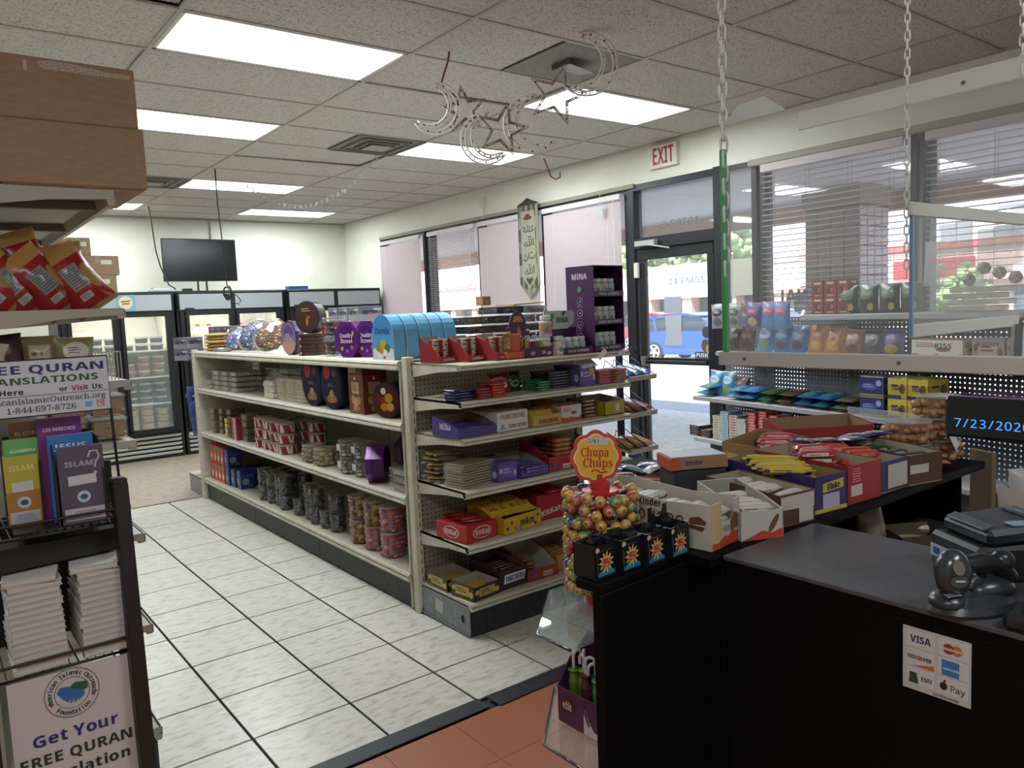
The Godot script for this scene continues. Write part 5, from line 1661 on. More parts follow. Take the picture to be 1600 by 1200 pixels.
	for k in 6:
		part(m1, "candy_print", PR(oval(0.009, 0.009, 12), 0.002), M(["3a2a20", "8c3020", "3f5f9a"][k % 3], 0.4), Vector3([-0.11, -0.08, -0.05, 0.09, 0.11, -0.02][k], [0.03, 0.055, 0.02, 0.02, 0.06, 0.018][k], 0.141))
	for k in 12:
		one("candy_bag", "yellow peanut candy bag piled in the yellow carton", "candy bag", PO(0.075, 0.115, 0.026, 5), stripe("mmbag", "bf9a1e", "c9a83a", "33231a"), Vector3(2.29 + 0.042 * (k % 6), y + 0.085 + 0.022 * (k / 6), -3.15 - 0.07 * (k / 6)), Vector3(-74, 6 + rng.randf_range(-25, 25), 0), "yellow candy bags")
	var k2 := carton("wafer_bar_box", "taller red wafer bar carton on the right of its shelf", Vector3(2.70, y, -3.29), -4, 0.24, 0.135, 0.24, M("94221f", 0.4))
	text(k2, "KitKat", 0.03, "cfc6bc", Vector3(-0.03, 0.045, 0.121), Vector3(0, 0, 10), 0.13, sans, true)
	part(k2, "picture_label", BX(0.07, 0.035, 0.002, 0.0), M("8c5a40", 0.5), Vector3(0.07, 0.03, 0.121))
	bars("red wafer bar in the taller carton", Vector3(2.70, y + 0.14, -3.29), 86, 5, 1, 0.045, 0.13, 0.014, mats["kkbar"], "red wafer bars", 0.3)
	open_box("display_box", "dark brown carton beyond the taller red carton", Vector3(2.96, y, -3.27), 0, 0.2, 0.11, 0.26, 0.08, M("2c2320", 0.45), inner)
	# ---- fourth level (.72)
	y = 0.722
	var ses := noise_mat("sesame", [[0.0, "6b5636"], [0.5, "94794c"], [1.0, "b59a66"]], 0.2, 6.0, 0.5)
	for k in 9:
		var p := thing("sesame_bar_pack", "clear pack of sesame brittle in the neat front stack", "candy bar", Vector3(2.155 + 0.003 * (k % 3), y + k * 0.0135, -3.20), 6 + 2 * (k % 3), "sesame brittle packs")
		part(p, "brittle", BX(0.19, 0.008, 0.13, 0.003), ses, Vector3(0, 0.001, 0))
		part(p, "film", BX(0.215, 0.011, 0.145, 0.004), M(Color(0.9, 0.92, 0.92), 0.05, 0.0, 0.12))
	for k in 14:
		var p := thing("sesame_bar_pack", "clear pack of nut brittle in the loose rear heap", "candy bar", Vector3(2.13 + 0.05 * (k % 2), y + k * 0.0115, -3.40), 30 * (k % 3) - 20, "nut brittle packs")
		part(p, "brittle", BX(0.17, 0.007, 0.11, 0.003), ses, Vector3(0, 0.002, 0), Vector3(0, 0, 3 * (k % 3) - 3))
		part(p, "film", PO(0.13, 0.2, 0.02, 80 + k % 3), M(Color(0.85, 0.88, 0.9), 0.05, 0.0, 0.2), Vector3(0, 0.006, 0.1), Vector3(-90, 0, 0))
	var mk := stripe("milka", "584a8c", "6b5a9c", "c4bcd8", "b0b4c8")
	carton("chocolate_carton", "closed lilac chocolate carton beside the sesame stack", Vector3(2.33, y, -3.22), 4, 0.13, 0.095, 0.22, mk)
	open_box("display_box", "open lilac carton with grey inside on the fourth shelf", Vector3(2.50, y, -3.22), 0, 0.19, 0.10, 0.25, 0.045, M("584a8c", 0.45), grey)
	bars("lilac wrapped bar in the open lilac carton on the fourth shelf", Vector3(2.50, y + 0.025, -3.2), 90, 5, 2, 0.045, 0.16, 0.015, mk, "lilac bars", 0.3)
	var rt := open_box("display_box", "red carton stacked with wafer rolls on the fourth shelf", Vector3(2.71, y, -3.23), -4, 0.19, 0.15, 0.26, 0.08, M("a02c26", 0.45), inner)
	part(rt, "name_panel", BX(0.05, 0.024, 0.002, 0.0), M("cfc4bc", 0.5), Vector3(0.02, 0.01, 0.132))
	text(rt, "Hanuta", 0.013, "a02a26", Vector3(0.02, 0.021, 0.134), V0, 0.044)
	part(rt, "sticker", BX(0.025, 0.022, 0.002, 0.0), M("3a5a9a", 0.5), Vector3(-0.06, 0.02, 0.132))
	bars("tan wafer roll in the red carton on the fourth shelf", Vector3(2.73, y + 0.02, -3.22), 90, 4, 6, 0.045, 0.14, 0.024, mats["hanu"], "wafer rolls", 0.1)
	open_box("display_box", "dark red carton behind the candy tower on the fourth shelf", Vector3(2.94, y, -3.25), 0, 0.2, 0.13, 0.25, 0.09, M("7c2424", 0.45), inner)
	# ---- third level (.975)
	y = 0.977
	var mb := open_box("display_box", "purple open chocolate carton on the left of the third shelf", Vector3(2.15, y, -3.21), 4, 0.235, 0.095, 0.22, 0.045, M("4a3f80", 0.45), M("7a6a5c", 0.7))
	text(mb, "Milka", 0.028, "c8c2dc", Vector3(-0.119, 0.05, 0.0), Vector3(0, -90, 0), 0.09, serif, true)
	bars("dark lilac bar in the purple chocolate carton", Vector3(2.15, y + 0.025, -3.2), 90, 5, 2, 0.042, 0.17, 0.014, stripe("milka2", "3f3470", "54478c", "9a90c0"), "lilac bars", 0.3)
	var tb := carton("chocolate_carton", "white triangular chocolate carton between the purple and yellow cartons", Vector3(2.375, y, -3.25), 3, 0.205, 0.095, 0.28, M("c9c6c0", 0.45))
	text(tb, "TOBLERONE", 0.022, "a0352c", Vector3(0, 0.072, 0.141), V0, 0.165, serif, true)
	text(tb, "TOBLERONE", 0.018, "8c4a34", Vector3(0.03, 0.022, 0.141), V0, 0.12, serif, true)
	part(tb, "mountain_print", PR([Vector2(-0.02, 0), Vector2(0.02, 0), Vector2(0.0, 0.03)], 0.002), M("8a8f98", 0.5), Vector3(-0.07, 0.01, 0.141))
	var ty := open_box("display_box", "yellow triangular chocolate carton with raised back card", Vector3(2.595, y, -3.22), 3, 0.205, 0.165, 0.24, 0.055, M("b39a4a", 0.45), M("8c7a4a", 0.7))
	text(ty, "TOBLERONE", 0.02, "8c2f26", Vector3(0.01, 0.022, 0.122), V0, 0.14, serif, true)
	for k in 4:
		one("triangular_bar", "yellow triangular chocolate bar in the yellow carton", "candy bar", PR([Vector2(-0.018, 0), Vector2(0.018, 0), Vector2(0, 0.031)], 0.19), stripe("tobl", "b89c44", "c4aa58", "94362a"), Vector3(2.595, y + 0.01 + 0.032 * (k / 2), -3.17 - 0.05 * (k % 2)), Vector3(0, 93, 0), "triangular chocolate bars")
	text(ty, "TOBLERONE", 0.02, "94362a", Vector3(0, 0.085, 0.06), Vector3(-20, 0, 0), 0.15, serif, true)
	carton("milk_bar_carton", "white and red milk bar carton on the third shelf", Vector3(2.79, y, -3.23), 0, 0.15, 0.085, 0.22, kinder_print())
	flatbars("brown and yellow wafer pack in the stack on the third shelf", Vector3(2.935, y, -3.2), 4, 5, 0.11, 0.02, 0.14, stripe("wafer", "54352a", "b8a468", "6b3a2c"), "wafer packs")
	var yc := open_box("display_box", "bright yellow carton with barcode at the end of the third shelf", Vector3(3.10, y, -3.2), 0, 0.16, 0.10, 0.2, 0.075, M("a89a34", 0.45), inner)
	part(yc, "barcode", BX(0.03, 0.04, 0.002, 0.0), M("c9c9c2", 0.6), Vector3(0.02, 0.02, 0.101))
	# ---- second level (1.155)
	y = 1.157
	flatbars("navy chocolate bar in the stack at the left end of the second shelf", Vector3(2.10, y, -3.16), 4, 4, 0.13, 0.014, 0.09, stripe("navybar", "22283c", "3f4660", "a8acb8"), "navy bars")
	flatbars("red and blue chocolate bar stacked beside the navy ones", Vector3(2.205, y, -3.16), 0, 4, 0.075, 0.013, 0.13, stripe("rb", "94323a", "3a4a80", "c4b8bc"), "red and blue bars")
	flatbars("red chocolate bar stacked beside the red pouch", Vector3(2.295, y, -3.17), 0, 5, 0.085, 0.014, 0.13, stripe("redbar", "a0302a", "b8483c", "d6bcb0"), "red bars")
	one("chocolate_pouch", "red stand up pouch with a coffee cup picture on the second shelf", "pouch", PO(0.15, 0.105, 0.05, 61), pouch_print("redpouch", "7d241f", "d8d0c6"), Vector3(2.39, y, -3.22), Vector3(-6, 0, 0))
	one("chocolate_pouch", "dark green stand up pouch on the second shelf", "pouch", PO(0.11, 0.105, 0.05, 62), pouch_print("greenpouch", "1f2c22", "7a8a70"), Vector3(2.50, y, -3.25), Vector3(-6, 0, 0))
	flatbars("green mint bar stacked beside the dark green pouch", Vector3(2.60, y, -3.18), 0, 4, 0.085, 0.013, 0.13, stripe("mint", "2f6b44", "4f9464", "c4d8c4"), "mint bars")
	flatbars("black and grey box stacked in the middle of the second shelf", Vector3(2.755, y, -3.24), 0, 6, 0.16, 0.015, 0.16, stripe("blackbar", "25242a", "5a5a60", "8a8a90"), "black boxes")
	var m3 := carton("chocolate_carton", "lilac carton with a yellow sticker and torn white flap on the second shelf", Vector3(2.915, y, -3.22), 4, 0.13, 0.11, 0.2, mk)
	part(m3, "sticker", BX(0.035, 0.04, 0.002, 0.0), M("c9b040", 0.5), Vector3(0.03, 0.055, 0.101))
	part(m3, "torn_flap", BX(0.11, 0.002, 0.07, 0.0), M("c9c9cc", 0.6), Vector3(0, 0.12, 0.09), Vector3(35, 0, 8))
	flatbars("red and blue fruit bar stacked at the right end of the second shelf", Vector3(3.04, y, -3.17), 0, 5, 0.09, 0.015, 0.13, stripe("rb2", "a85a48", "b8746a", "5a7a9a"), "fruit bars")
	flatbars("orange and blue fruit bar stacked at the far right of the second shelf", Vector3(3.14, y, -3.15), 3, 5, 0.09, 0.015, 0.13, stripe("rb3", "b8684a", "6a8ab0", "c9b8a8"), "fruit bars")
	# ---- top (1.335)
	y = 1.337
	for k in 3:
		var x: float = 2.105 + k * 0.125
		var o := open_box("display_box", "red display carton of snack cups, %s" % ["next to the blue arched boxes", "middle one", "next to the orange stand"][k], Vector3(x, y, -3.34 + 0.07 * k), 8, 0.12, 0.13, 0.15, 0.03, M("8c2422", 0.45), M("9a958c", 0.6))
		text(o, "coffee", 0.012, "d0b8ac", Vector3(0, 0.015, 0.077), V0, 0.07, sans, true)
		for c in 2:
			for lev in 2:
				one("snack_cup", "white and red snack cup standing in a red display carton", "cup", LT("scup", [Vector2(0.0, 0.0), Vector2(0.021, 0.0), Vector2(0.025, 0.052), Vector2(0.026, 0.054), Vector2(0.0, 0.056)], 14), stripe("scupp", "8a3a30", "b8aca0", "5a2a24"), Vector3(x - 0.028 + 0.056 * c, y + 0.004 + lev * 0.057, -3.34 + 0.07 * k), Vector3(0, 20 * c, 0), "snack cups")
	var os := thing("orange_stand", "bright orange plastic stand with a snack pouch on the end display top", "stand", Vector3(2.43, y, -3.16), 6)
	part(os, "base", BX(0.15, 0.035, 0.09, 0.003), M("b8481e", 0.4))
	part(os, "column", BX(0.06, 0.09, 0.05, 0.003), M("b8481e", 0.4), Vector3(0.015, 0.035, 0))
	part(os, "pouch", PO(0.06, 0.095, 0.02, 63), pouch_print("ochrepouch", "94682c", "c9b48a"), Vector3(-0.045, 0.033, 0.02))
	bear_display(y)
	# vitamin bottles and the purple stand
	for q in [[2.66, -3.16, 0.075, "b07a48", "lower bottle beside the flower tray"], [2.725, -3.13, 0.0, "8f9498", "plain backed bottle beside the purple tray"]]:
		vit_bottle(Vector3(q[0], y, q[1]), 0.031, 0.10, "c9c6bc" if q[3] == "8f9498" else "c9ae90", "white vitamin bottle, %s" % q[4])
	vit_bottle(Vector3(2.668, y + 0.102, -3.165), 0.034, 0.11, "b88a64", "white vitamin bottle with orange label standing on another bottle")
	var pur := M("3d1640", 0.45)
	var tr := thing("bottle_tray", "purple tray holding vitamin bottles with a white brand card behind", "tray", Vector3(2.835, y, -3.16), 0)
	part(tr, "tray_floor", BX(0.21, 0.004, 0.13, 0.0), pur)
	part(tr, "tray_front", BX(0.21, 0.035, 0.004, 0.0), pur, Vector3(0, 0, 0.065))
	part(tr, "tray_back", BX(0.21, 0.14, 0.004, 0.0), pur, Vector3(0, 0, -0.065))
	text(tr, "HALAL GUMMIES", 0.014, "c9b8c8", Vector3(0, 0.016, 0.068), V0, 0.15, sans, true)
	var card := part(tr, "brand_card", PR([Vector2(-0.11, 0.0), Vector2(0.06, 0.0), Vector2(0.105, 0.03), Vector2(0.11, 0.085), Vector2(0.09, 0.1), Vector2(-0.11, 0.1)], 0.004), M("aeb6ae", 0.5), Vector3(-0.02, 0.135, -0.062))
	text(card, "MiNA", 0.03, "3a3f3c", Vector3(0.02, 0.048, 0.003), V0, 0.085, sans, true)
	part(card, "leaf_print", PR(oval(0.009, 0.016, 14), 0.002), M("2f6b3c", 0.5), Vector3(0.03, 0.085, 0.003), Vector3(0, 0, -40))
	part(card, "globe_print", PR(oval(0.013, 0.015, 14), 0.002), M("3f8a5a", 0.5), Vector3(-0.05, 0.07, 0.003))
	for k in 2:
		part(card, "people_print", PR(oval(0.012, 0.03, 14), 0.002), M(["5a4a48", "8a6a5c"][k], 0.6), Vector3(-0.085 + 0.024 * k, 0.035, 0.003))
	for k in 4:
		vit_bottle(Vector3(2.765 + 0.048 * k, y + 0.005, -3.15), 0.022, 0.085, ["b8c4b8", "9ab4c8", "c4c8b0", "a8bcc4"][k], "white capped gummy bottle in the purple tray, %s" % ["first", "second", "third", "fourth"][k])
	mina_stand(Vector3(3.08, y, -3.21), pur)
	build_wire_rack()

func kinder_print() -> StandardMaterial3D:
	if not mats.has("kinder"):
		var i := img(96, 96, "c4c0ba")
		rc(i, 0, 0.74, 1, 0.26, "b5402a"); el(i, 0.3, 0.72, 0.2, 0.08, "c4c0ba"); el(i, 0.72, 0.76, 0.2, 0.07, "c4c0ba"); el(i, 0.62, 0.5, 0.14, 0.12, "7a4a30"); lines(i, 0.1, 0.15, 0.5, 0.3, 3, "8c3a30")
		PM("kinder", i)
	return mats["kinder"]

func pouch_print(key: String, base: String, ink: String) -> StandardMaterial3D:
	if not mats.has(key):
		var i := img(64, 80, base)
		el(i, 0.5, 0.62, 0.26, 0.16, ink)
		el(i, 0.5, 0.58, 0.18, 0.08, base)
		lines(i, 0.22, 0.2, 0.55, 0.16, 2, ink)
		PM(key, i, 0.28)
	return mats[key]

func vit_bottle(at: Vector3, r: float, h: float, lab: String, label: String) -> void:
	var t := thing("vitamin_bottle", label, "bottle", at, rng.randf_range(-25, 25), "vitamin bottles on the end display")
	part(t, "bottle", LT("vb%.3f%.3f" % [r, h], [Vector2(0.0, 0.0), Vector2(r, 0.0), Vector2(r * 1.02, 0.004), Vector2(r * 1.02, h * 0.68), Vector2(r * 0.72, h * 0.76), Vector2(r * 0.72, h * 0.8)], 16), M("b9bab6", 0.35))
	if not mats.has("vl" + lab):
		var i := img(64, 32, lab)
		lines(i, 0.05, 0.12, 0.3, 0.3, 2, "4a4f54"); el(i, 0.3, 0.68, 0.1, 0.2, "a86a44"); el(i, 0.62, 0.6, 0.12, 0.25, "5f7f8f"); lines(i, 0.75, 0.2, 0.2, 0.6, 5, "6a6f74")
		PM("vl" + lab, i)
	part(t, "label", LT("vl%.3f%.3f" % [r, h], [Vector2(r * 1.03, h * 0.1), Vector2(r * 1.03, h * 0.62)], 16), mats["vl" + lab])
	part(t, "cap", LT("vc%.3f%.3f" % [r, h], [Vector2(r * 0.86, h * 0.79), Vector2(r * 0.88, h * 0.81), Vector2(r * 0.88, h * 0.98), Vector2(r * 0.8, h), Vector2(0, h)], 16), M("cfd0cc", 0.4))

func bear_display(y: float) -> void:
	var d := thing("candy_display", "purple arched card display with cloud shapes holding small candy tubes", "display", Vector3(2.56, y, -3.17), 6)
	var pur := M("3a1438", 0.45)
	var o := []
	for k in 11:
		var a := PI * k / 10
		o.append(Vector2(0.062 * cos(a), 0.165 + 0.075 * sin(a)))
	o.append(Vector2(-0.085, 0.15)); o.append(Vector2(-0.085, 0.04)); o.append(Vector2(0.085, 0.04)); o.append(Vector2(0.085, 0.15))
	part(d, "back_card", PR(o, 0.004), pur, Vector3(-0.045, 0.0, -0.04))
	part(d, "tray_front", BX(0.2, 0.05, 0.004, 0.0), pur, Vector3(0.02, 0, 0.05))
	part(d, "tray_floor", BX(0.2, 0.004, 0.1, 0.0), pur, Vector3(0.02, 0, 0))
	for q in [[-0.115, 0.13, 0.016, 0.010], [0.025, 0.14, 0.013, 0.007], [-0.1, 0.075, 0.016, 0.008], [0.03, 0.09, 0.016, 0.012], [-0.045, 0.07, 0.036, 0.016]]:
		part(d, "cloud_print", PR(oval(q[2], q[3], 14), 0.002), M("c4bcc4", 0.5), Vector3(q[0], q[1], -0.037))
	part(d, "figure_print", PR([Vector2(-0.008, 0), Vector2(0.014, 0.005), Vector2(0.022, 0.04), Vector2(0.004, 0.085), Vector2(-0.008, 0.05), Vector2(-0.02, 0.02)], 0.002), M("94785c", 0.5), Vector3(-0.045, 0.085, -0.036))
	part(d, "sunrise_print", PR([Vector2(-0.04, 0), Vector2(0.04, 0), Vector2(0.022, 0.03), Vector2(-0.022, 0.03)], 0.002), M("b07a54", 0.5), Vector3(-0.045, 0.185, -0.036))
	for q in [[-0.03, 0.02], [0.05, 0.022], [0.09, 0.015]]:
		part(d, "tray_print", PR(oval(0.016, 0.01, 14), 0.002), M("b08a94", 0.5), Vector3(q[0], q[1], 0.053))
	for k in 8:
		var c := thing("candy_tube", "small fruit candy tube with white ring top in the purple card display", "candy tube", Vector3(2.50 + 0.024 * k, y + 0.005, -3.165 + 0.012 * (k % 2)), 0, "candy tubes in the purple display")
		part(c, "tube_body", LT("ctube", [Vector2(0.0, 0.0), Vector2(0.011, 0.0), Vector2(0.011, 0.075), Vector2(0.0, 0.08)], 10), M(["8c4a4a", "8a9a4a", "94404a", "6b3a3a"][k % 4], 0.35))
		part(c, "ring_cap", TU([Vector3(0.011, 0.094, 0), Vector3(0.007, 0.103, 0), Vector3(0, 0.106, 0), Vector3(-0.007, 0.103, 0), Vector3(-0.011, 0.094, 0), Vector3(-0.007, 0.085, 0), Vector3(0, 0.082, 0), Vector3(0.007, 0.085, 0)], 0.003, 6, true), M("c9c6c2", 0.4))

func mina_stand(at: Vector3, pur: Material) -> void:
	var s := thing("gummy_stand", "tall purple card stand with three shelves of halal gummy bottles", "display stand", at, 6)
	var w := 0.255
	for e: float in [-1.0, 1.0]:
		part(s, "side_card", BX(0.005, 0.47, 0.2, 0.0), pur, Vector3(e * w / 2, 0, 0))
	part(s, "back_card", BX(w, 0.47, 0.004, 0.0), M("2a1030", 0.5), Vector3(0, 0, -0.098))
	part(s, "top_card", BX(w, 0.005, 0.2, 0.0), pur, Vector3(0, 0.468, 0))
	var words := ["HALAL GUMMIES", "GUMMIES WITH BENEFITS", "HALAL GUMMIES"]
	for k in 3:
		var y0: float = [0.012, 0.155, 0.31][k]
		part(s, "tier", BX(w - 0.01, 0.004, 0.19, 0.0), pur, Vector3(0, y0, 0))
		var lip := part(s, "tier_lip", BX(w + 0.004, 0.03, 0.005, 0.0), pur, Vector3(0, y0 - 0.008, 0.1))
		text(lip, words[k], 0.015, "c4b0c8", Vector3(0, 0.015, 0.004), V0, 0.2 if k == 1 else 0.17, sans, true)
		var q := Basis(Vector3.UP, deg_to_rad(6))
		for i in 4:
			vit_bottle(at + q * Vector3(-0.085 + i * 0.055, y0 + 0.005, 0.045), 0.024, 0.088, ["b8bcb4", "a8bcc8", "c4b8a4", "b4c4b4"][(i + k) % 4], "gummy bottle on the %s tier of the purple stand, %s" % [["bottom", "middle", "top"][k], ["first", "second", "third", "fourth"][i]])
	text(s, "MiNA", 0.032, "c9b8d0", Vector3(-w / 2 - 0.004, 0.415, 0.0), Vector3(0, -90, 0), 0.11, sans, true)
	part(s, "leaf_print", PR(oval(0.016, 0.016, 16), 0.002), M("3f7a5a", 0.5), Vector3(-w / 2 - 0.004, 0.345, 0.0), Vector3(0, -90, 0))
	for k in 4:
		var c := part(s, "icon_ring", TU(ring3(0.019), 0.0016, 4, true), M("b8a8c0", 0.5), Vector3(-w / 2 - 0.004, 0.28 - k * 0.065, 0.0), Vector3(0, -90, 0))
		part(c, "icon_glyph", PR([Vector2(-0.007, -0.006), Vector2(0.007, -0.003), Vector2(0.002, 0.008)], 0.001), M("b8a8c0", 0.5))
		part(c, "icon_caption", BX(0.035, 0.004, 0.001, 0.0), M("8f7f98", 0.5), Vector3(0, -0.032, 0))

func ring3(r: float, n := 20) -> Array:
	var o := []
	for k in n:
		o.append(Vector3(cos(TAU * k / n) * r, sin(TAU * k / n) * r, 0))
	return o

# slim wire rack with a blue post beyond the end display
func build_wire_rack() -> void:
	var t := thing("candy_rack", "slim blue and black wire candy rack beside the glass door", "rack", Vector3(3.47, 0, -3.42), 4)
	part(t, "post", BX(0.035, 1.34, 0.035, 0.003), M("1c2450", 0.4))
	part(t, "foot", BX(0.32, 0.02, 0.36, 0.004), M("17181c", 0.5))
	var wire := M("121316", 0.4)
	part(t, "side_wire", TU([Vector3(0.0, 1.33, 0.1), Vector3(0.07, 1.28, 0.1), Vector3(0.11, 1.1, 0.1), Vector3(0.13, 0.6, 0.1), Vector3(0.14, 0.02, 0.1)], 0.006, 6), wire)
	var cols := ["5a3a32", "8c5a4a", "a87a3c", "7a4030", "3a5aa8"]
	for k in 5:
		var y := 0.28 + k * 0.22
		var tr := part(t, "tray", BX(0.26, 0.008, 0.22, 0.002), M("c4c0ac", 0.5), Vector3(-0.02, y, 0.09), Vector3(14, 0, 0))
		part(tr, "tray_lip", BX(0.26, 0.03, 0.006, 0.001), M("b8b49c", 0.5), Vector3(0, 0, 0.11))
		for i in 4:
			part(tr, "divider", TU([Vector3(-0.125 + i * 0.083, 0.01, -0.1), Vector3(-0.125 + i * 0.083, 0.075, -0.1), Vector3(-0.125 + i * 0.083, 0.02, 0.11)], 0.003, 5), wire)
		for i in 3:
			one("candy_bar", "small bar on tier %s of the slim wire rack by the door" % ["one", "two", "three", "four", "five"][k], "candy bar", bar_mesh(0.07, 0.17, 0.035), stripe("rackbar%d" % k, cols[k], "8a6a5a", "c9b8a8"), Vector3(3.45 - 0.083 + i * 0.083, y + 0.014, -3.33), Vector3(14, 8, 0), "bars on the wire rack tier %d" % k)
	one("blue_bag", "bright blue plastic packet low on the wire rack", "packet", PO(0.2, 0.16, 0.06, 66), M("2a58b8", 0.3), Vector3(3.49, 0.53, -3.26), Vector3(-20, 20, 0))

# ---------------------------------------------------------------- snack shelving on the left
func chip_print() -> StandardMaterial3D:
	if not mats.has("chips"):
		var i := img(96, 144, "8c1f1c")
		rc(i, 0, 0, 1, 0.2, "a8824a"); rc(i, 0, 0.93, 1, 0.07, "94743f")
		rc(i, 0.28, 0.3, 0.44, 0.36, "7d7d7c"); lines(i, 0.31, 0.32, 0.38, 0.32, 9, "54504e")
		rc(i, 0.3, 0.72, 0.3, 0.1, "a8a8a4"); lines(i, 0.32, 0.74, 0.24, 0.07, 3, "4a3a44")
		el(i, 0.82, 0.55, 0.14, 0.2, "9c7a42"); el(i, 0.1, 0.5, 0.08, 0.14, "7a1a18")
		PM("chips", i, 0.25)
	return mats["chips"]

func build_left_shelving() -> void:
	var cream := M("a8a294", 0.5)
	var t := thing("wall_shelving", "grey cream metal snack shelving with bracketed shelf ends beside the pamphlet rack", "shelving", Vector3(0.585, 0, -2.92))
	for q in [[0.15, 0.60, 0.05], [0.53, 0.48, 0.035], [0.86, 0.48, 0.035], [1.19, 0.48, 0.035], [1.40, 0.48, 0.035], [1.645, 0.48, 0.035]]:
		var sh := part(t, "shelf", shelf_mesh(4.6, q[1], q[2]), cream, Vector3(0.0, q[0], -2.3), Vector3(0, 90, 0))
		part(sh, "bracket", bracket_mesh(q[1], 0.022, 0.075), cream, Vector3(-2.302, 0, 0.0))
		part(sh, "price_rail", BX(4.6, 0.028, 0.003, 0.0), M("8f949a", 0.35, 0.3), Vector3(0, -0.032, 0.004))
	var cano := part(t, "canopy_shelf", shelf_mesh(4.6, 0.48, 0.05), cream, Vector3(0.0, 2.04, -2.3), Vector3(0, 90, 0))
	part(cano, "bracket", bracket_mesh(0.48, 0.03, 0.08), cream, Vector3(-2.302, 0, 0.0))
	for k in 4:
		part(cano, "rib", BX(0.03, 0.03, 0.46, 0.003), M("6b5f54", 0.5), Vector3(-2.1 + k * 0.7, -0.045, -0.24))
	part(t, "back_panel", BX(0.03, 2.0, 4.6, 0.0), M("8f8a7c", 0.6), Vector3(-0.50, 0.02, -2.3))
	part(t, "kick_plate", BX(0.012, 0.1, 4.6, 0.0), M("23272a", 0.5), Vector3(-0.02, 0.0, -2.3))
	part(t, "base_end", BX(0.55, 0.1, 0.006, 0.0), M("3a4146", 0.5), Vector3(-0.29, 0.0, 0.002))
	for z in [-0.05, -1.2, -2.4, -3.6]:
		part(t, "upright", BX(0.04, 2.05, 0.03, 0.002), cream, Vector3(-0.48, 0.0, z))
	# big carton on the canopy
	var kraft := cardboard()
	var c := thing("cardboard_box", "huge brown cardboard carton with torn tape on top of the snack shelving", "box", Vector3(0.27, 2.045, -3.15))
	part(c, "lower_half", BX(0.84, 0.2, 0.5, 0.004), kraft)
	part(c, "upper_half", BX(0.825, 0.195, 0.49, 0.004), kraft, Vector3(-0.005, 0.201, 0))
	part(c, "torn_tape", PR([Vector2(-0.12, 0), Vector2(0.13, 0.0), Vector2(0.135, 0.015), Vector2(0.06, 0.017), Vector2(-0.02, 0.026), Vector2(-0.1, 0.03), Vector2(-0.14, 0.02)], 0.001), noise_mat("torn", [[0.0, "8d7352"], [0.45, "a3917a"], [0.6, "c4bdb0"], [1.0, "d2ccc0"]], 0.09, 4.0, 0.8), Vector3(0.26, 0.36, 0.2455))
	part(c, "tape_scrap", BX(0.01, 0.03, 0.001, 0.0), M("bdb5a6", 0.8), Vector3(0.09, 0.35, 0.2456))
	part(c, "bottom_flap", BX(0.4, 0.004, 0.48, 0.001), kraft, Vector3(0.2, -0.004, 0))
	one("cardboard_box", "smaller brown carton beneath the canopy behind the huge one", "box", BX(0.2, 0.07, 0.3, 0.003), kraft, Vector3(0.44, 2.045, -3.9))
	# bags of puffed corn slumped on the top shelf
	var cp := chip_print()
	var bagl := ["red corn snack bag lying lowest at the shelf front", "red corn snack bag leaning second from the outer end", "red corn snack bag with grey panel leaning in the middle", "red corn snack bag with tan top resting at the shelf tip", "red corn snack bag upright at the back near the cartons", "red corn snack bag behind the leaning row", "crumpled red corn snack bag on top of the row", "red corn snack bag furthest into the shelf"]
	var bags := [[0.30, -2.98, 46, 0.0], [0.37, -3.0, 44, 0.0], [0.455, -3.0, 40, 0.0], [0.545, -2.99, 34, 0.0], [0.50, -3.12, 12, 0.0], [0.40, -3.16, 20, 0.05], [0.27, -3.08, 62, 0.12], [0.20, -3.0, 48, 0.0]]
	for k in bags.size():
		var b: Array = bags[k]
		one("corn_snack_bag", bagl[k], "snack bag", PO(0.15, 0.235, 0.085, 20 + k), cp, Vector3(b[0] - 0.02, 1.648 + b[3], b[1]), Vector3(-4, 6 * (k % 3) - 4, b[2]))
	for k in 3:
		one("corn_snack_bag", "red corn snack bag further along the top shelf, %s" % ["first", "second", "third"][k], "snack bag", PO(0.15, 0.235, 0.085, 30 + k), cp, Vector3(0.40 + 0.02 * k, 1.648, -3.3 - 0.16 * k), Vector3(0, 70, 8))
	# next shelf down: bread and flour bags
	if not mats.has("ricebag"):
		var i := img(96, 128, "a89c80")
		rc(i, 0, 0, 1, 0.5, "7f7a4a"); el(i, 0.5, 0.3, 0.34, 0.2, "c2bca8"); lines(i, 0.3, 0.22, 0.4, 0.16, 3, "4a5a6b"); rc(i, 0, 0.56, 1, 0.1, "33406b"); el(i, 0.5, 0.86, 0.26, 0.14, "6b4428"); el(i, 0.52, 0.58, 0.07, 0.05, "b83a2c")
		PM("ricebag", i, 0.35)
	one("granola_bag", "green and cream food bag with dark blue band under the top shelf", "bag", PO(0.125, 0.15, 0.06, 91), mats["ricebag"], Vector3(0.435, 1.402, -2.99), Vector3(0, 4, 0))
	one("granola_bag", "tan lettered food bag beside the green and cream one", "bag", PO(0.11, 0.16, 0.06, 92), stripe("tanbag", "7a6a44", "a39a80", "54503c"), Vector3(0.335, 1.402, -3.0), Vector3(0, -6, 0))
	one("granola_bag", "dark brown food bag deeper on the shelf", "bag", PO(0.11, 0.17, 0.06, 93), M("3a1f1a", 0.35), Vector3(0.25, 1.402, -3.0), Vector3(0, 5, 6))
	one("granola_bag", "white food bag by the inner end of the shelf", "bag", PO(0.11, 0.15, 0.06, 94), M("b0a894", 0.4), Vector3(0.17, 1.402, -2.98), Vector3(0, -5, -10))
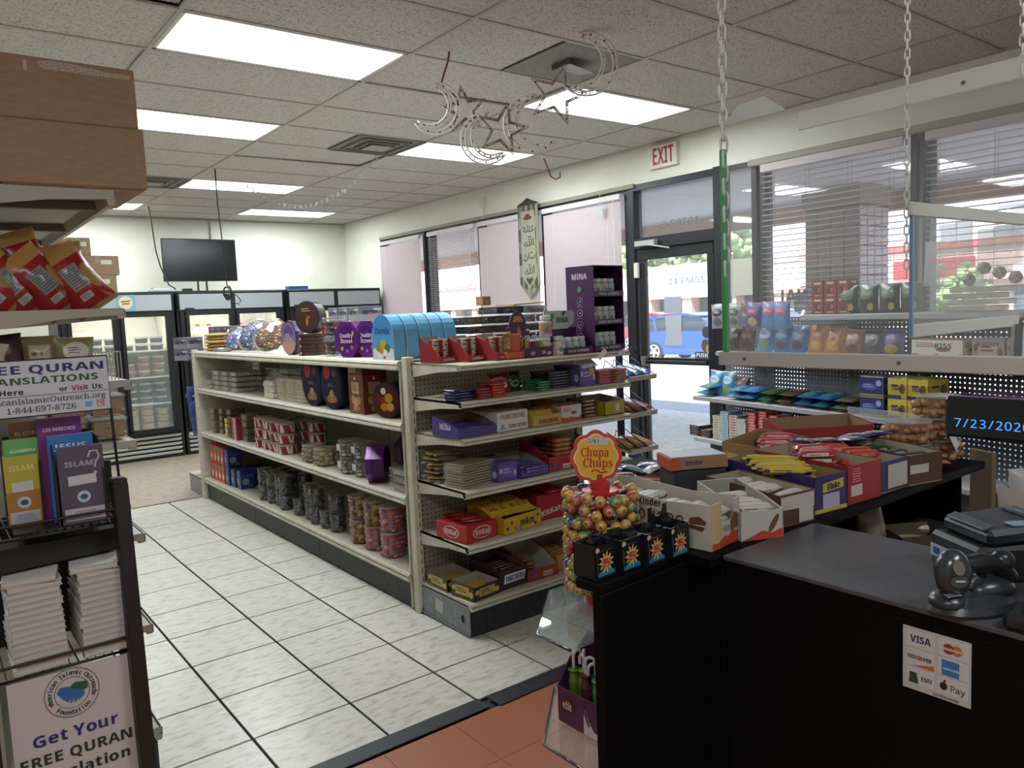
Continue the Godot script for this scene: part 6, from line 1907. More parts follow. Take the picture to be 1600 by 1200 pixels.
	for k in 8:
		one("granola_bag", "mixed food bag further along that shelf, number %s from the end" % ["five", "six", "seven", "eight", "nine", "ten", "eleven", "twelve"][k], "bag", PO(0.125, 0.15, 0.06, 91), mats["ricebag"], Vector3(0.45, 1.402, -3.2 - 0.15 * k), Vector3(0, 70, 0), "bags along the snack shelving")
	# wire basket file and clear boxes of round nuts
	var wb := thing("wire_divider", "small white wire divider standing on the shelf end", "divider", Vector3(0.53, 1.402, -2.95))
	for k in 8:
		part(wb, "wire", TU([Vector3(-0.04 + k * 0.011, 0, 0), Vector3(-0.04 + k * 0.011, 0.095, 0)], 0.0018, 5), M("b8b8b4", 0.3, 0.5))
	part(wb, "top_wire", TU([Vector3(-0.04, 0.095, 0), Vector3(0.037, 0.095, 0)], 0.0025, 5), M("b8b8b4", 0.3, 0.5))
	for lev in 2:
		for k in 2:
			var w := clear_case("nut_box", "clear plastic box of round brown nuts, %s, %s" % [["lower", "upper"][lev], ["outer one", "inner one"][k]], "food box", 0.11, 0.075, 0.14, M("8c6a44", 0.6), "clear boxes of round nuts on the snack shelving", 0.016, "nutbox")
			w.position = Vector3(0.515 - 0.12 * k, 1.195 + lev * 0.08, -3.02)
	for k in 3:
		var w2 := clear_case("nut_box", "clear plastic box of round brown nuts further back, %s" % ["first", "second", "third"][k], "food box", 0.11, 0.075, 0.14, M("8c6a44", 0.6), "clear boxes of round nuts on the snack shelving", 0.016, "nutbox")
		w2.position = Vector3(0.515, 1.195, -3.2 - 0.16 * k)

# ---------------------------------------------------------------- black wire rack with pamphlets
func build_quran_rack() -> void:
	var wire := M("121110", 0.4)
	var blk := M("15110f", 0.5)
	var r := thing("pamphlet_rack", "black wire literature rack with slanted side posts", "rack", Vector3(0.245, 0, -2.26))
	# slanted wide front posts, foot further forward
	for s: float in [-1.0, 1.0]:
		part(r, "post", BX(0.036, 1.18, 0.05, 0.003), blk, Vector3(s * 0.165 - 0.016, 0.0, 0.12), Vector3(-3.4, 0, 0))
		part(r, "post_cap", BX(0.036, 0.05, 0.055, 0.004), blk, Vector3(s * 0.165 - 0.016, 1.14, 0.045), Vector3(-3.4, 0, 0))
		part(r, "rear_post", BX(0.02, 1.2, 0.02, 0.002), blk, Vector3(s * 0.17, 0.0, -0.22))
	for e in [[1.078, 0.33, 0.30], [0.735, 0.33, 0.30], [0.08, 0.34, 0.36]]:
		var sh := part(r, "wire_shelf", TU([Vector3(-0.165, 0, 0.06), Vector3(0.165, 0, 0.06), Vector3(0.165, 0, -0.22), Vector3(-0.165, 0, -0.22)], 0.004, 6, true), wire, Vector3(0, e[0], 0.0))
		for k in 17:
			part(sh, "wire", TU([Vector3(-0.155 + k * 0.0194, 0.002, 0.06), Vector3(-0.155 + k * 0.0194, 0.002, -0.22)], 0.0022, 5), wire)
		part(sh, "front_rail", TU([Vector3(-0.17, 0.035, 0.065), Vector3(0.17, 0.035, 0.065)], 0.004, 6), wire)
	part(r, "back_panel", BX(0.32, 0.34, 0.006, 0.0), blk, Vector3(0, 0.735, -0.2))
	part(r, "sign_holder", TU([Vector3(0.16, 1.18, 0.0), Vector3(0.155, 1.37, 0.0)], 0.004, 6), wire)
	part(r, "sign_holder", TU([Vector3(-0.16, 1.18, 0.0), Vector3(-0.155, 1.37, 0.0)], 0.004, 6), wire)
	# header sign
	var s := thing("rack_sign", "white sign reading FREE QURAN TRANSLATIONS above the pamphlet rack", "sign", Vector3(0.245, 1.368, -2.258))
	part(s, "panel", BX(0.31, 0.138, 0.004, 0.001), M("b6b6bb", 0.45))
	part(s, "frame", TU([Vector3(-0.156, 0, 0), Vector3(0.156, 0, 0), Vector3(0.156, 0.139, 0), Vector3(-0.156, 0.139, 0)], 0.0025, 6, true), wire)
	var nv := "1d2456"
	text(s, "FREE QURAN", 0.020, nv, Vector3(0.0, 0.116, 0.003), V0, 0.29, sans, true)
	text(s, "TRANSLATIONS", 0.0165, "234d2c", Vector3(0.0, 0.088, 0.003), V0, 0.262, sans, true)
	text(s, "Scan", 0.013, "8c2428", Vector3(-0.119, 0.0615, 0.003), V0, 0.044, sans, true)
	text(s, "Here", 0.013, "26242c", Vector3(-0.062, 0.0615, 0.003), V0, 0.05, sans, true)
	text(s, "or", 0.012, "26242c", Vector3(0.05, 0.0615, 0.003), V0, 0.018, sans, true)
	text(s, "Visit", 0.013, "8c2428", Vector3(0.088, 0.0615, 0.003), V0, 0.038, sans, true)
	text(s, "Us:", 0.013, "26242c", Vector3(0.128, 0.0615, 0.003), V0, 0.024, sans, true)
	part(s, "rule_line", BX(0.31, 0.001, 0.001, 0.0), M("54525c", 0.5), Vector3(0, 0.05, 0.003))
	text(s, "AmericanIslamicOutreach.org", 0.0125, "2f2f38", Vector3(0.0, 0.038, 0.003), V0, 0.29, serif)
	text(s, "1-844-697-8726", 0.0135, "2f2f38", Vector3(0.0, 0.016, 0.003), V0, 0.15, serif)
	part(s, "video_icon", BX(0.022, 0.013, 0.001, 0.0), M("a8262a", 0.5), Vector3(-0.115, 0.009, 0.003))
	part(s, "bird_icon", PR([Vector2(-0.009, -0.004), Vector2(-0.002, -0.008), Vector2(0.006, -0.004), Vector2(0.007, 0.003), Vector2(0.010, 0.005), Vector2(0.006, 0.006), Vector2(0.004, 0.008), Vector2(0.0, 0.005), Vector2(-0.008, 0.008), Vector2(-0.007, 0.002), Vector2(-0.009, 0.0)], 0.001), M("4a9ac4", 0.5), Vector3(0.105, 0.017, 0.003))
	var ig := part(s, "camera_icon", BX(0.017, 0.017, 0.001, 0.0), M("a83f7a", 0.5), Vector3(0.132, 0.009, 0.003))
	part(ig, "camera_centre", PR(oval(0.006, 0.006, 12), 0.001), M("c98a4a", 0.5), Vector3(-0.003, 0.005, 0.0006))
	part(ig, "camera_ring", TU(ring3(0.0045, 14), 0.0008, 4, true), M("d8d0d4", 0.5), Vector3(0, 0.0085, 0.0012))
	part(ig, "camera_frame", TU([Vector3(-0.0065, 0.002, 0.001), Vector3(0.0065, 0.002, 0.001), Vector3(0.0065, 0.015, 0.001), Vector3(-0.0065, 0.015, 0.001)], 0.0007, 4, true), M("d8d0d4", 0.5))
	# pamphlet holder with stepped pockets
	var h := thing("pamphlet_holder", "black stepped plastic pamphlet holder on the wire rack", "holder", Vector3(0.262, 1.086, -2.25), -3)
	part(h, "floor_plate", BX(0.21, 0.003, 0.2, 0.0), blk, Vector3(0, 0, -0.053))
	for x: float in [-0.112, -0.006, 0.1]:
		var b := MB.new()
		b.t = Transform3D(Basis(Vector3.UP, -PI / 2), V0)
		var zf := 0.048 if x > -0.1 else -0.04
		b.prism(PackedVector2Array([Vector2(zf, 0.0), Vector2(zf, 0.13), Vector2(zf - 0.07, 0.215), Vector2(-0.155, 0.215), Vector2(-0.155, 0.0)]), 0.004)
		part(h, "side_wall", b.mesh(), blk, Vector3(x, 0, 0))
	part(h, "back_wall", BX(0.21, 0.22, 0.004, 0.0), blk, Vector3(0, 0, -0.155))
	for k in 2:
		part(h, "pocket_divider", BX(0.1, 0.12 + 0.04 * k, 0.003, 0.0), blk, Vector3(0.05, 0, 0.018 - 0.055 * k))
	pamphlets()
	# two stacks of white paperbacks on the middle shelf
	for st in 2:
		for k in 15:
			var wb := 0.118 if st == 0 else 0.112
			var p := thing("paperback_book", "white paperback in the %s stack on the rack, %s from the bottom" % [["left hand", "right hand"][st], ["first", "second", "third", "fourth", "fifth", "sixth", "seventh", "eighth", "ninth", "tenth", "eleventh", "twelfth", "thirteenth", "fourteenth", "topmost"][k]], "book", Vector3(0.186 + st * 0.147 + rng.randf_range(-0.003, 0.003), 0.741 + k * 0.0158, -2.285), rng.randf_range(-2.5, 2.5) - (9.0 if k == 14 else 0.0), "paperbacks on the rack")
			part(p, "pages", BX(wb - 0.004, 0.0125, 0.166, 0.001), M("b3aca4", 0.8), Vector3(0, 0.0013, 0))
			part(p, "cover", BX(wb, 0.0013, 0.17, 0.0), M("c2bdb8", 0.6), Vector3(0, 0.0138, 0))
			part(p, "cover", BX(wb, 0.0013, 0.17, 0.0), M("aaa49e", 0.6))
	one("storage_carton", "dark open carton pushed in above the paperbacks on the rack", "box", BX(0.3, 0.06, 0.12, 0.003), M("1d1916", 0.7), Vector3(0.25, 0.985, -2.33), Vector3(0, 6, 0))
	# poster hanging from the middle shelf
	var po := thing("rack_poster", "white poster with handshake emblem reading Get Your FREE QURAN Translation", "poster", Vector3(0.243, 0.20, -2.182), 0)
	part(po, "sheet", BX(0.272, 0.525, 0.003, 0.0), M("b5aaa9", 0.6), V0, Vector3(-2.5, 0, 0))
	var e := part(po, "emblem", PR(oval(0.062, 0.062, 36), 0.001), M("b0a8a8", 0.6), Vector3(0.0, 0.465, -0.017), Vector3(-2.5, 0, 0))
	part(e, "outer_ring", TU(ring3(0.061, 40), 0.0009, 4, true), M("5a5f60", 0.5), Vector3(0, 0, 0.001))
	part(e, "inner_ring", TU(ring3(0.039, 40), 0.0009, 4, true), M("5a5f60", 0.5), Vector3(0, 0, 0.001))
	part(e, "hand_blue", PR([Vector2(-0.034, 0.006), Vector2(-0.026, 0.019), Vector2(-0.012, 0.018), Vector2(0.008, 0.013), Vector2(0.026, -0.004), Vector2(0.028, -0.012), Vector2(0.012, -0.025), Vector2(-0.006, -0.026), Vector2(-0.022, -0.012)], 0.001), M("2a5a8c", 0.5), Vector3(0, 0, 0.001))
	part(e, "hand_green", PR([Vector2(-0.004, 0.016), Vector2(0.008, 0.024), Vector2(0.034, 0.02), Vector2(0.036, 0.004), Vector2(0.026, -0.002), Vector2(0.014, 0.008), Vector2(0.0, 0.01)], 0.001), M("234a34", 0.5), Vector3(0, 0, 0.0018))
	for k in 4:
		part(e, "finger_gap", BX(0.002, 0.014, 0.001, 0.0), M("b0a8a8", 0.6), Vector3(-0.012 + k * 0.009, -0.03, 0.002), Vector3(0, 0, -28))
	arc_text(e, "American Islamic Outreach", 0.05, 196.0, -16.0, 0.011)
	arc_text(e, "Foundation", 0.05, 228.0, 312.0, 0.011)
	for s2: float in [-1.0, 1.0]:
		var sp := []
		for k in 10:
			var a := PI / 2 + PI * k / 5
			var q := 0.006 if k % 2 == 0 else 0.0026
			sp.append(Vector2(cos(a) * q, sin(a) * q))
		part(e, "star", PR(sp, 0.001), M("94302c", 0.5), Vector3(s2 * 0.047, -0.019, 0.001))
	text(po, "Get Your", 0.028, "20285c", Vector3(0.0, 0.365, -0.0125), Vector3(-2.5, 0, 0), 0.19, sans, true)
	text(po, "FREE QURAN", 0.026, "1d2a26", Vector3(0.0, 0.315, -0.0105), Vector3(-2.5, 0, 0), 0.25, sans, true)
	text(po, "Translation", 0.026, "20242c", Vector3(0.0, 0.268, -0.0085), Vector3(-2.5, 0, 0), 0.235, sans, true)

func arc_text(p: Node, s: String, r: float, a0: float, a1: float, h: float) -> void:
	for k in s.length():
		if s[k] == " ":
			continue
		var a := deg_to_rad(lerpf(a0, a1, float(k) / (s.length() - 1)))
		var rot := rad_to_deg(a) - 90.0
		if a1 > a0:
			rot = rad_to_deg(a) + 90.0
		text(p, s[k], h, "23302e", Vector3(cos(a) * r, sin(a) * r, 0.001), Vector3(0, 0, rot), 0.0, sans, true)

func pamphlets() -> void:
	# each row: x, z, bottom, colours, title, count
	var rows := [
		[0.312, -2.207, 0.108, "4d4452", "ISLAM?", "9a98a4", "violet grey pamphlet with question mark at the front right", 0.196],
		[0.300, -2.262, 0.108, "2f68a0", "JESUS", "c2cdd8", "bright blue pamphlet in the middle right pocket", 0.222],
		[0.285, -2.318, 0.108, "6b2a68", "LOS DERECHOS", "c9b8cc", "purple pamphlet about rights at the back right", 0.262],
		[0.19, -2.285, 0.078, "a39a34", "ISLAM", "c9bd8a", "yellow pamphlet at the front of the left pocket", 0.178],
		[0.20, -2.325, 0.085, "5f9a54", "ALHAMBRA", "c4d8b8", "green pamphlet in the middle left pocket", 0.216],
		[0.222, -2.36, 0.095, "7a5a3c", "EL CORAN", "c9b494", "brown pamphlet at the back of the left pocket", 0.256]]
	for r in rows:
		for k in 4:
			var t := thing("pamphlet", r[6] + ("" if k == 0 else ", behind the front copy"), "pamphlet", Vector3(r[0], 1.09, r[1] - 0.0035 * k), -3 if r[0] > 0.25 else -1, "copies of the " + String(r[6]).get_slice(" pamphlet", 0) + " pamphlet")
			part(t, "cover", BX(r[2] * 0.94, r[7], 0.003, 0.0), M(r[3] if k == 0 else r[3], 0.4))
			if k > 0:
				continue
			var w: float = r[2] * 0.94
			text(t, r[4], 0.013 if String(r[4]).length() < 7 else 0.009, r[5], Vector3(0, r[7] - 0.03 - (0.015 if r[4] == "ISLAM?" else 0.0), 0.002), V0, w * 0.72, sans, true)
			if r[7] < 0.2:
				part(t, "white_tab", BX(w * 0.62, 0.024, 0.001, 0.0), M("b5b2b4", 0.5), Vector3(0.0, r[7] * 0.5, 0.002), Vector3(0, 0, 2))
				part(t, "emblem", PR(oval(0.015, 0.015, 18), 0.001), M("a8b0b4", 0.5), Vector3(0, r[7] * 0.34, 0.002))
				part(t, "emblem_hands", PR(oval(0.009, 0.007, 12), 0.001), M("2a4a68", 0.5), Vector3(0, r[7] * 0.34, 0.0028))
				part(t, "text_panel", BX(w * 0.88, 0.03, 0.001, 0.0), M("a8a4a8", 0.5), Vector3(0, 0.008, 0.002))
				for q in 4:
					part(t, "small_print", BX(w * (0.7 - 0.08 * q), 0.0016, 0.001, 0.0), M("6a666a", 0.6), Vector3(0, 0.012 + q * 0.0055, 0.0028))
			if r[4] == "ISLAM?":
				part(t, "question_mark", TU([Vector3(0.016, 0.165, 0.002), Vector3(0.022, 0.18, 0.002), Vector3(0.036, 0.18, 0.002), Vector3(0.041, 0.165, 0.002), Vector3(0.032, 0.15, 0.002), Vector3(0.03, 0.138, 0.002)], 0.0028, 5), M("a8a4b0", 0.5))
				part(t, "question_dot", PR(oval(0.004, 0.004, 12), 0.002), M("a8a4b0", 0.5), Vector3(0.03, 0.125, 0.002))
			if r[4] == "ISLAM":
				part(t, "lower_band", BX(w, 0.09, 0.001, 0.0), M("a06a2c", 0.4), Vector3(0, 0.0, 0.0013))

# ---------------------------------------------------------------- counters, screens, till
func build_counter() -> void:
	var blk := noise_mat("blacklam", [[0.0, "080707"], [0.5, "0b0a0a"], [1.0, "110f0f"]], 0.05, 4.0, 0.6)
	blk.metallic_specular = 0.2
	var topm := noise_mat("greylam", [[0.0, "3f3e42"], [0.5, "464549"], [1.0, "4d4c50"]], 0.03, 2.0, 0.32)
	var b := thing("candy_counter", "long black counter carrying the open candy boxes", "counter", Vector3(1.24, 0, -1.29))
	part(b, "end_front_panel", BX(0.44, 0.895, 0.03, 0.003), blk, Vector3(0.218, 0.0, -0.045), Vector3(0, 4, 0))
	part(b, "end_ledge", BX(0.425, 0.025, 0.085, 0.003), blk, Vector3(0.212, 0.895, -0.075), Vector3(0, 4, 0))
	part(b, "top", BX(1.68, 0.03, 0.37, 0.004), blk, Vector3(1.18, 0.89, -0.145))
	part(b, "top", BX(1.41, 0.03, 0.35, 0.004), blk, Vector3(1.315, 0.89, -0.505))
	part(b, "corner_panel", BX(0.05, 0.89, 0.113, 0.002), blk, Vector3(0.415, 0.0, -0.0135))
	part(b, "rear_wing", BX(0.34, 0.03, 0.36, 0.004), blk, Vector3(1.06, 0.89, -0.86))
	part(b, "wing_leg", BX(0.05, 0.89, 0.05, 0.002), blk, Vector3(1.19, 0.0, -1.0))
	part(b, "rear_panel", BX(1.0, 0.89, 0.02, 0.0), blk, Vector3(1.5, 0.0, -0.64))
	part(b, "side_panel", BX(0.02, 0.89, 0.32, 0.0), blk, Vector3(0.42, 0.0, -0.16))
	part(b, "shelf", BX(0.6, 0.02, 0.5, 0.002), M("2c2a28", 0.6), Vector3(1.69, 0.64, -0.33))
	part(b, "divider", BX(0.02, 0.88, 0.5, 0.002), blk, Vector3(1.38, 0.0, -0.38))
	part(b, "divider", BX(0.02, 0.88, 0.6, 0.002), blk, Vector3(2.0, 0.0, -0.34))
	var a := thing("till_counter", "black till counter with charcoal top and a card payment sticker", "counter", Vector3(1.84, 0, -0.19))
	part(a, "face_panel", BX(0.03, 0.89, 2.1, 0.003), blk, Vector3(-0.2, 0, 0))
	part(a, "top", BX(0.432, 0.012, 2.112, 0.002), topm, Vector3(0.0, 0.908, 0.0))
	part(a, "top_core", BX(0.43, 0.018, 2.11, 0.001), blk, Vector3(0.0, 0.89, 0.0))
	part(a, "rear_panel", BX(0.02, 0.89, 2.1, 0.0), blk, Vector3(0.19, 0, 0))
	part(a, "end_panel", BX(0.36, 0.89, 0.02, 0.0), blk, Vector3(0.0, 0, -1.02))
	# glass end shelves
	var gl := M(Color(0.75, 0.82, 0.82), 0.02, 0.0, 0.12)
	for q in [[0.76, "upper", 0.045], [0.44, "lower", 0.08]]:
		var g := thing("glass_shelf", "clear %s glass shelf sticking out past the black counter end" % q[1], "shelf", Vector3(0, q[0], 0))
		var o := MB.new()
		o.t = Transform3D(Basis(Vector3.RIGHT, PI / 2), V0)
		o.prism(PackedVector2Array([Vector2(1.14 + q[2], -1.36), Vector2(1.14 + q[2], -1.44 - q[2]), Vector2(1.36 + q[2], -1.65 - q[2]), Vector2(1.62, -1.65 - q[2]), Vector2(1.62, -1.36)]), 0.008)
		part(g, "pane", o.mesh(), gl)
		part(g, "edge", TU([Vector3(1.14 + q[2], 0, -1.36), Vector3(1.14 + q[2], 0, -1.44 - q[2]), Vector3(1.36 + q[2], 0, -1.65 - q[2])], 0.0045, 5), M("2c3a3a", 0.1))
	part(b, "floor_plinth", BX(0.36, 0.1, 0.30, 0.003), M("2f3338", 0.4), Vector3(0.21, 0, -0.22))
	# payment sticker
	var s := thing("payment_sticker", "white sticker of six accepted payment logos on the till counter", "sticker", Vector3(1.624, 0.738, -0.711), -90)
	part(s, "sheet", BX(0.136, 0.137, 0.001, 0.0), M("b4b2ae", 0.4))
	for r in 3:
		for c in 2:
			var p := part(s, "logo_tile", BX(0.058, 0.036, 0.0014, 0.0006), M("bdbbb8", 0.4), Vector3(-0.031 + c * 0.064, 0.094 - r * 0.041, 0.0008))
			match r * 2 + c:
				0: text(p, "VISA", 0.015, "1d2350", Vector3(0, 0.019, 0.0012), V0, 0.042, sans, true)
				1:
					part(p, "red_disc", PR(oval(0.011, 0.011, 20), 0.0006), M("94241f", 0.4), Vector3(-0.008, 0.018, 0.0012))
					part(p, "orange_disc", PR(oval(0.011, 0.011, 20), 0.0006), M("b56a2c", 0.4), Vector3(0.008, 0.018, 0.0011))
					text(p, "MasterCard", 0.0055, "c9c4c0", Vector3(0, 0.018, 0.002), V0, 0.036, sans, true)
				2:
					text(p, "DISC", 0.008, "26242a", Vector3(-0.015, 0.02, 0.0012), V0, 0.022, sans, true)
					part(p, "orange_disc", PR(oval(0.0045, 0.0045, 16), 0.0006), M("b5482c", 0.4), Vector3(0.0, 0.02, 0.0012))
					text(p, "VER", 0.008, "26242a", Vector3(0.014, 0.02, 0.0012), V0, 0.018, sans, true)
					part(p, "orange_wedge", PR([Vector2(-0.016, 0.001), Vector2(0.028, 0.001), Vector2(0.028, 0.012)], 0.0006), M("b5582c", 0.4), Vector3(0, 0, 0.0012))
				3:
					part(p, "blue_panel", BX(0.034, 0.033, 0.0006, 0.0), M("2f6ea3", 0.4), Vector3(-0.004, 0.0015, 0.001))
					text(p, "AMERICAN EXPRESS", 0.004, "b5c8d8", Vector3(0.0, 0.016, 0.0018), V0, 0.036, sans, true)
				4:
					part(p, "terminal_icon", PR([Vector2(-0.024, 0.004), Vector2(-0.004, 0.004), Vector2(-0.006, 0.018), Vector2(-0.008, 0.027), Vector2(-0.022, 0.027), Vector2(-0.022, 0.018)], 0.0006), M("2f3a3c", 0.4), Vector3(0, 0, 0.0012))
					text(p, "EMV", 0.009, "26282c", Vector3(0.013, 0.017, 0.0012), V0, 0.022, sans, false)
				5:
					part(p, "fruit_icon", PR(oval(0.0075, 0.0085, 18), 0.0006), M("17171a", 0.4), Vector3(-0.017, 0.018, 0.0012))
					part(p, "fruit_leaf", PR(oval(0.002, 0.0035, 10), 0.0006), M("17171a", 0.4), Vector3(-0.015, 0.0295, 0.0012), Vector3(0, 0, -30))
					text(p, "Pay", 0.013, "3a3a3e", Vector3(0.01, 0.017, 0.0012), V0, 0.028)
	text(s, "CardPayments", 0.005, "54524e", Vector3(0.02, 0.006, 0.0012), V0, 0.05)
	build_guard()

func chain(called: String, label: String, x: float, z: float, y0: float, y1: float, k0 := 1.0) -> void:
	var t := thing(called, label, "chain", Vector3(x, 0, z))
	var lk := MB.new()
	var pts := []
	for k in 14:
		var a := TAU * k / 14
		pts.append(Vector3(cos(a) * 0.0085, sin(a) * 0.0165 + (0.0055 if sin(a) > 0 else -0.0055), 0) * k0)
	lk.tube(pts, 0.0032 * k0, 6, true)
	var m := lk.mesh()
	var y := y0
	var k := 0
	while y < y1:
		part(t, "link", m, M("b8b8b0", 0.35), Vector3(0, y, 0), Vector3(0, 90 * (k % 2) + 20, 0))
		y += 0.0335 * k0
		k += 1
	part(t, "ceiling_hook", BX(0.02, 0.012, 0.02, 0.002), M("c4c2ba", 0.4), Vector3(0, 3.008, 0))

func build_guard() -> void:
	var cl := M(Color(0.86, 0.9, 0.92), 0.03, 0.0, 0.055)
	var bar := M("a8a69f", 0.45)
	var g := thing("hanging_screen", "large clear hanging sneeze screen with white rails and a green taped edge", "screen", Vector3(1.63, 0, -0.42))
	part(g, "sheet", BX(0.004, 0.58, 1.62, 0.0), cl, Vector3(0, 1.43, 0))
	part(g, "bottom_rail", BX(0.012, 0.035, 1.66, 0.002), bar, Vector3(0.002, 1.417, 0))
	part(g, "top_rail", BX(0.006, 0.04, 1.40, 0.002), M(Color(0.82, 0.82, 0.8), 0.4, 0.0, 0.55), Vector3(0.0, 1.955, 0.1))
	part(g, "green_tape", BX(0.012, 0.50, 0.016, 0.002), M("3f8f58", 0.5), Vector3(0, 1.452, -0.808))
	for z in [-0.75, -0.37, 0.0, 0.37]:
		part(g, "rail_screw", PR(oval(0.004, 0.004, 12), 0.002), M("5f5d58", 0.3, 0.5), Vector3(-0.007, 1.435, z), Vector3(0, -90, 0))
	for z in [-0.45, -0.30]:
		part(g, "rail_screw", PR(oval(0.004, 0.004, 12), 0.002), M("6f6d68", 0.3, 0.5), Vector3(-0.006, 1.972, z + 0.2), Vector3(0, -90, 0))
	part(g, "film_scrap", PR([Vector2(-0.09, 0), Vector2(0.09, 0.0), Vector2(0.03, 0.045), Vector2(-0.04, 0.04)], 0.001), M(Color(0.85, 0.88, 0.88), 0.1, 0.0, 0.35), Vector3(0, 2.008, -0.72), Vector3(0, -90, 0))
	var g2 := thing("hanging_screen", "small clear hanging screen with grey rails turned towards the windows", "screen", Vector3(1.92, 0, -0.77))
	part(g2, "sheet", BX(0.57, 0.25, 0.004, 0.0), cl, Vector3(0, 1.50, 0))
	part(g2, "top_rail", BX(0.59, 0.028, 0.01, 0.002), bar, Vector3(0, 1.735, 0))
	part(g2, "bottom_rail", BX(0.55, 0.028, 0.01, 0.002), bar, Vector3(-0.01, 1.486, 0))
	part(g2, "blue_edge", BX(0.006, 0.25, 0.008, 0.001), M("5a7a9a", 0.3), Vector3(-0.285, 1.49, 0))
	chain("white_chain", "white plastic chain carrying the green taped corner of the screen", 1.63, -1.225, 1.66, 3.01)
	chain("white_chain", "white plastic chain carrying the corner where both screens meet", 1.63, -0.778, 1.62, 3.01, 0.52)
	chain("white_chain", "white plastic chain carrying the screen above the register", 1.63, -0.573, 1.97, 3.01, 0.52)

func build_register() -> void:
	var dk := M("1c1d20", 0.35)
	var md := M("26282b", 0.3)
	# hand scanner in its cradle
	var s := thing("barcode_scanner", "dark grey barcode scanner resting in its cradle on the till counter", "scanner", Vector3(1.685, 0.92, -0.672), -24)
	s.scale = Vector3.ONE * 1.15
	var cr := MB.new()
	cr.lathe(V0, [Vector2(0.0, 0.0), Vector2(0.075, 0.0), Vector2(0.08, 0.008), Vector2(0.074, 0.02), Vector2(0.05, 0.034), Vector2(0.0, 0.036)], 24, 1.15, 0.62)
	part(s, "cradle", cr.mesh(), md, Vector3(0.01, 0, 0))
	var ck := MB.new()
	ck.ball(Vector3(0.045, 0.034, 0), Vector3(0.048, 0.024, 0.03), 8, 14)
	ck.ball(Vector3(-0.05, 0.024, 0), Vector3(0.03, 0.018, 0.034), 8, 14)
	part(s, "cradle_cup", ck.mesh(), md)
	part(s, "contact_plate", BX(0.03, 0.003, 0.012, 0.001), M("6f7276", 0.3, 0.5), Vector3(-0.055, 0.04, 0.02), Vector3(8, 0, 0))
	var hd := MB.new()
	hd.ball(Vector3(-0.038, 0.073, 0), Vector3(0.034, 0.044, 0.03), 12, 18)
	part(s, "scanner_head", hd.mesh(), M("2f3134", 0.22))
	part(s, "head_lens", PR(oval(0.01, 0.013, 18), 0.002), M("5a564e", 0.15), Vector3(-0.05, 0.092, 0.0275), Vector3(-22, -20, 0))
	part(s, "head_badge", PR(oval(0.015, 0.011, 18), 0.002), M("3a3c40", 0.3), Vector3(-0.05, 0.068, 0.0292), Vector3(0, -20, 0))
	part(s, "brand_mark", BX(0.016, 0.003, 0.001, 0.0), M("a8aaac", 0.4), Vector3(-0.05, 0.0675, 0.0312), Vector3(0, -20, 0))
	var hn := MB.new()
	hn.tube([Vector3(-0.02, 0.083, 0), Vector3(0.02, 0.086, 0), Vector3(0.06, 0.078, 0), Vector3(0.085, 0.05, 0)], 0.017, 10)
	part(s, "handle", hn.mesh(), dk)
	var tr := MB.new()
	tr.tube([Vector3(0.012, 0.072, 0), Vector3(0.02, 0.062, 0), Vector3(0.034, 0.06, 0)], 0.004, 6)
	part(s, "trigger", tr.mesh(), dk)
	var bt := MB.new()
	bt.ball(Vector3(0.07, 0.083, 0), Vector3(0.022, 0.02, 0.02), 8, 12)
	part(s, "handle_butt", bt.mesh(), M("242528", 0.3))
	one("scanner_cable", "thin dark cable curling from the scanner cradle over the counter", "cable", TU([Vector3(1.70, 0.935, -0.60), Vector3(1.66, 0.926, -0.57), Vector3(1.64, 0.925, -0.54), Vector3(1.70, 0.925, -0.50), Vector3(1.8, 0.925, -0.46)], 0.004, 6), dk)
	# receipt printer
	var p := thing("receipt_printer", "black receipt printer with grey lid at the far edge of the till counter", "printer", Vector3(1.975, 0.92, -0.725), -122)
	p.scale = Vector3.ONE * 1.15
	part(p, "body", BX(0.15, 0.075, 0.2, 0.008), M("17181b", 0.35))
	part(p, "lid", BX(0.146, 0.035, 0.17, 0.010), md, Vector3(0, 0.076, -0.01), Vector3(3, 0, 0))
	part(p, "paper_slot", BX(0.11, 0.006, 0.022, 0.001), M("5f656c", 0.2, 0.3), Vector3(0, 0.106, 0.065), Vector3(20, 0, 0))
	part(p, "lid_ridge", BX(0.1, 0.008, 0.02, 0.003), M("30333a", 0.25), Vector3(0, 0.112, -0.05))
	part(p, "lid_window", BX(0.03, 0.003, 0.06, 0.001), M("6f8090", 0.15), Vector3(0.05, 0.111, -0.01))
	var st := part(p, "payment_strip", BX(0.14, 0.026, 0.001, 0.0), M("a8a6a2", 0.5), Vector3(0, 0.022, 0.1008))
	part(st, "blue_logo", BX(0.02, 0.014, 0.001, 0.0), M("23408c", 0.5), Vector3(-0.05, 0.006, 0.0006))
	part(st, "red_logo", BX(0.024, 0.014, 0.001, 0.0), M("94302a", 0.5), Vector3(-0.015, 0.006, 0.0006))
	# customer display on its pole and the register foot
	var c := thing("pole_display", "black customer display showing a blue date over the till counter", "display", Vector3(1.85, 0.92, -0.63), -90)
	part(c, "foot", BX(0.07, 0.014, 0.06, 0.004), dk, Vector3(0.13, 0, -0.04))
	part(c, "pole", BX(0.028, 0.36, 0.028, 0.004), dk, Vector3(0.13, 0.0, -0.035))
	part(c, "screen_case", BX(0.32, 0.092, 0.04, 0.008), M("17191d", 0.35), Vector3(0.0, 0.333, 0.0))
	part(c, "screen_glass", BX(0.305, 0.076, 0.002, 0.0), M("0f131a", 0.12), Vector3(0.0, 0.341, 0.0205))
	var tx := text(c, "7/23/2020 07:41", 0.018, "5aa8e0", Vector3(-0.01, 0.367, 0.0222), V0, 0.245, mono)
	tx.material_override = glow(Color(0.25, 0.6, 0.95), 0.9)
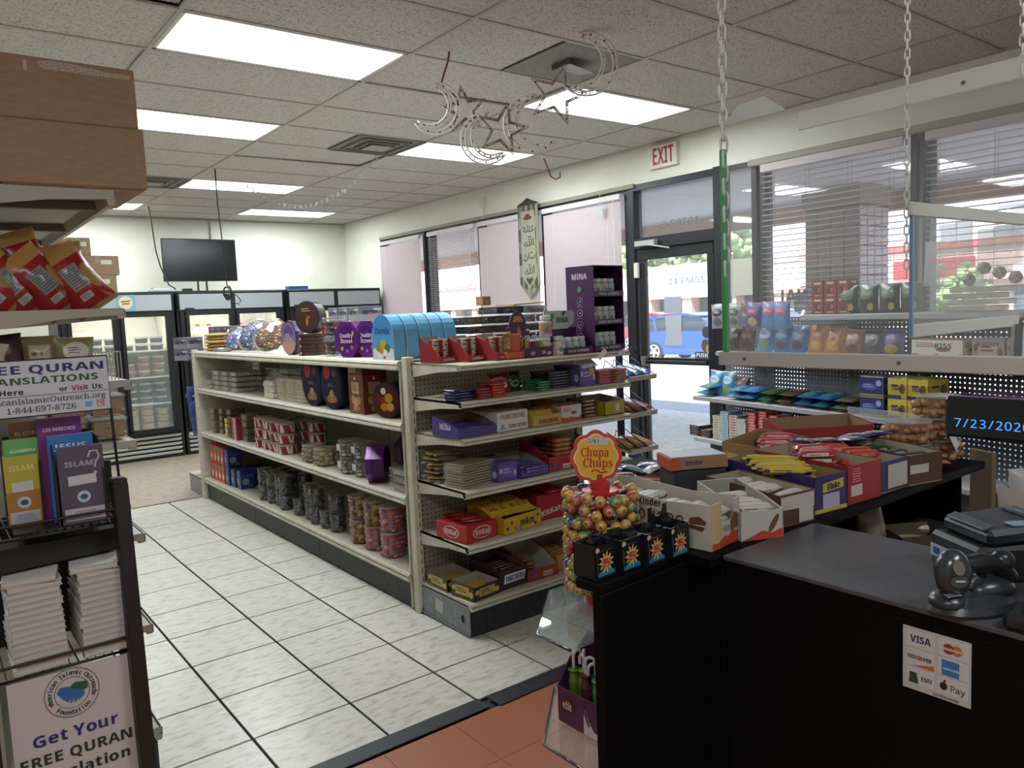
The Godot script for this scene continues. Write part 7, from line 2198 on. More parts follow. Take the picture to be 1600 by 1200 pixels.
	var r := thing("register_stand", "wide black register stand foot at the front of the till counter", "stand", Vector3(1.738, 0.92, -0.45), 2)
	part(r, "foot", BX(0.22, 0.035, 0.29, 0.012), M("1d1f21", 0.3))
	part(r, "foot_slope", BX(0.17, 0.02, 0.22, 0.009), M("202225", 0.3), Vector3(0, 0.033, -0.01))
	part(r, "neck", BX(0.06, 0.4, 0.05, 0.008), M("141517", 0.35), Vector3(0.06, 0.03, 0.03), Vector3(-4, 0, 0))
	var mo := thing("register_monitor", "tilted black edged touch monitor facing the cashier", "monitor", Vector3(1.79, 1.50, -0.64), 0)
	mo.rotation_degrees = Vector3(-48, -72, 0)
	part(mo, "case", BX(0.34, 0.13, 0.03, 0.006), M("15171a", 0.35), Vector3(0.17, -0.13, 0))
	part(mo, "glass", BX(0.30, 0.10, 0.002, 0.0), M("8f97a8", 0.08), Vector3(0.17, -0.115, 0.0155))
	# bags hanging behind the counter
	var k := thing("bag_holder", "wire holder full of white plastic carrier bags beyond the candy counter", "bag holder", Vector3(3.42, 0, -1.22), -30)
	part(k, "wood_board", BX(0.02, 0.5, 0.12, 0.002), M("6f5f48", 0.7), Vector3(-0.12, 0.45, 0.0))
	for y in [0.66, 0.69]:
		part(k, "wire", TU([Vector3(-0.11, y, 0.06), Vector3(0.2, y, 0.06), Vector3(0.2, y, -0.06), Vector3(-0.11, y, -0.06)], 0.004, 5, true), M("1a1a1c", 0.4))
	part(k, "wire_hook", TU([Vector3(0.08, 0.66, 0.065), Vector3(0.08, 0.72, 0.065), Vector3(0.1, 0.735, 0.065), Vector3(0.12, 0.72, 0.065), Vector3(0.12, 0.66, 0.065)], 0.004, 5), M("1a1a1c", 0.4))
	for q in 3:
		part(k, "carrier_bag", PO(0.27, 0.38, 0.06, 140 + q, 0.02), M(["b0a09c", "b5a8a6", "bcb6b4"][q], 0.35, 0.0, 0.85), Vector3(0.05, 0.42, 0.03 - q * 0.035))
	part(k, "bag_handles", PO(0.2, 0.13, 0.09, 150, 0.02), M("c4c2c0", 0.35, 0.0, 0.9), Vector3(0.08, 0.74, 0.01))
	# clutter on the shelf under the candy counter
	one("plastic_bag", "crumpled grey plastic bag on the shelf under the candy counter", "bag", PO(0.13, 0.15, 0.07, 151), M("8a827c", 0.35), Vector3(2.74, 0.662, -1.42), Vector3(0, -20, 14))
	var ob := open_box("storage_box", "dark open carton lettered in yellow under the candy counter", Vector3(2.86, 0.661, -1.33), -30, 0.2, 0.06, 0.14, 0.05, M("3f372c", 0.6), M("544a3c", 0.7))
	text(ob, "ANTZ", 0.018, "8a8038", Vector3(0.05, 0.03, 0.0715), V0, 0.05, sans, true)
	one("coin_tray", "small pale dish of wrapped sweets under the candy counter", "dish", LT("dish", [Vector2(0.0, 0.0), Vector2(0.03, 0.0), Vector2(0.05, 0.02), Vector2(0.045, 0.02), Vector2(0.0, 0.012)], 16), M("a89a7a", 0.4), Vector3(2.84, 0.667, -1.33), Vector3(0, 0, 0))
	one("tape_gun", "pale pink tape dispenser lying under the candy counter", "tape dispenser", PO(0.05, 0.12, 0.04, 152), M("a88a8c", 0.4), Vector3(3.02, 0.685, -1.30), Vector3(-84, 40, 0))

# ---------------------------------------------------------------- candy on the counter
func build_counter_goods() -> void:
	var inner := M("9c917c", 0.7)
	lolly_tower(Vector3(1.462, 0.765, -1.529))
	# black popping candy boxes along the end
	for k in 4:
		var x := 1.292 + k * 0.083
		var o := open_box("popping_candy_box", "black popping candy carton with comic burst, %s from the lollipop tower" % ["first", "second", "third", "fourth"][k], Vector3(x - 0.004, 0.921, -1.372 + 0.007 * k), 5, 0.08, 0.085, 0.07, 0.082, M("101113", 0.4), M("1c1c1e", 0.6))
		if not mats.has("snoca"):
			var i := img(96, 96, "101113")
			el(i, 0.5, 0.95, 0.5, 0.22, "2a7096"); burst(i, 0.5, 0.48, 0.46, 0.2, 11, "b8a43c"); rc(i, 0.26, 0.3, 0.5, 0.34, "b8b0a0"); lines(i, 0.3, 0.33, 0.42, 0.28, 2, "a02a2c")
			PM("snoca", i, 0.35)
		var pl := part(o, "burst_print", BX(0.062, 0.062, 0.001, 0.0), mats["snoca"], Vector3(0.0, 0.006, 0.0356))
		text(pl, "SNOCA", 0.0085, "a02a2c", Vector3(0.0, 0.036, 0.001), Vector3(0, 0, 8), 0.03, sans, true)
		text(pl, "ROCKS", 0.0085, "a02a2c", Vector3(0.001, 0.025, 0.001), Vector3(0, 0, 8), 0.03, sans, true)
		part(o, "gold_seal", PR(oval(0.007, 0.007, 14), 0.001), M("b8a07a", 0.4), Vector3(-0.03, 0.072, 0.0356))
		if k == 3:
			var hc := [Vector2(-0.04, 0), Vector2(0.04, 0), Vector2(0.04, 0.125)]
			for j in 9:
				hc.append(Vector2(0.026 * cos(PI * j / 8), 0.125 - 0.03 * sin(PI * j / 8)))
			hc.append(Vector2(-0.04, 0.125))
			part(o, "header_card", PR(hc, 0.003), M("15161a", 0.4), Vector3(0, 0, -0.037))
		for j in 5:
			one("popping_candy_sachet", "black foil popping candy sachet sticking out of its carton", "sachet", PO(0.055, 0.075, 0.012, 160 + j % 3), M("1b1c1f", 0.18, 0.2), Vector3(x + rng.randf_range(-0.008, 0.008), 0.938, -1.352 - 0.0105 * j + 0.007 * k), Vector3(rng.randf_range(-14, 14), rng.randf_range(-25, 25), rng.randf_range(-16, 16)), "popping candy sachets")
	# large white bueno carton
	var wh := M("b3aea4", 0.5)
	var kb := thing("milk_bar_carton", "long cream milk bar carton open at the top", "box", Vector3(1.672, 0.92, -1.50), 7)
	part(kb, "bottom_panel", BX(0.145, 0.003, 0.42, 0.0), wh)
	for s: float in [-1.0, 1.0]:
		var sd := MB.new()
		sd.t = Transform3D(Basis(Vector3.UP, -PI / 2), V0)
		sd.prism(PackedVector2Array([Vector2(-0.21, 0), Vector2(0.21, 0), Vector2(0.21, 0.125), Vector2(0.06, 0.118), Vector2(-0.14, 0.135), Vector2(-0.21, 0.13)]), 0.003)
		part(kb, "side_panel", sd.mesh(), wh, Vector3(s * 0.0715, 0, 0))
	part(kb, "back_panel", BX(0.145, 0.13, 0.003, 0.0), wh, Vector3(0, 0, -0.209))
	part(kb, "front_panel", BX(0.145, 0.068, 0.003, 0.0), wh, Vector3(0, 0, 0.209))
	part(kb, "tan_corner", BX(0.05, 0.126, 0.003, 0.0), M("b09a70", 0.5), Vector3(-0.0475, 0, 0.2105))
	part(kb, "white_corner", BX(0.03, 0.122, 0.003, 0.0), wh, Vector3(0.0575, 0, 0.2105))
	part(kb, "red_wave", PR([Vector2(-0.07, 0.002), Vector2(0.07, 0.002), Vector2(0.07, 0.042), Vector2(0.05, 0.03), Vector2(0.035, 0.04), Vector2(0.015, 0.026), Vector2(-0.01, 0.03), Vector2(-0.04, 0.016), Vector2(-0.07, 0.02)], 0.001), M("b0402a", 0.45), Vector3(0, 0, 0.2128))
	part(kb, "choc_print", PR([Vector2(-0.02, 0), Vector2(0.012, 0.01), Vector2(0.02, 0.04), Vector2(-0.004, 0.052), Vector2(-0.022, 0.03)], 0.001), M("6b4630", 0.5), Vector3(0.045, 0.035, 0.2132))
	text(kb, "White", 0.014, "8a8478", Vector3(0.0, 0.05, 0.2135), Vector3(0, 0, 0), 0.035, serif)
	text(kb, "Kinder", 0.02, "33231f", Vector3(-0.0738, 0.108, 0.015), Vector3(0, -90, 0), 0.075, sans, true)
	text(kb, "bueno", 0.036, "5a2a20", Vector3(-0.0738, 0.074, 0.05), Vector3(0, -90, 0), 0.15, sans)
	part(kb, "choc_print", PR([Vector2(-0.025, 0), Vector2(0.02, -0.005), Vector2(0.032, 0.022), Vector2(0.01, 0.035), Vector2(-0.02, 0.028)], 0.001), M("5f3f2c", 0.5), Vector3(-0.0735, 0.055, 0.165), Vector3(0, -90, 0))
	part(kb, "choc_print", PR([Vector2(-0.025, 0), Vector2(0.02, -0.004), Vector2(0.024, 0.02), Vector2(-0.016, 0.024)], 0.001), M("2f2522", 0.5), Vector3(-0.0735, 0.015, -0.02), Vector3(0, -90, 0))
	var bu := stripe("buenobar", "b8b2aa", "c4beb6", "8c3a30", "a04a34")
	bars("white and red milk bar in the long cream carton", Vector3(1.672, 0.975, -1.40), 97, 4, 2, 0.042, 0.125, 0.022, bu, "milk bars", 0.4)
	bars("white milk bar at the rear of the long cream carton", Vector3(1.672, 0.985, -1.60), 97, 4, 2, 0.042, 0.125, 0.022, bu, "milk bars", 0.5)
	# second white box, brown box, purple, red, white and brown boxes along the front edge
	var w2 := open_box("display_box", "white milk bar carton with red wave at the counter corner", Vector3(1.868, 0.92, -1.375), -26, 0.13, 0.115, 0.27, 0.082, wh, M("8f8a80", 0.6))
	part(w2, "red_wave", PR([Vector2(-0.06, 0.002), Vector2(0.062, 0.002), Vector2(0.062, 0.03), Vector2(0.03, 0.018), Vector2(0.0, 0.026), Vector2(-0.03, 0.012)], 0.001), M("b0402a", 0.45), Vector3(0, 0, 0.1362))
	part(w2, "choc_print", PR(oval(0.008, 0.028, 14), 0.001), M("6b4630", 0.5), Vector3(0.035, 0.045, 0.1362), Vector3(0, 0, -30))
	bars("white and brown milk bar in the corner carton", Vector3(1.87, 0.965, -1.37), 64, 4, 2, 0.042, 0.12, 0.022, bu, "corner milk bars", 0.6)
	var bb := open_box("display_box", "brown and white carton with barcode behind the corner carton", Vector3(2.03, 0.92, -1.42), -8, 0.15, 0.105, 0.3, 0.095, M("54362a", 0.5), inner)
	part(bb, "barcode", PM_bar(0.06, 0.045), M("b3b0a8", 0.6), Vector3(0.035, 0.005, 0.1515))
	part(bb, "white_wave", PR([Vector2(-0.07, 0.05), Vector2(0.07, 0.045), Vector2(0.07, 0.09), Vector2(-0.07, 0.088)], 0.001), wh, Vector3(0, 0, 0.1512))
	bars("white wrapped bar in the brown and white carton", Vector3(2.03, 0.99, -1.42), 82, 5, 1, 0.045, 0.12, 0.022, bu, "white wrapped bars", 0.6)
	var cf := open_box("display_box", "purple flaky chocolate carton with yellow label and barcode", Vector3(2.225, 0.92, -1.46), -6, 0.155, 0.125, 0.36, 0.115, M("3a2c66", 0.45), M("8c8034", 0.7))
	part(cf, "name_panel", PR([Vector2(-0.05, 0), Vector2(0.05, 0.006), Vector2(0.05, 0.036), Vector2(-0.05, 0.028)], 0.001), M("b8a83c", 0.45), Vector3(0.01, 0.062, 0.1812))
	text(cf, "Flake", 0.018, "33265c", Vector3(0.01, 0.079, 0.183), Vector3(0, 0, 4), 0.06, serif, true)
	part(cf, "barcode", PM_bar(0.08, 0.045), M("a8a4b8", 0.6), Vector3(0.0, 0.012, 0.1815))
	part(cf, "yellow_foot", BX(0.155, 0.012, 0.001, 0.0), M("b8a83c", 0.45), Vector3(0, 0.0, 0.1812))
	bars("yellow chocolate bar heaped on the purple carton", Vector3(2.215, 1.0, -1.47), 40, 6, 2, 0.032, 0.17, 0.026, stripe("flake", "b09a2c", "bfa838", "3a2c66", "3a2c66"), "yellow chocolate bars", 0.9)
	var rb := open_box("display_box", "red carton with white label and small print", Vector3(2.40, 0.92, -1.45), -4, 0.185, 0.135, 0.36, 0.125, M("94241f", 0.45), inner)
	part(rb, "label", BX(0.06, 0.035, 0.001, 0.0), M("b8b0a8", 0.5), Vector3(-0.045, 0.025, 0.1815))
	for q in 6:
		part(rb, "small_print", BX(0.05 - 0.006 * (q % 3), 0.003, 0.001, 0.0), M("c48a80", 0.5), Vector3(-0.045, 0.07 + q * 0.008, 0.1815))
	bars("white and red bar on top of the red carton", Vector3(2.39, 1.03, -1.46), 50, 4, 2, 0.04, 0.12, 0.022, stripe("redwhite", "a0302c", "c4bdb8", "a0302c", "c4bdb8"), "red and white bars", 0.8)
	var wb := open_box("display_box", "white and dark blue carton beside the red one", Vector3(2.59, 0.92, -1.43), -3, 0.17, 0.115, 0.32, 0.105, M("25284a", 0.45), inner)
	part(wb, "label", BX(0.12, 0.08, 0.001, 0.0), M("a8a49c", 0.5), Vector3(0.02, 0.012, 0.1615))
	bars("red snack bag bar heaped on the white and blue carton", Vector3(2.585, 1.0, -1.45), 60, 4, 2, 0.045, 0.12, 0.026, stripe("redsnack", "a03a2c", "b85a48", "d0b8a8"), "red snack bars", 0.8)
	var br := open_box("display_box", "brown carton with white window at the right of the row", Vector3(2.785, 0.92, -1.39), -14, 0.17, 0.12, 0.3, 0.105, M("4a352c", 0.5), inner)
	part(br, "label", BX(0.09, 0.03, 0.001, 0.0), M("b0aca6", 0.5), Vector3(-0.03, 0.04, 0.1515))
	bars("dark green bar in the brown carton with white window", Vector3(2.78, 0.995, -1.40), 76, 4, 1, 0.045, 0.13, 0.024, stripe("dgreen", "2f3a2c", "8a9a80", "3a2a24"), "dark green bars", 0.7)
	for k in 6:
		one("candy_bag", "orange and gold candy sachet lying at the right end of the counter", "sachet", PO(0.07, 0.09, 0.02, 170 + k % 3), M(["b06a2c", "a83a24", "b8a04a"][k % 3], 0.3), Vector3(2.94 + 0.035 * (k % 4), 0.93 + 0.012 * (k / 3), -1.33 - 0.04 * (k % 3)), Vector3(-84, 40 * k, 0), "orange and gold sachets")
	# second rank
	var kc := carton("milk_bar_carton", "flat white milk bar carton lying across the second rank of candy", Vector3(2.06, 1.03, -1.70), -28, 0.2, 0.04, 0.13, M("8c6a54", 0.5))
	part(kc, "top_print", BX(0.19, 0.001, 0.12, 0.0), M("aab0b8", 0.5), Vector3(0, 0.0435, 0))
	part(kc, "orange_end", BX(0.03, 0.039, 0.131, 0.0), M("b0482c", 0.5), Vector3(-0.086, 0.0005, 0))
	text(kc, "kinder", 0.015, "2a3a54", Vector3(-0.02, 0.024, 0.066), V0, 0.06, sans, true)
	one("display_box", "low dark carton holding up the flat white carton", "box", BX(0.18, 0.105, 0.14, 0.002), M("2c2a2c", 0.6), Vector3(2.06, 0.921, -1.70), Vector3(0, -28, 0))
	bars("brown and white bar fanned out behind the long cream carton", Vector3(1.86, 0.94, -1.84), 58, 7, 2, 0.04, 0.17, 0.024, stripe("bwbar", "7a4a34", "b8aca0", "5a2a22"), "fanned bars", 0.8)
	bars("pink and brown chocolate bar in the flat rear row", Vector3(2.06, 0.925, -1.92), 40, 8, 1, 0.036, 0.18, 0.02, stripe("pinkbar", "8a4a3c", "b08a80", "3a2420"), "rear row bars", 0.5)
	for k in 26:
		one("chocolate_sachet", "silver blue foil chocolate heaped at the back of the counter", "sachet", PO(0.07, 0.1, 0.022, 180 + k % 4), M(["5a6480", "8a90a4", "4a4f60", "a8a4a8", "6b5a5c"][k % 5], 0.18, 0.35), Vector3(2.12 + 0.034 * (k % 13), 0.94 + 0.02 * (k / 13) + 0.01 * sin(k * 1.7), -2.02 + 0.075 * (k / 13) + 0.03 * sin(k * 2.3)), Vector3(-80 + 8 * sin(k * 1.1), 47 * k, 0), "silver blue foil chocolates")
	for k in 10:
		one("cracker_bag", "tan cracker bag lying across the open tan carton", "bag", PO(0.1, 0.2, 0.03, 190 + k % 3), M(["9c7f54", "a8906a", "8a6f48"][k % 3], 0.25), Vector3(2.42 + 0.05 * (k % 5), 0.95 + 0.022 * (k / 5), -1.86 + 0.05 * (k / 5)), Vector3(-84, 62 + 9 * (k % 4), 0), "tan cracker bags")
	open_box("display_box", "wide tan open carton behind the cracker bags", Vector3(2.66, 0.92, -1.80), 12, 0.36, 0.12, 0.24, 0.09, M("8c7244", 0.6), M("8a6f48", 0.7))
	bars("red and white bar in the wide tan carton", Vector3(2.66, 0.985, -1.76), 40, 7, 2, 0.04, 0.14, 0.024, mats["redwhite"], "tan carton bars", 0.7)
	var lb := open_box("display_box", "long red carton with dark dots and kraft inside", Vector3(3.06, 0.92, -1.84), -32, 0.40, 0.14, 0.2, 0.12, M("8c2620", 0.5), M("8a6f50", 0.7))
	for q in 2:
		part(lb, "dot_print", PR(oval(0.017, 0.017, 16), 0.001), M("4a1c1a", 0.5), Vector3(0.05 + q * 0.08, 0.06, 0.1012))
	text(lb, "kinder", 0.015, "b89a8c", Vector3(-0.08, 0.05, 0.1012), V0, 0.07, sans, true)
	for k in 8:
		one("candy_bag", "dark blue and white wafer pack piled before the long red carton", "candy pack", PO(0.08, 0.13, 0.025, 200 + k % 3), stripe("bwp", "25284c", "a8a4a8", "94403c"), Vector3(2.72 + 0.05 * (k % 4), 1.02 + 0.018 * (k / 4), -1.60 + 0.03 * (k % 2)), Vector3(-82, 30 + 25 * k, 0), "blue and white wafer packs")
	open_box("display_box", "dark carton under the blue and white wafer packs", Vector3(2.80, 0.92, -1.60), -12, 0.24, 0.095, 0.16, 0.09, M("3a3030", 0.6), inner)
	carton("mint_box", "bright green gum carton beside the cookie tubs", Vector3(3.07, 0.92, -1.63), -20, 0.13, 0.075, 0.1, M("2f8a44", 0.5))
	one("gum_carton", "plain white gum carton next to the green one", "box", BX(0.1, 0.07, 0.09, 0.002), M("a8b4a8", 0.5), Vector3(2.965, 0.92, -1.66), Vector3(0, -20, 0))
	# clear tubs of round cookies
	if not mats.has("cookies"):
		speckmat("cookies", "94683c", ["a87a4a", "8a5c34", "b58a58"])
	for q in [[3.04, -1.44, 0.0, "lower front"], [3.04, -1.44, 0.086, "upper front"], [3.2, -1.40, 0.0, "lower right"], [3.2, -1.40, 0.086, "middle right"], [3.2, -1.40, 0.172, "top right"], [3.17, -1.62, 0.0, "rear"]]:
		var ck := clear_tub("cookie_tub", "clear round tub of golden cookies, %s" % q[3], "food tub", 0.078, 0.084, mats["cookies"], "a8a8a2", "cookie tubs at the end of the counter", 0.024, "ck")
		ck.position = Vector3(q[0], 0.92 + q[2], q[1])
	one("price_card", "white price card leaning on the cookie tubs", "price card", BX(0.07, 0.06, 0.002, 0.0), M("b8b6b0", 0.7), Vector3(3.16, 0.98, -1.31), Vector3(-20, 10, 12))
	# cup candy box on the lower glass shelf
	var e := open_box("lolly_stick_box", "purple carton of candy canes on the lower glass shelf", Vector3(1.385, 0.446, -1.485), -90, 0.19, 0.22, 0.12, 0.10, M("471640", 0.45), M("3a1236", 0.6))
	part(e, "emblem", PR(oval(0.026, 0.026, 20), 0.001), M("3a2030", 0.5), Vector3(-0.055, 0.055, 0.0612))
	text(e, "elit", 0.02, "c4b49c", Vector3(-0.055, 0.055, 0.0622), V0, 0.036, serif, true)
	part(e, "milk_splash", PR([Vector2(-0.02, 0.0), Vector2(0.05, 0.0), Vector2(0.045, 0.02), Vector2(0.02, 0.018), Vector2(0.0, 0.04), Vector2(-0.014, 0.07), Vector2(-0.02, 0.05)], 0.001), M("b8a8ac", 0.5), Vector3(0.03, 0.002, 0.0612))
	part(e, "stick_print", BX(0.008, 0.06, 0.001, 0.0), M("4a2a20", 0.5), Vector3(0.03, 0.03, 0.0618), Vector3(0, 0, 24))
	for k in 7:
		var cc := thing("candy_cane", "foil wrapped candy cane standing in the purple carton", "candy cane", Vector3(1.37 + 0.015 * (k % 2), 0.50, -1.56 + 0.024 * k), 40 * k, "candy canes in the purple carton")
		var cp := []
		for j in 9:
			var a := PI * j / 8
			cp.append(Vector3(0.014 - 0.014 * cos(a), 0.12 + 0.014 * sin(a), 0))
		cp.push_front(Vector3(0, 0.06, 0))
		cp.append(Vector3(0.028, 0.105, 0))
		part(cc, "hook", TU(cp, 0.0045, 6), M("bdb8b4", 0.3))
		part(cc, "wrapped_body", LT("ccb", [Vector2(0.0, 0.0), Vector2(0.014, 0.004), Vector2(0.016, 0.05), Vector2(0.012, 0.075), Vector2(0.018, 0.085), Vector2(0.004, 0.087)], 10), M(["6a8a3a", "8a9a4a", "6b2f3a", "34406b"][k % 4], 0.25, 0.3))

func PM_bar(w: float, h: float) -> ArrayMesh:
	return BX(w, h, 0.001, 0.0)

func lolly_tower(at: Vector3) -> void:
	var red := M("a8241e", 0.35)
	var t := thing("lollipop_tower", "red plastic lollipop tower with flower shaped red and yellow sign", "display stand", at, -32)
	part(t, "base", LT("ltb", [Vector2(0.0, 0.0), Vector2(0.055, 0.0), Vector2(0.057, 0.025), Vector2(0.03, 0.035), Vector2(0.014, 0.04)], 20), red)
	part(t, "pole", LT("ltp", [Vector2(0.014, 0.03), Vector2(0.014, 0.34)], 10), red)
	for k in 9:
		part(t, "hub", LT("lth", [Vector2(0.014, 0.0), Vector2(0.04, 0.004), Vector2(0.04, 0.012), Vector2(0.014, 0.016)], 18), red, Vector3(0, 0.045 + k * 0.031, 0))
	part(t, "crown", LT("ltc", [Vector2(0.03, 0.0), Vector2(0.05, 0.004), Vector2(0.05, 0.014), Vector2(0.028, 0.018), Vector2(0.028, 0.034), Vector2(0.02, 0.04), Vector2(0.009, 0.044), Vector2(0.009, 0.056), Vector2(0.0, 0.058)], 20), red, Vector3(0, 0.30, 0))
	# flower sign
	var fl := func(s: float) -> Array:
		var o := []
		for k in 72:
			var a := TAU * k / 72
			var r: float = 0.058 + 0.007 * absf(cos(a * 4.0))
			o.append(Vector2(cos(a) * r * 1.02, sin(a) * r * 1.06) * s)
		return o
	var sg := part(t, "sign", PR(fl.call(1.0), 0.004), M("b33a26", 0.4), Vector3(-0.008, 0.405, 0.0))
	sg.scale = Vector3.ONE * 1.1
	part(sg, "sign_cream", PR(fl.call(0.86), 0.001), M("c9b894", 0.4), Vector3(0, 0, 0.0025))
	part(sg, "sign_yellow", PR(fl.call(0.8), 0.001), M("c49a2a", 0.4), Vector3(0, 0, 0.0033))
	text(sg, "Chupa", 0.021, "a02820", Vector3(-0.003, 0.012, 0.0042), Vector3(0, 0, -4), 0.07, serif, true)
	text(sg, "Chups", 0.021, "a02820", Vector3(0.003, -0.015, 0.0042), Vector3(0, 0, -4), 0.074, serif, true)
	part(sg, "swash", TU([Vector3(-0.014, -0.036, 0.004), Vector3(-0.006, -0.031, 0.004), Vector3(0.004, -0.034, 0.004), Vector3(0.01, -0.04, 0.004), Vector3(0.026, -0.037, 0.004)], 0.002, 5), M("a02820", 0.4))
	var pt := part(sg, "price_patch", BX(0.052, 0.02, 0.001, 0.0), M("b0aca4", 0.6), Vector3(0.004, 0.03, 0.0046), Vector3(0, 0, -3))
	text(pt, "2/$1", 0.009, "33302c", Vector3(-0.01, 0.01, 0.001), V0, 0.026)
	# lollipops pushed in all round
	var cols := ["a8803a", "b08a44", "9c4a4a", "b5904c", "8f8a4a", "a04a5c", "34508a", "b08a44", "5f8a4a"]
	var src := []
	for k in cols.size():
		var l := thing("lollipop", "gold wrapped lollipop on the red tower", "lollipop", V0, 0, "lollipops on the red tower")
		var bm := MB.new()
		bm.ball(Vector3(0, 0, 0.093), Vector3(0.0158, 0.0158, 0.0158), 8, 12)
		var i := img(32, 32, cols[k])
		el(i, 0.25, 0.5, 0.1, 0.24, "b08c48"); el(i, 0.25, 0.5, 0.05, 0.1, "8c4a34"); el(i, 0.7, 0.4, 0.15, 0.2, ["94484a", "a8884a", "8a5a30"][k % 3])
		part(l, "wrapped_ball", bm.mesh(), PM("lol%d" % k, i, 0.25))
		part(l, "wrapper_twist", LT("ltw", [Vector2(0.003, 0.0), Vector2(0.006, 0.004), Vector2(0.002, 0.012), Vector2(0.007, 0.018)], 8), M(["b0485a", "a86a4a", "9c3a4c"][k % 3], 0.25), Vector3(0, 0, 0.072), Vector3(90, 0, 0))
		part(l, "stick", LT("lts", [Vector2(0.0, 0.0), Vector2(0.0022, 0.0), Vector2(0.0022, 0.055)], 6), M("c4c0bc", 0.5), Vector3(0, 0, 0.025), Vector3(90, 0, 0))
		src.append(l)
	var used := {}
	for ring in 9:
		var y := 0.045 + ring * 0.031
		for k in 17:
			var a := (k + 0.5 * (ring % 2) + rng.randf_range(-0.14, 0.14)) * 360.0 / 17.0
			var si := (ring * 5 + k * 7) % src.size()
			var pos := at + Vector3(0, y + 0.008 + rng.randf_range(-0.003, 0.003), 0)
			var tilt := Vector3(rng.randf_range(-5, 5), 0, 0)
			var lab := "gold wrapped lollipop on the red tower"
			if cols[si] == "34508a":
				lab = "blue wrapped lollipop on the red tower"
			elif cols[si] == "5f8a4a":
				lab = "green wrapped lollipop on the red tower"
			elif cols[si] in ["9c4a4a", "a04a5c"]:
				lab = "pink wrapped lollipop on the red tower"
			if not used.has(si):
				used[si] = true
				src[si].position = pos
				src[si].rotation_degrees = Vector3(tilt.x, a, 0)
				src[si].set_meta("label", lab)
			else:
				copy(src[si], pos, a, lab, tilt)

# ---------------------------------------------------------------- candy shelving in front of the window
func WP(s: float, y: float, b := 0.0) -> Vector3:
	return Vector3(5.0 - 0.204 * s + 0.979 * b, y, -4.12 + 0.979 * s + 0.204 * b)

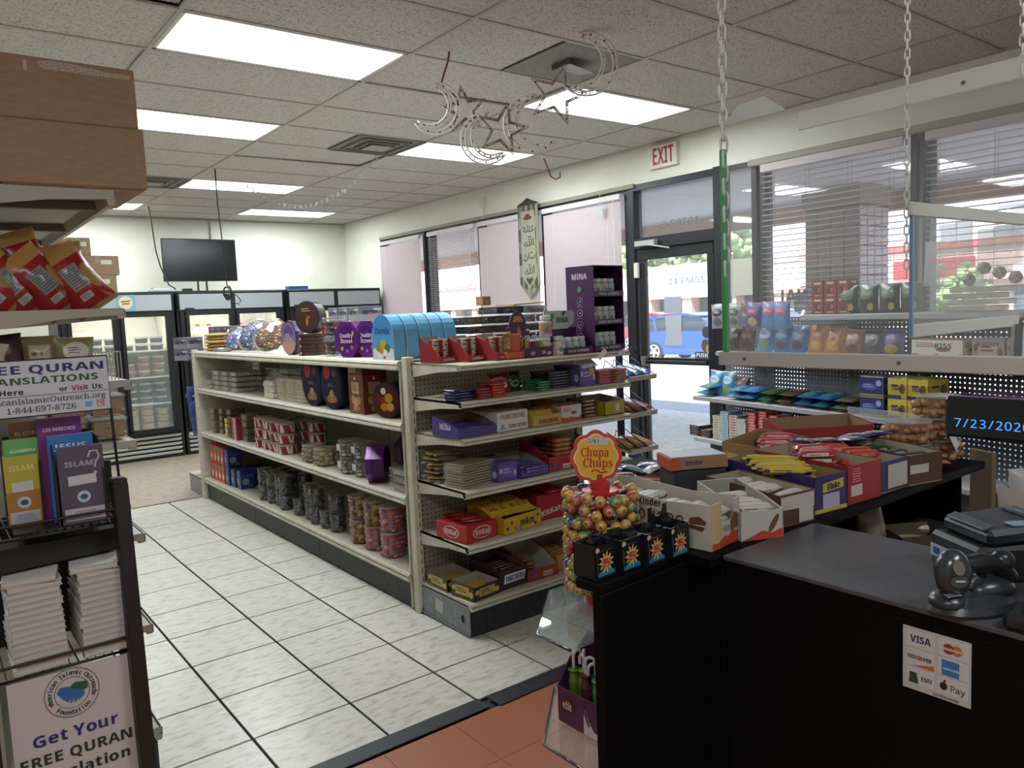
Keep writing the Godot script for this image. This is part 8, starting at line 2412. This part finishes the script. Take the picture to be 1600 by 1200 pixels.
func build_window_shelf() -> void:
	var wt := M("b0afab", 0.5)
	var ang := -101.8
	var t := thing("window_shelving", "white metal candy shelving with perforated back standing before the window", "shelving", WP(1.4, 0), ang)
	part(t, "perforated_back", pegboard(2.7, 1.2, 0.03, 0.009), M("55575c", 0.7), Vector3(0, 0.25, -0.33))
	for q in [[0.835, 0.32, 2.75, 0.0], [0.50, 0.34, 2.75, 0.0], [0.2, 0.36, 2.75, 0.0], [1.2, 0.28, 2.5, 0.1], [1.47, 0.24, 1.5, 0.47]]:
		var sh := part(t, "shelf", shelf_mesh(q[2], q[1], 0.035), wt, Vector3(q[3], q[0], 0.0 if q[0] < 1.0 else -0.05))
		part(sh, "price_rail", BX(q[2], 0.026, 0.003, 0.0), M("9a9ca0", 0.3, 0.3), Vector3(0, -0.031, 0.004))
	for x in [-1.36, -0.1, 1.2]:
		part(t, "upright", BX(0.03, 1.5, 0.03, 0.002), M("3a3b3e", 0.5), Vector3(x, 0.0, -0.35))
	part(t, "clear_rail", BX(0.9, 0.05, 0.003, 0.0), M(Color(0.85, 0.88, 0.9), 0.05, 0.0, 0.15), Vector3(0.6, 0.836, 0.0))
	var bp := func(key: String, base: String, a: String, b: String, c: String) -> StandardMaterial3D:
		if not mats.has(key):
			var i := img(64, 80, base)
			el(i, 0.5, 0.35, 0.36, 0.16, a)
			lines(i, 0.26, 0.29, 0.48, 0.14, 2, b)
			el(i, 0.5, 0.72, 0.3, 0.16, c)
			rc(i, 0, 0, 1, 0.05, a)
			PM(key, i, 0.28)
		return mats[key]
	# hanging row of bags, upper left
	var hang := [[0.33, "silver", "7f8286", "3a3c40", "b0b2b4", "5a5c60", "silver and black foil candy bag hanging at the left end"], [0.50, "silver", "7f8286", "3a3c40", "b0b2b4", "5a5c60", "silver and black foil candy bag hanging second"], [0.70, "violetbag", "3f3a78", "7a3a5c", "b8b0c8", "9c8a5a", "violet candy bag hanging beside the silver ones"], [0.86, "pinkbluebag", "3a6a94", "94485c", "c4b8c0", "4a7aa4", "pink and blue candy bag hanging fourth"], [0.98, "pinkbluebag", "3a6a94", "94485c", "c4b8c0", "4a7aa4", "pink and blue candy bag hanging fifth"]]
	for k in hang.size():
		var h: Array = hang[k]
		one("candy_bag", h[6], "candy bag", PO(0.17, 0.19, 0.05, 210 + k), bp.call(h[1], h[2], h[3], h[4], h[5]), WP(h[0], 1.38, 0.02), Vector3(0, ang, rng.randf_range(-5, 5)))
	# row on the second shelf (1.2)
	var row := [[0.36, "brownbag", "33231f", "5a4034", "8a7a6a", "4a2f26", "dark brown candy bag"], [0.52, "brownbag", "33231f", "5a4034", "8a7a6a", "4a2f26", "dark brown candy bag"], [0.70, "skybag", "3f7aa0", "a8b8c0", "2f4f78", "6a8a4a", "sky blue and white candy bag"], [0.88, "bluebag", "2a5f94", "6a8ab0", "c4ccd4", "3a3f54", "deep blue candy bag"], [1.02, "bluebag", "2a5f94", "6a8ab0", "c4ccd4", "3a3f54", "deep blue candy bag"], [1.19, "orangebag", "9c6a30", "8a4a28", "c9b894", "b5884a", "orange foil candy bag"], [1.33, "orangebag", "9c6a30", "8a4a28", "c9b894", "b5884a", "orange foil candy bag"], [1.48, "tanbag2", "7a5a3c", "94744c", "b8a888", "5a3f2a", "tan candy bag"], [1.63, "blackbag", "2a2a30", "54545c", "b0b0b4", "4a4a50", "black and silver candy bag"], [1.78, "lilacbox", "3f3868", "5a5088", "a8a0c0", "94803c", "lilac chocolate bag"]]
	var ord := ["first", "second", "third", "fourth", "fifth", "sixth", "seventh", "eighth", "ninth", "tenth"]
	for k in row.size():
		var h: Array = row[k]
		one("candy_bag", h[6] + " standing on the shelf behind the screen rail, %s along" % ord[k], "candy bag", PO(0.165, 0.20 if k < 7 else 0.17, 0.06, 220 + k), bp.call(h[1], h[2], h[3], h[4], h[5]), WP(h[0], 1.202, 0.12), Vector3(-10, ang, rng.randf_range(-6, 6)))
	var kc := carton("milk_bar_carton", "white and red milk chocolate carton on the second window shelf", WP(2.10, 1.202, 0.14), ang, 0.32, 0.11, 0.12, kinder_print())
	text(kc, "KISS", 0.03, "26262c", Vector3(0.04, 0.075, 0.061), V0, 0.1, sans, true)
	var bn := stripe("bueno_family", "8c8478", "a89c88", "4a3028", "6b4a34")
	for k in 3:
		var fb := carton("wafer_carton", "cream wafer carton on the second window shelf, %s" % ord[k], WP(2.40 + 0.19 * k, 1.202, 0.14), ang, 0.18, 0.12, 0.12, bn)
		text(fb, "B-READY", 0.02, "4a3028", Vector3(0, 0.09, 0.061), V0, 0.12, sans, true)
	one("price_card", "white price card on the second window shelf", "price card", BX(0.1, 0.03, 0.002, 0.0), M("b4b4b0", 0.6), WP(2.36, 1.20, 0.03), Vector3(0, ang, 0))
	# top shelf
	if not mats.has("hazel"):
		var i := img(64, 64, "6b231e")
		rc(i, 0.2, 0.1, 0.6, 0.14, "b8aca4"); el(i, 0.5, 0.55, 0.28, 0.24, "3a1a18"); el(i, 0.62, 0.55, 0.14, 0.14, "a83a2c"); rc(i, 0.25, 0.86, 0.5, 0.07, "a89a8c")
		PM("hazel", i)
	for r in 2:
		for k in 3:
			carton("tea_box", "small dark red carton on the top window shelf, %s row, %s" % [["lower", "upper"][r], ord[k]], WP(1.22 + 0.105 * k, 1.472 + 0.112 * r, 0.14), ang, 0.1, 0.11, 0.08, mats["hazel"], "dark red cartons on the top window shelf")
	var gb: StandardMaterial3D = bp.call("greenbag", "2c3428", "54604a", "8a8a70", "4a3a28")
	for k in 4:
		var g := thing("dark_green_pouch", "dark green stand up candy pouch with round gold seal, %s on the top window shelf" % ord[k], "pouch", WP(1.46 + 0.15 * k, 1.472, 0.12), ang, "dark green pouches")
		part(g, "pouch", PO(0.155, 0.18, 0.06, 231 + k), gb)
		part(g, "gold_seal", PR(oval(0.022, 0.022, 16), 0.002), M("8f7a34", 0.4), Vector3(0.035, 0.04, 0.03))
	for k in 4:
		one("plastic_tray", "pale clear tray on the top window shelf beyond the pouches, %s" % ord[k], "tray", BX(0.28, 0.03, 0.16, 0.006), M("b5aaa6", 0.2, 0.0, 0.7), WP(2.30 + 0.04 * (k % 2), 1.473 + 0.034 * k, 0.12), Vector3(0, ang, 0))
	for k in 6:
		one("capsule_toy", "round red and grey capsule toy behind the small screen, %s" % ord[k], "toy", LT("capsule", [Vector2(0.0, -0.035), Vector2(0.025, -0.025), Vector2(0.035, 0.0), Vector2(0.025, 0.025), Vector2(0.0, 0.035)], 14), speckmat("caps", "8a6a64", ["a84a40", "9c9c98", "b8aca8", "6b3a34"]), WP(2.25 + 0.085 * k, 1.644 + 0.03 * ((k * 2) % 3), 0.14))
	# bags left on the third shelf (.835)
	var low := [[0.14, "skybag", "blue and white bag standing at the left end of the third shelf", 0.2], [0.30, "skybag", "blue and white bag second on the third shelf", 0.2], [0.46, "brownbag", "brown candy bag standing third on the third shelf", 0.17]]
	for k in low.size():
		one("candy_bag", low[k][2], "candy bag", PO(0.16, low[k][3], 0.06, 240 + k), mats[low[k][1]], WP(low[k][0], 0.838, 0.12), Vector3(-8, ang, 4 * k - 4))
	var flat := [[0.12, "skybag", "4"], [0.48, "pinkbluebag", "5"], [0.62, "pinkbluebag", "6"], [0.80, "greenf", "7"], [0.98, "brownf", "8"], [1.16, "blueg", "9"], [1.30, "blueg", "10"], [1.48, "olivef", "11"]]
	bp.call("greenf", "2c4a38", "6a7a68", "b0b4a8", "54402c")
	bp.call("brownf", "4a3a30", "6b5a4c", "a89a88", "33261f")
	bp.call("blueg", "23497a", "2f7a68", "a8b8c4", "2a6a5c")
	bp.call("olivef", "54503c", "6b6448", "94907a", "3a3a30")
	for k in flat.size():
		for lev in 2:
			one("candy_bag", "%s candy bag lying flat on the third window shelf, %s layer, %s along" % [["sky blue", "pink and blue", "red and blue", "dark green", "brown", "blue", "teal blue", "olive"][k], ["lower", "upper"][lev], ord[k]], "candy bag", PO(0.15, 0.22, 0.05, 250 + k), mats[flat[k][1]], WP(flat[k][0] + 0.02 * lev, 0.862 + 0.048 * lev, 0.0 + 0.01 * lev), Vector3(-86, ang + 6 * (k % 3) - 6, 0))
	# purple and yellow chocolate cartons
	if not mats.has("twirl"):
		var i := img(96, 64, "23285c")
		el(i, 0.4, 0.5, 0.34, 0.2, "3f4a8c"); lines(i, 0.14, 0.4, 0.5, 0.2, 2, "a8acc8"); el(i, 0.8, 0.3, 0.12, 0.16, "8f94b8"); rc(i, 0, 0.9, 1, 0.1, "8a8034")
		PM("twirl", i)
		i = img(96, 64, "a8962c")
		rc(i, 0, 0.0, 1, 0.3, "b8a83a"); lines(i, 0.2, 0.3, 0.5, 0.25, 1, "33265c"); el(i, 0.75, 0.5, 0.16, 0.25, "5f4a2c"); rc(i, 0, 0.85, 0.7, 0.15, "33265c")
		PM("flakebox", i)
	for r in 2:
		carton("chocolate_carton", "dark blue chocolate carton on the third window shelf, %s" % ["lower", "upper"][r], WP(1.72, 0.838 + 0.125 * r, 0.1), ang, 0.17, 0.12, 0.18, mats["twirl"])
		for k in 2:
			var fc := carton("chocolate_carton", "yellow chocolate carton on the third window shelf, %s row, %s" % [["lower", "upper"][r], ord[k]], WP(1.90 + 0.135 * k, 0.838 + 0.125 * r, 0.1), ang, 0.132, 0.12, 0.18, mats["flakebox"])
			text(fc, "Flake", 0.02, "33265c", Vector3(0, 0.06, 0.091), Vector3(0, 0, 5), 0.07, serif, true)
	for k in 5:
		one("candy_bag", "violet and yellow candy bag beyond the yellow cartons, %s" % ord[k], "candy bag", PO(0.14, 0.17, 0.05, 260 + k), mats["violetbag"], WP(2.22 + 0.1 * k, 0.838, 0.16), Vector3(-14, ang, 6 * (k % 3) - 6))
	var rl := thing("label_roll", "white cardboard tube lying on the third window shelf", "tube", WP(2.32, 0.88, 0.02), ang)
	part(rl, "tube", TU([Vector3(-0.08, 0, 0), Vector3(0.14, 0.01, 0)], 0.022, 12), M("b0aca0", 0.5))
	part(rl, "roll_end", LT("rend", [Vector2(0.0, -0.02), Vector2(0.036, -0.02), Vector2(0.036, 0.02), Vector2(0.0, 0.02)], 16), M("a39f92", 0.5), Vector3(-0.08, 0, 0), Vector3(0, 0, 90))
	# fourth shelf (.5): chocolate bar stacks
	var cs := [["stkbrown", "33241f", "5a4a40", "8a7a70", 0.0, 4], ["stkbrown", "33241f", "5a4a40", "8a7a70", 0.13, 3], ["stkwhite", "a8a298", "94866c", "6b5a4a", 0.27, 9], ["stkblue", "9aa0a4", "3f7aa0", "c4ccd0", 0.36, 11], ["stkred", "a8a09a", "94342c", "b8a8a0", 0.46, 10], ["stkgreen", "a8aaa0", "6f8a84", "c4c8c0", 0.55, 9], ["stkred2", "94302a", "b89a90", "94302a", 0.66, 12], ["stkred2", "94302a", "b89a90", "94302a", 0.77, 13], ["stkred2", "94302a", "b89a90", "94302a", 0.88, 12]]
	for c in cs.size():
		var q: Array = cs[c]
		for lev in q[5]:
			one("chocolate_box", "slim %s chocolate carton in stack %s on the fourth window shelf" % [["dark brown", "dark brown", "white", "blue striped", "red and white", "pale green", "red", "red", "red"][c], ord[c]], "box", BX(0.088 if c > 1 else 0.12, 0.0205, 0.15, 0.001), stripe(q[0], q[1], q[2], q[3]), WP(q[4] + 0.003 * sin(lev * 2.1), 0.502 + lev * 0.021, 0.10), Vector3(0, ang + 2 * sin(lev * 1.3), 0), "slim chocolate cartons stack %d" % c)
	for lev in 6:
		one("chocolate_box", "dark flat carton in the low pile under the fourth window shelf", "box", BX(0.2, 0.022, 0.15, 0.001), M("26231f", 0.5), WP(0.30, 0.203 + lev * 0.023, 0.10), Vector3(0, ang + 3 * sin(lev), 0), "dark flat cartons")
	open_box("display_box", "long kraft carton on the fourth window shelf behind the red carton", WP(1.35, 0.502, 0.15), ang, 0.5, 0.14, 0.18, 0.12, M("7a624a", 0.6), M("6b5640", 0.7))
	for k in 6:
		one("candy_bag", "pale translucent bag hanging in the window behind the small screen, %s" % ord[k], "bag", PO(0.11, 0.26 + 0.04 * (k % 2), 0.04, 270 + k), M(["c4c8c8", "cfcfc8", "c0c8c2"][k % 3], 0.3, 0.0, 0.45), WP(1.98 + 0.105 * k, 1.62 + 0.05 * (k % 3), 0.2), Vector3(0, ang, 3 * (k % 3) - 3))

# ---------------------------------------------------------------- things hung up
func build_hanging() -> void:
	# exit sign
	var e := thing("exit_sign", "white box exit sign with red letters over the door", "sign", Vector3(5.385, 2.785, -4.675), -90)
	part(e, "case", BX(0.31, 0.20, 0.05, 0.004), M("c9c6ba", 0.5))
	part(e, "face", BX(0.295, 0.185, 0.002, 0.0), M("cfcdc4", 0.4), Vector3(0, 0.0075, 0.026))
	text(e, "EXIT", 0.145, "a02c26", Vector3(0, 0.1, 0.0275), V0, 0.235, sans, true, 0.002)
	# tapestry
	var t := thing("calligraphy_tapestry", "narrow green grey woven tapestry with black calligraphy and pointed end", "tapestry", Vector3(5.325, 0, -6.54), -90)
	var o := [Vector2(-0.17, 2.70), Vector2(0.17, 2.70), Vector2(0.17, 1.87), Vector2(0.0, 1.70), Vector2(-0.17, 1.87)]
	part(t, "border_cloth", PR(o, 0.006), speckmat("tapborder", "5f5f50", ["3a3a30", "8a8a74", "54403a", "74745f"], 160, 0.02, 0.06, 0.9))
	part(t, "centre_cloth", PR([Vector2(-0.115, 2.64), Vector2(0.115, 2.64), Vector2(0.115, 1.93), Vector2(0.0, 1.82), Vector2(-0.115, 1.93)], 0.002), M("8f917c", 0.9), Vector3(0, 0, 0.004))
	part(t, "crest", PR([Vector2(-0.18, 2.70), Vector2(0.18, 2.70), Vector2(0.15, 2.72), Vector2(0.07, 2.745), Vector2(0.0, 2.775), Vector2(-0.07, 2.745), Vector2(-0.15, 2.72)], 0.014), M("33302a", 0.8))
	part(t, "rose_print", PR(oval(0.045, 0.03, 16), 0.001), M("6b2f2c", 0.9), Vector3(0, 2.58, 0.0055))
	part(t, "rose_leaves", PR(oval(0.075, 0.02, 16), 0.001), M("3f4a38", 0.9), Vector3(0, 2.565, 0.005))
	part(t, "heart_print", PR([Vector2(0, -0.06), Vector2(0.06, 0.0), Vector2(0.045, 0.03), Vector2(0.0, 0.01), Vector2(-0.045, 0.03), Vector2(-0.06, 0.0)], 0.001), M("4a3a30", 0.9), Vector3(0, 1.91, 0.0055))
	var ink := M("1d1d18", 0.9)
	# four lines of brushed script
	var script := [
		[[[-0.08, 0.0], [-0.04, -0.03], [0.0, -0.01], [0.04, -0.03], [0.09, -0.01]], [[-0.05, 0.05], [-0.045, 0.0]], [[0.0, 0.07], [0.004, 0.0]], [[0.03, 0.05], [0.035, -0.01]], [[0.07, 0.06], [0.07, 0.0]], [[-0.08, 0.045], [-0.06, 0.035]]],
		[[[0.08, 0.08], [0.082, -0.03]], [[0.05, 0.07], [0.052, -0.02], [0.02, -0.03]], [[0.015, 0.07], [0.018, -0.02], [-0.02, -0.03]], [[-0.03, 0.03], [-0.02, -0.03], [-0.05, -0.04], [-0.065, 0.0], [-0.04, 0.01]], [[0.0, 0.085], [0.03, 0.1], [0.045, 0.085]]],
		[[[-0.09, -0.02], [-0.05, -0.05], [-0.02, -0.02], [-0.01, 0.02]], [[0.0, 0.06], [0.01, -0.01], [0.04, -0.02], [0.05, 0.01]], [[0.05, -0.02], [0.09, -0.01], [0.095, 0.03]], [[-0.06, 0.05], [-0.05, 0.0]], [[0.03, 0.06], [0.06, 0.07]]],
		[[[0.075, 0.08], [0.078, -0.04]], [[0.045, 0.06], [0.048, -0.03], [0.02, -0.04]], [[0.01, 0.06], [0.013, -0.03], [-0.02, -0.04]], [[-0.035, 0.03], [-0.02, -0.04], [-0.055, -0.05], [-0.065, -0.01], [-0.04, 0.0]], [[-0.01, 0.075], [0.02, 0.09]]]]
	for k in 4:
		for st in script[k]:
			var pts := []
			for q in st:
				pts.append(Vector3(q[0] * 1.05, 2.44 - k * 0.145 + q[1] * 0.75, 0.0055))
			part(t, "calligraphy", TU(pts, 0.0048, 5), ink)
	one("hanging_tag", "small plastic tag hanging on a string before the blind", "tag", BX(0.002, 0.10, 0.05, 0.0), M("b0b4b0", 0.4), Vector3(5.31, 2.44, -5.42))
	one("tag_string", "short white string carrying the small plastic tag", "string", TU([Vector3(5.31, 2.54, -5.42), Vector3(5.315, 2.66, -5.43)], 0.002, 5), M("c4c2ba", 0.6))
	one("corner_film", "clear tape strands hanging from the window header", "tape", PR([Vector2(-0.06, 0.0), Vector2(0.07, 0.01), Vector2(0.03, -0.1), Vector2(0.012, -0.28), Vector2(-0.01, -0.12)], 0.001), M(Color(0.85, 0.85, 0.8), 0.2, 0.0, 0.4), Vector3(5.36, 2.90, -7.42), Vector3(0, -90, 0))
	var rc2 := M("7a2f28", 0.5)
	one("wire_loop", "short red wire loop poking from the ceiling edge near the tapestry", "wire", TU([Vector3(4.95, 3.02, -5.80), Vector3(5.05, 2.95, -5.86), Vector3(5.13, 2.89, -5.92), Vector3(5.22, 2.87, -5.95), Vector3(5.30, 2.90, -5.97), Vector3(5.31, 2.95, -5.98)], 0.007, 6), rc2)
	# garland of little white letters
	var gl := thing("letter_garland", "string of tiny white letters drooping under the ceiling", "garland", V0, 0)
	var A := Vector3(2.75, 2.93, -7.7)
	var B := Vector3(3.40, 3.0, -6.25)
	var gp := []
	var word := "EIDMUBARAKHAPPYEIDMUBARAK"
	for k in 25:
		var f := k / 24.0
		var p := A.lerp(B, f) - Vector3(0, 0.30 * 4.0 * f * (1 - f), 0)
		gp.append(p)
		text(gl, word[k], 0.036, "b8b8b0", p - Vector3(0, 0.02, 0), Vector3(0, -40 + 8 * sin(k * 2.1), 10 * sin(k * 1.3)), 0.0, sans, true, 0.004)
	part(gl, "string", TU(gp, 0.002, 4), M("a8a8a0", 0.5))
	# crescents and stars of rope light
	var rope := M("eeece6", 0.35)
	var bead := M("d8d4c8", 0.25)
	var dark := M("3a3630", 0.4)
	var spec := [
		["crescent", Vector3(2.345, 2.80, -3.57), Vector3(2.30, 2.545, -3.56), 0.13, "small rope light crescent hung from the red tie"],
		["star", Vector3(2.435, 2.655, -3.49), V0, 0.115, "rope light star beside the small crescent"],
		["crescent2", Vector3(2.52, 2.50, -3.42), V0, 0.13, "rope light crescent hanging lowest before the ceiling panel"],
		["star", Vector3(2.585, 2.54, -3.36), V0, 0.13, "rope light star between the two lower crescents"],
		["crescent2", Vector3(2.72, 2.565, -3.27), V0, 0.15, "rope light crescent with dark bulbs right of the middle star"],
		["star", Vector3(2.83, 2.71, -3.19), V0, 0.15, "reddish rope light star under the vent"],
		["crescent3", Vector3(2.95, 2.86, -3.08), V0, 0.16, "large rope light crescent hung highest against the vent"]]
	for k in spec.size():
		var q: Array = spec[k]
		var n := thing("rope_light_star" if q[0] == "star" else "rope_light_crescent", q[4], "decoration", q[1], -38)
		var pts := []
		var s: float = q[3]
		if q[0] == "star":
			for j in 10:
				var a: float = PI / 2 + PI * j / 5 + [0.0, 0.1, 0.05, -0.25, 0.0, -0.3, 0.0][k]
				var r := s if j % 2 == 0 else s * 0.42
				pts.append(Vector3(cos(a) * r, sin(a) * r, 0))
		else:
			# two arcs meeting in horns; turned so that the horns point up or aside
			var rot: float = {"crescent": 150.0, "crescent2": 20.0, "crescent3": 162.0}[q[0]]
			for j in 17:
				var a2 := deg_to_rad(60 + j * 15.0)
				pts.append(Vector3(cos(a2) * s * 0.95, sin(a2) * s * 0.95, 0))
			for j in range(1, 12):
				var a3 := deg_to_rad(287 - j * 17.8)
				pts.append(Vector3(s * 0.28 + cos(a3) * s * 0.83, sin(a3) * s * 0.83, 0))
			if k == 0:
				n.position = Vector3(2.315, 2.665, -3.58)
			var bs := Basis(Vector3(0, 0, 1), deg_to_rad(rot))
			for j in pts.size():
				pts[j] = bs * pts[j]
		for off: float in [-0.009, 0.009]:
			var ins := []
			for p in pts:
				ins.append(p * (1.0 + off / s * 1.3))
			part(n, "rope", TU(ins, 0.0052, 6, true), rope if q[0] != "star" else M("a8988c" if k == 5 else "8c8074", 0.4))
		for j in pts.size():
			var a4: Vector3 = pts[j]
			var b4: Vector3 = pts[(j + 1) % pts.size()]
			var m := 3 if q[0] == "star" else 1
			for w in m:
				var c: Vector3 = a4.lerp(b4, (w + 0.5) / m)
				part(n, "bulb", BX(0.009, 0.009, 0.007, 0.002), (dark if (j + w) % 2 == 0 else bead), c - Vector3(0, 0.0045, 0))
	one("red_tie", "red wire tie from the ceiling to the small crescent", "wire", TU([Vector3(2.50, 3.02, -3.70), Vector3(2.46, 2.95, -3.66), Vector3(2.39, 2.86, -3.60), Vector3(2.355, 2.80, -3.575)], 0.006, 6), rc2)
	one("clear_line", "clear hanging line up to the highest crescent", "wire", TU([Vector3(3.0, 3.02, -3.06), Vector3(2.98, 2.99, -3.07)], 0.002, 5), M("b8b8b0", 0.4))


func make_kind(kind: String, l: String) -> Node3D:
	match kind:
		"seed_tub": return make_seed_tub(l)
		"candy_tub_gold": return make_candy_tub_gold(l)
		"candy_tub_pink": return make_candy_tub_pink(l)
		"juice_carton": return make_juice_carton(l)
		"blue_carton": return make_blue_carton(l)
		"nut_case": return make_nut_case(l)
		"yellow_stack": return make_yellow_stack(l)
		"pink_box": return make_pink_box(l)
		"halva_tub": return make_halva_tub(l)
		"biscuit_tub": return make_biscuit_tub(l)
		"mixed_tub": return make_mixed_tub(l)
		"pastry_tray": return make_pastry_tray(l)
		"dark_tray": return make_dark_tray(l)
		"meringue_bag": return make_meringue_bag(l)
		"biscuit_stack": return make_biscuit_stack(l)
		"quality_tin": return make_quality_tin(l)
		"damla_tin": return make_damla_tin(l)
		"date_tray": return make_date_tray(l)
		"delight_box": return make_delight_box(l)
	return null
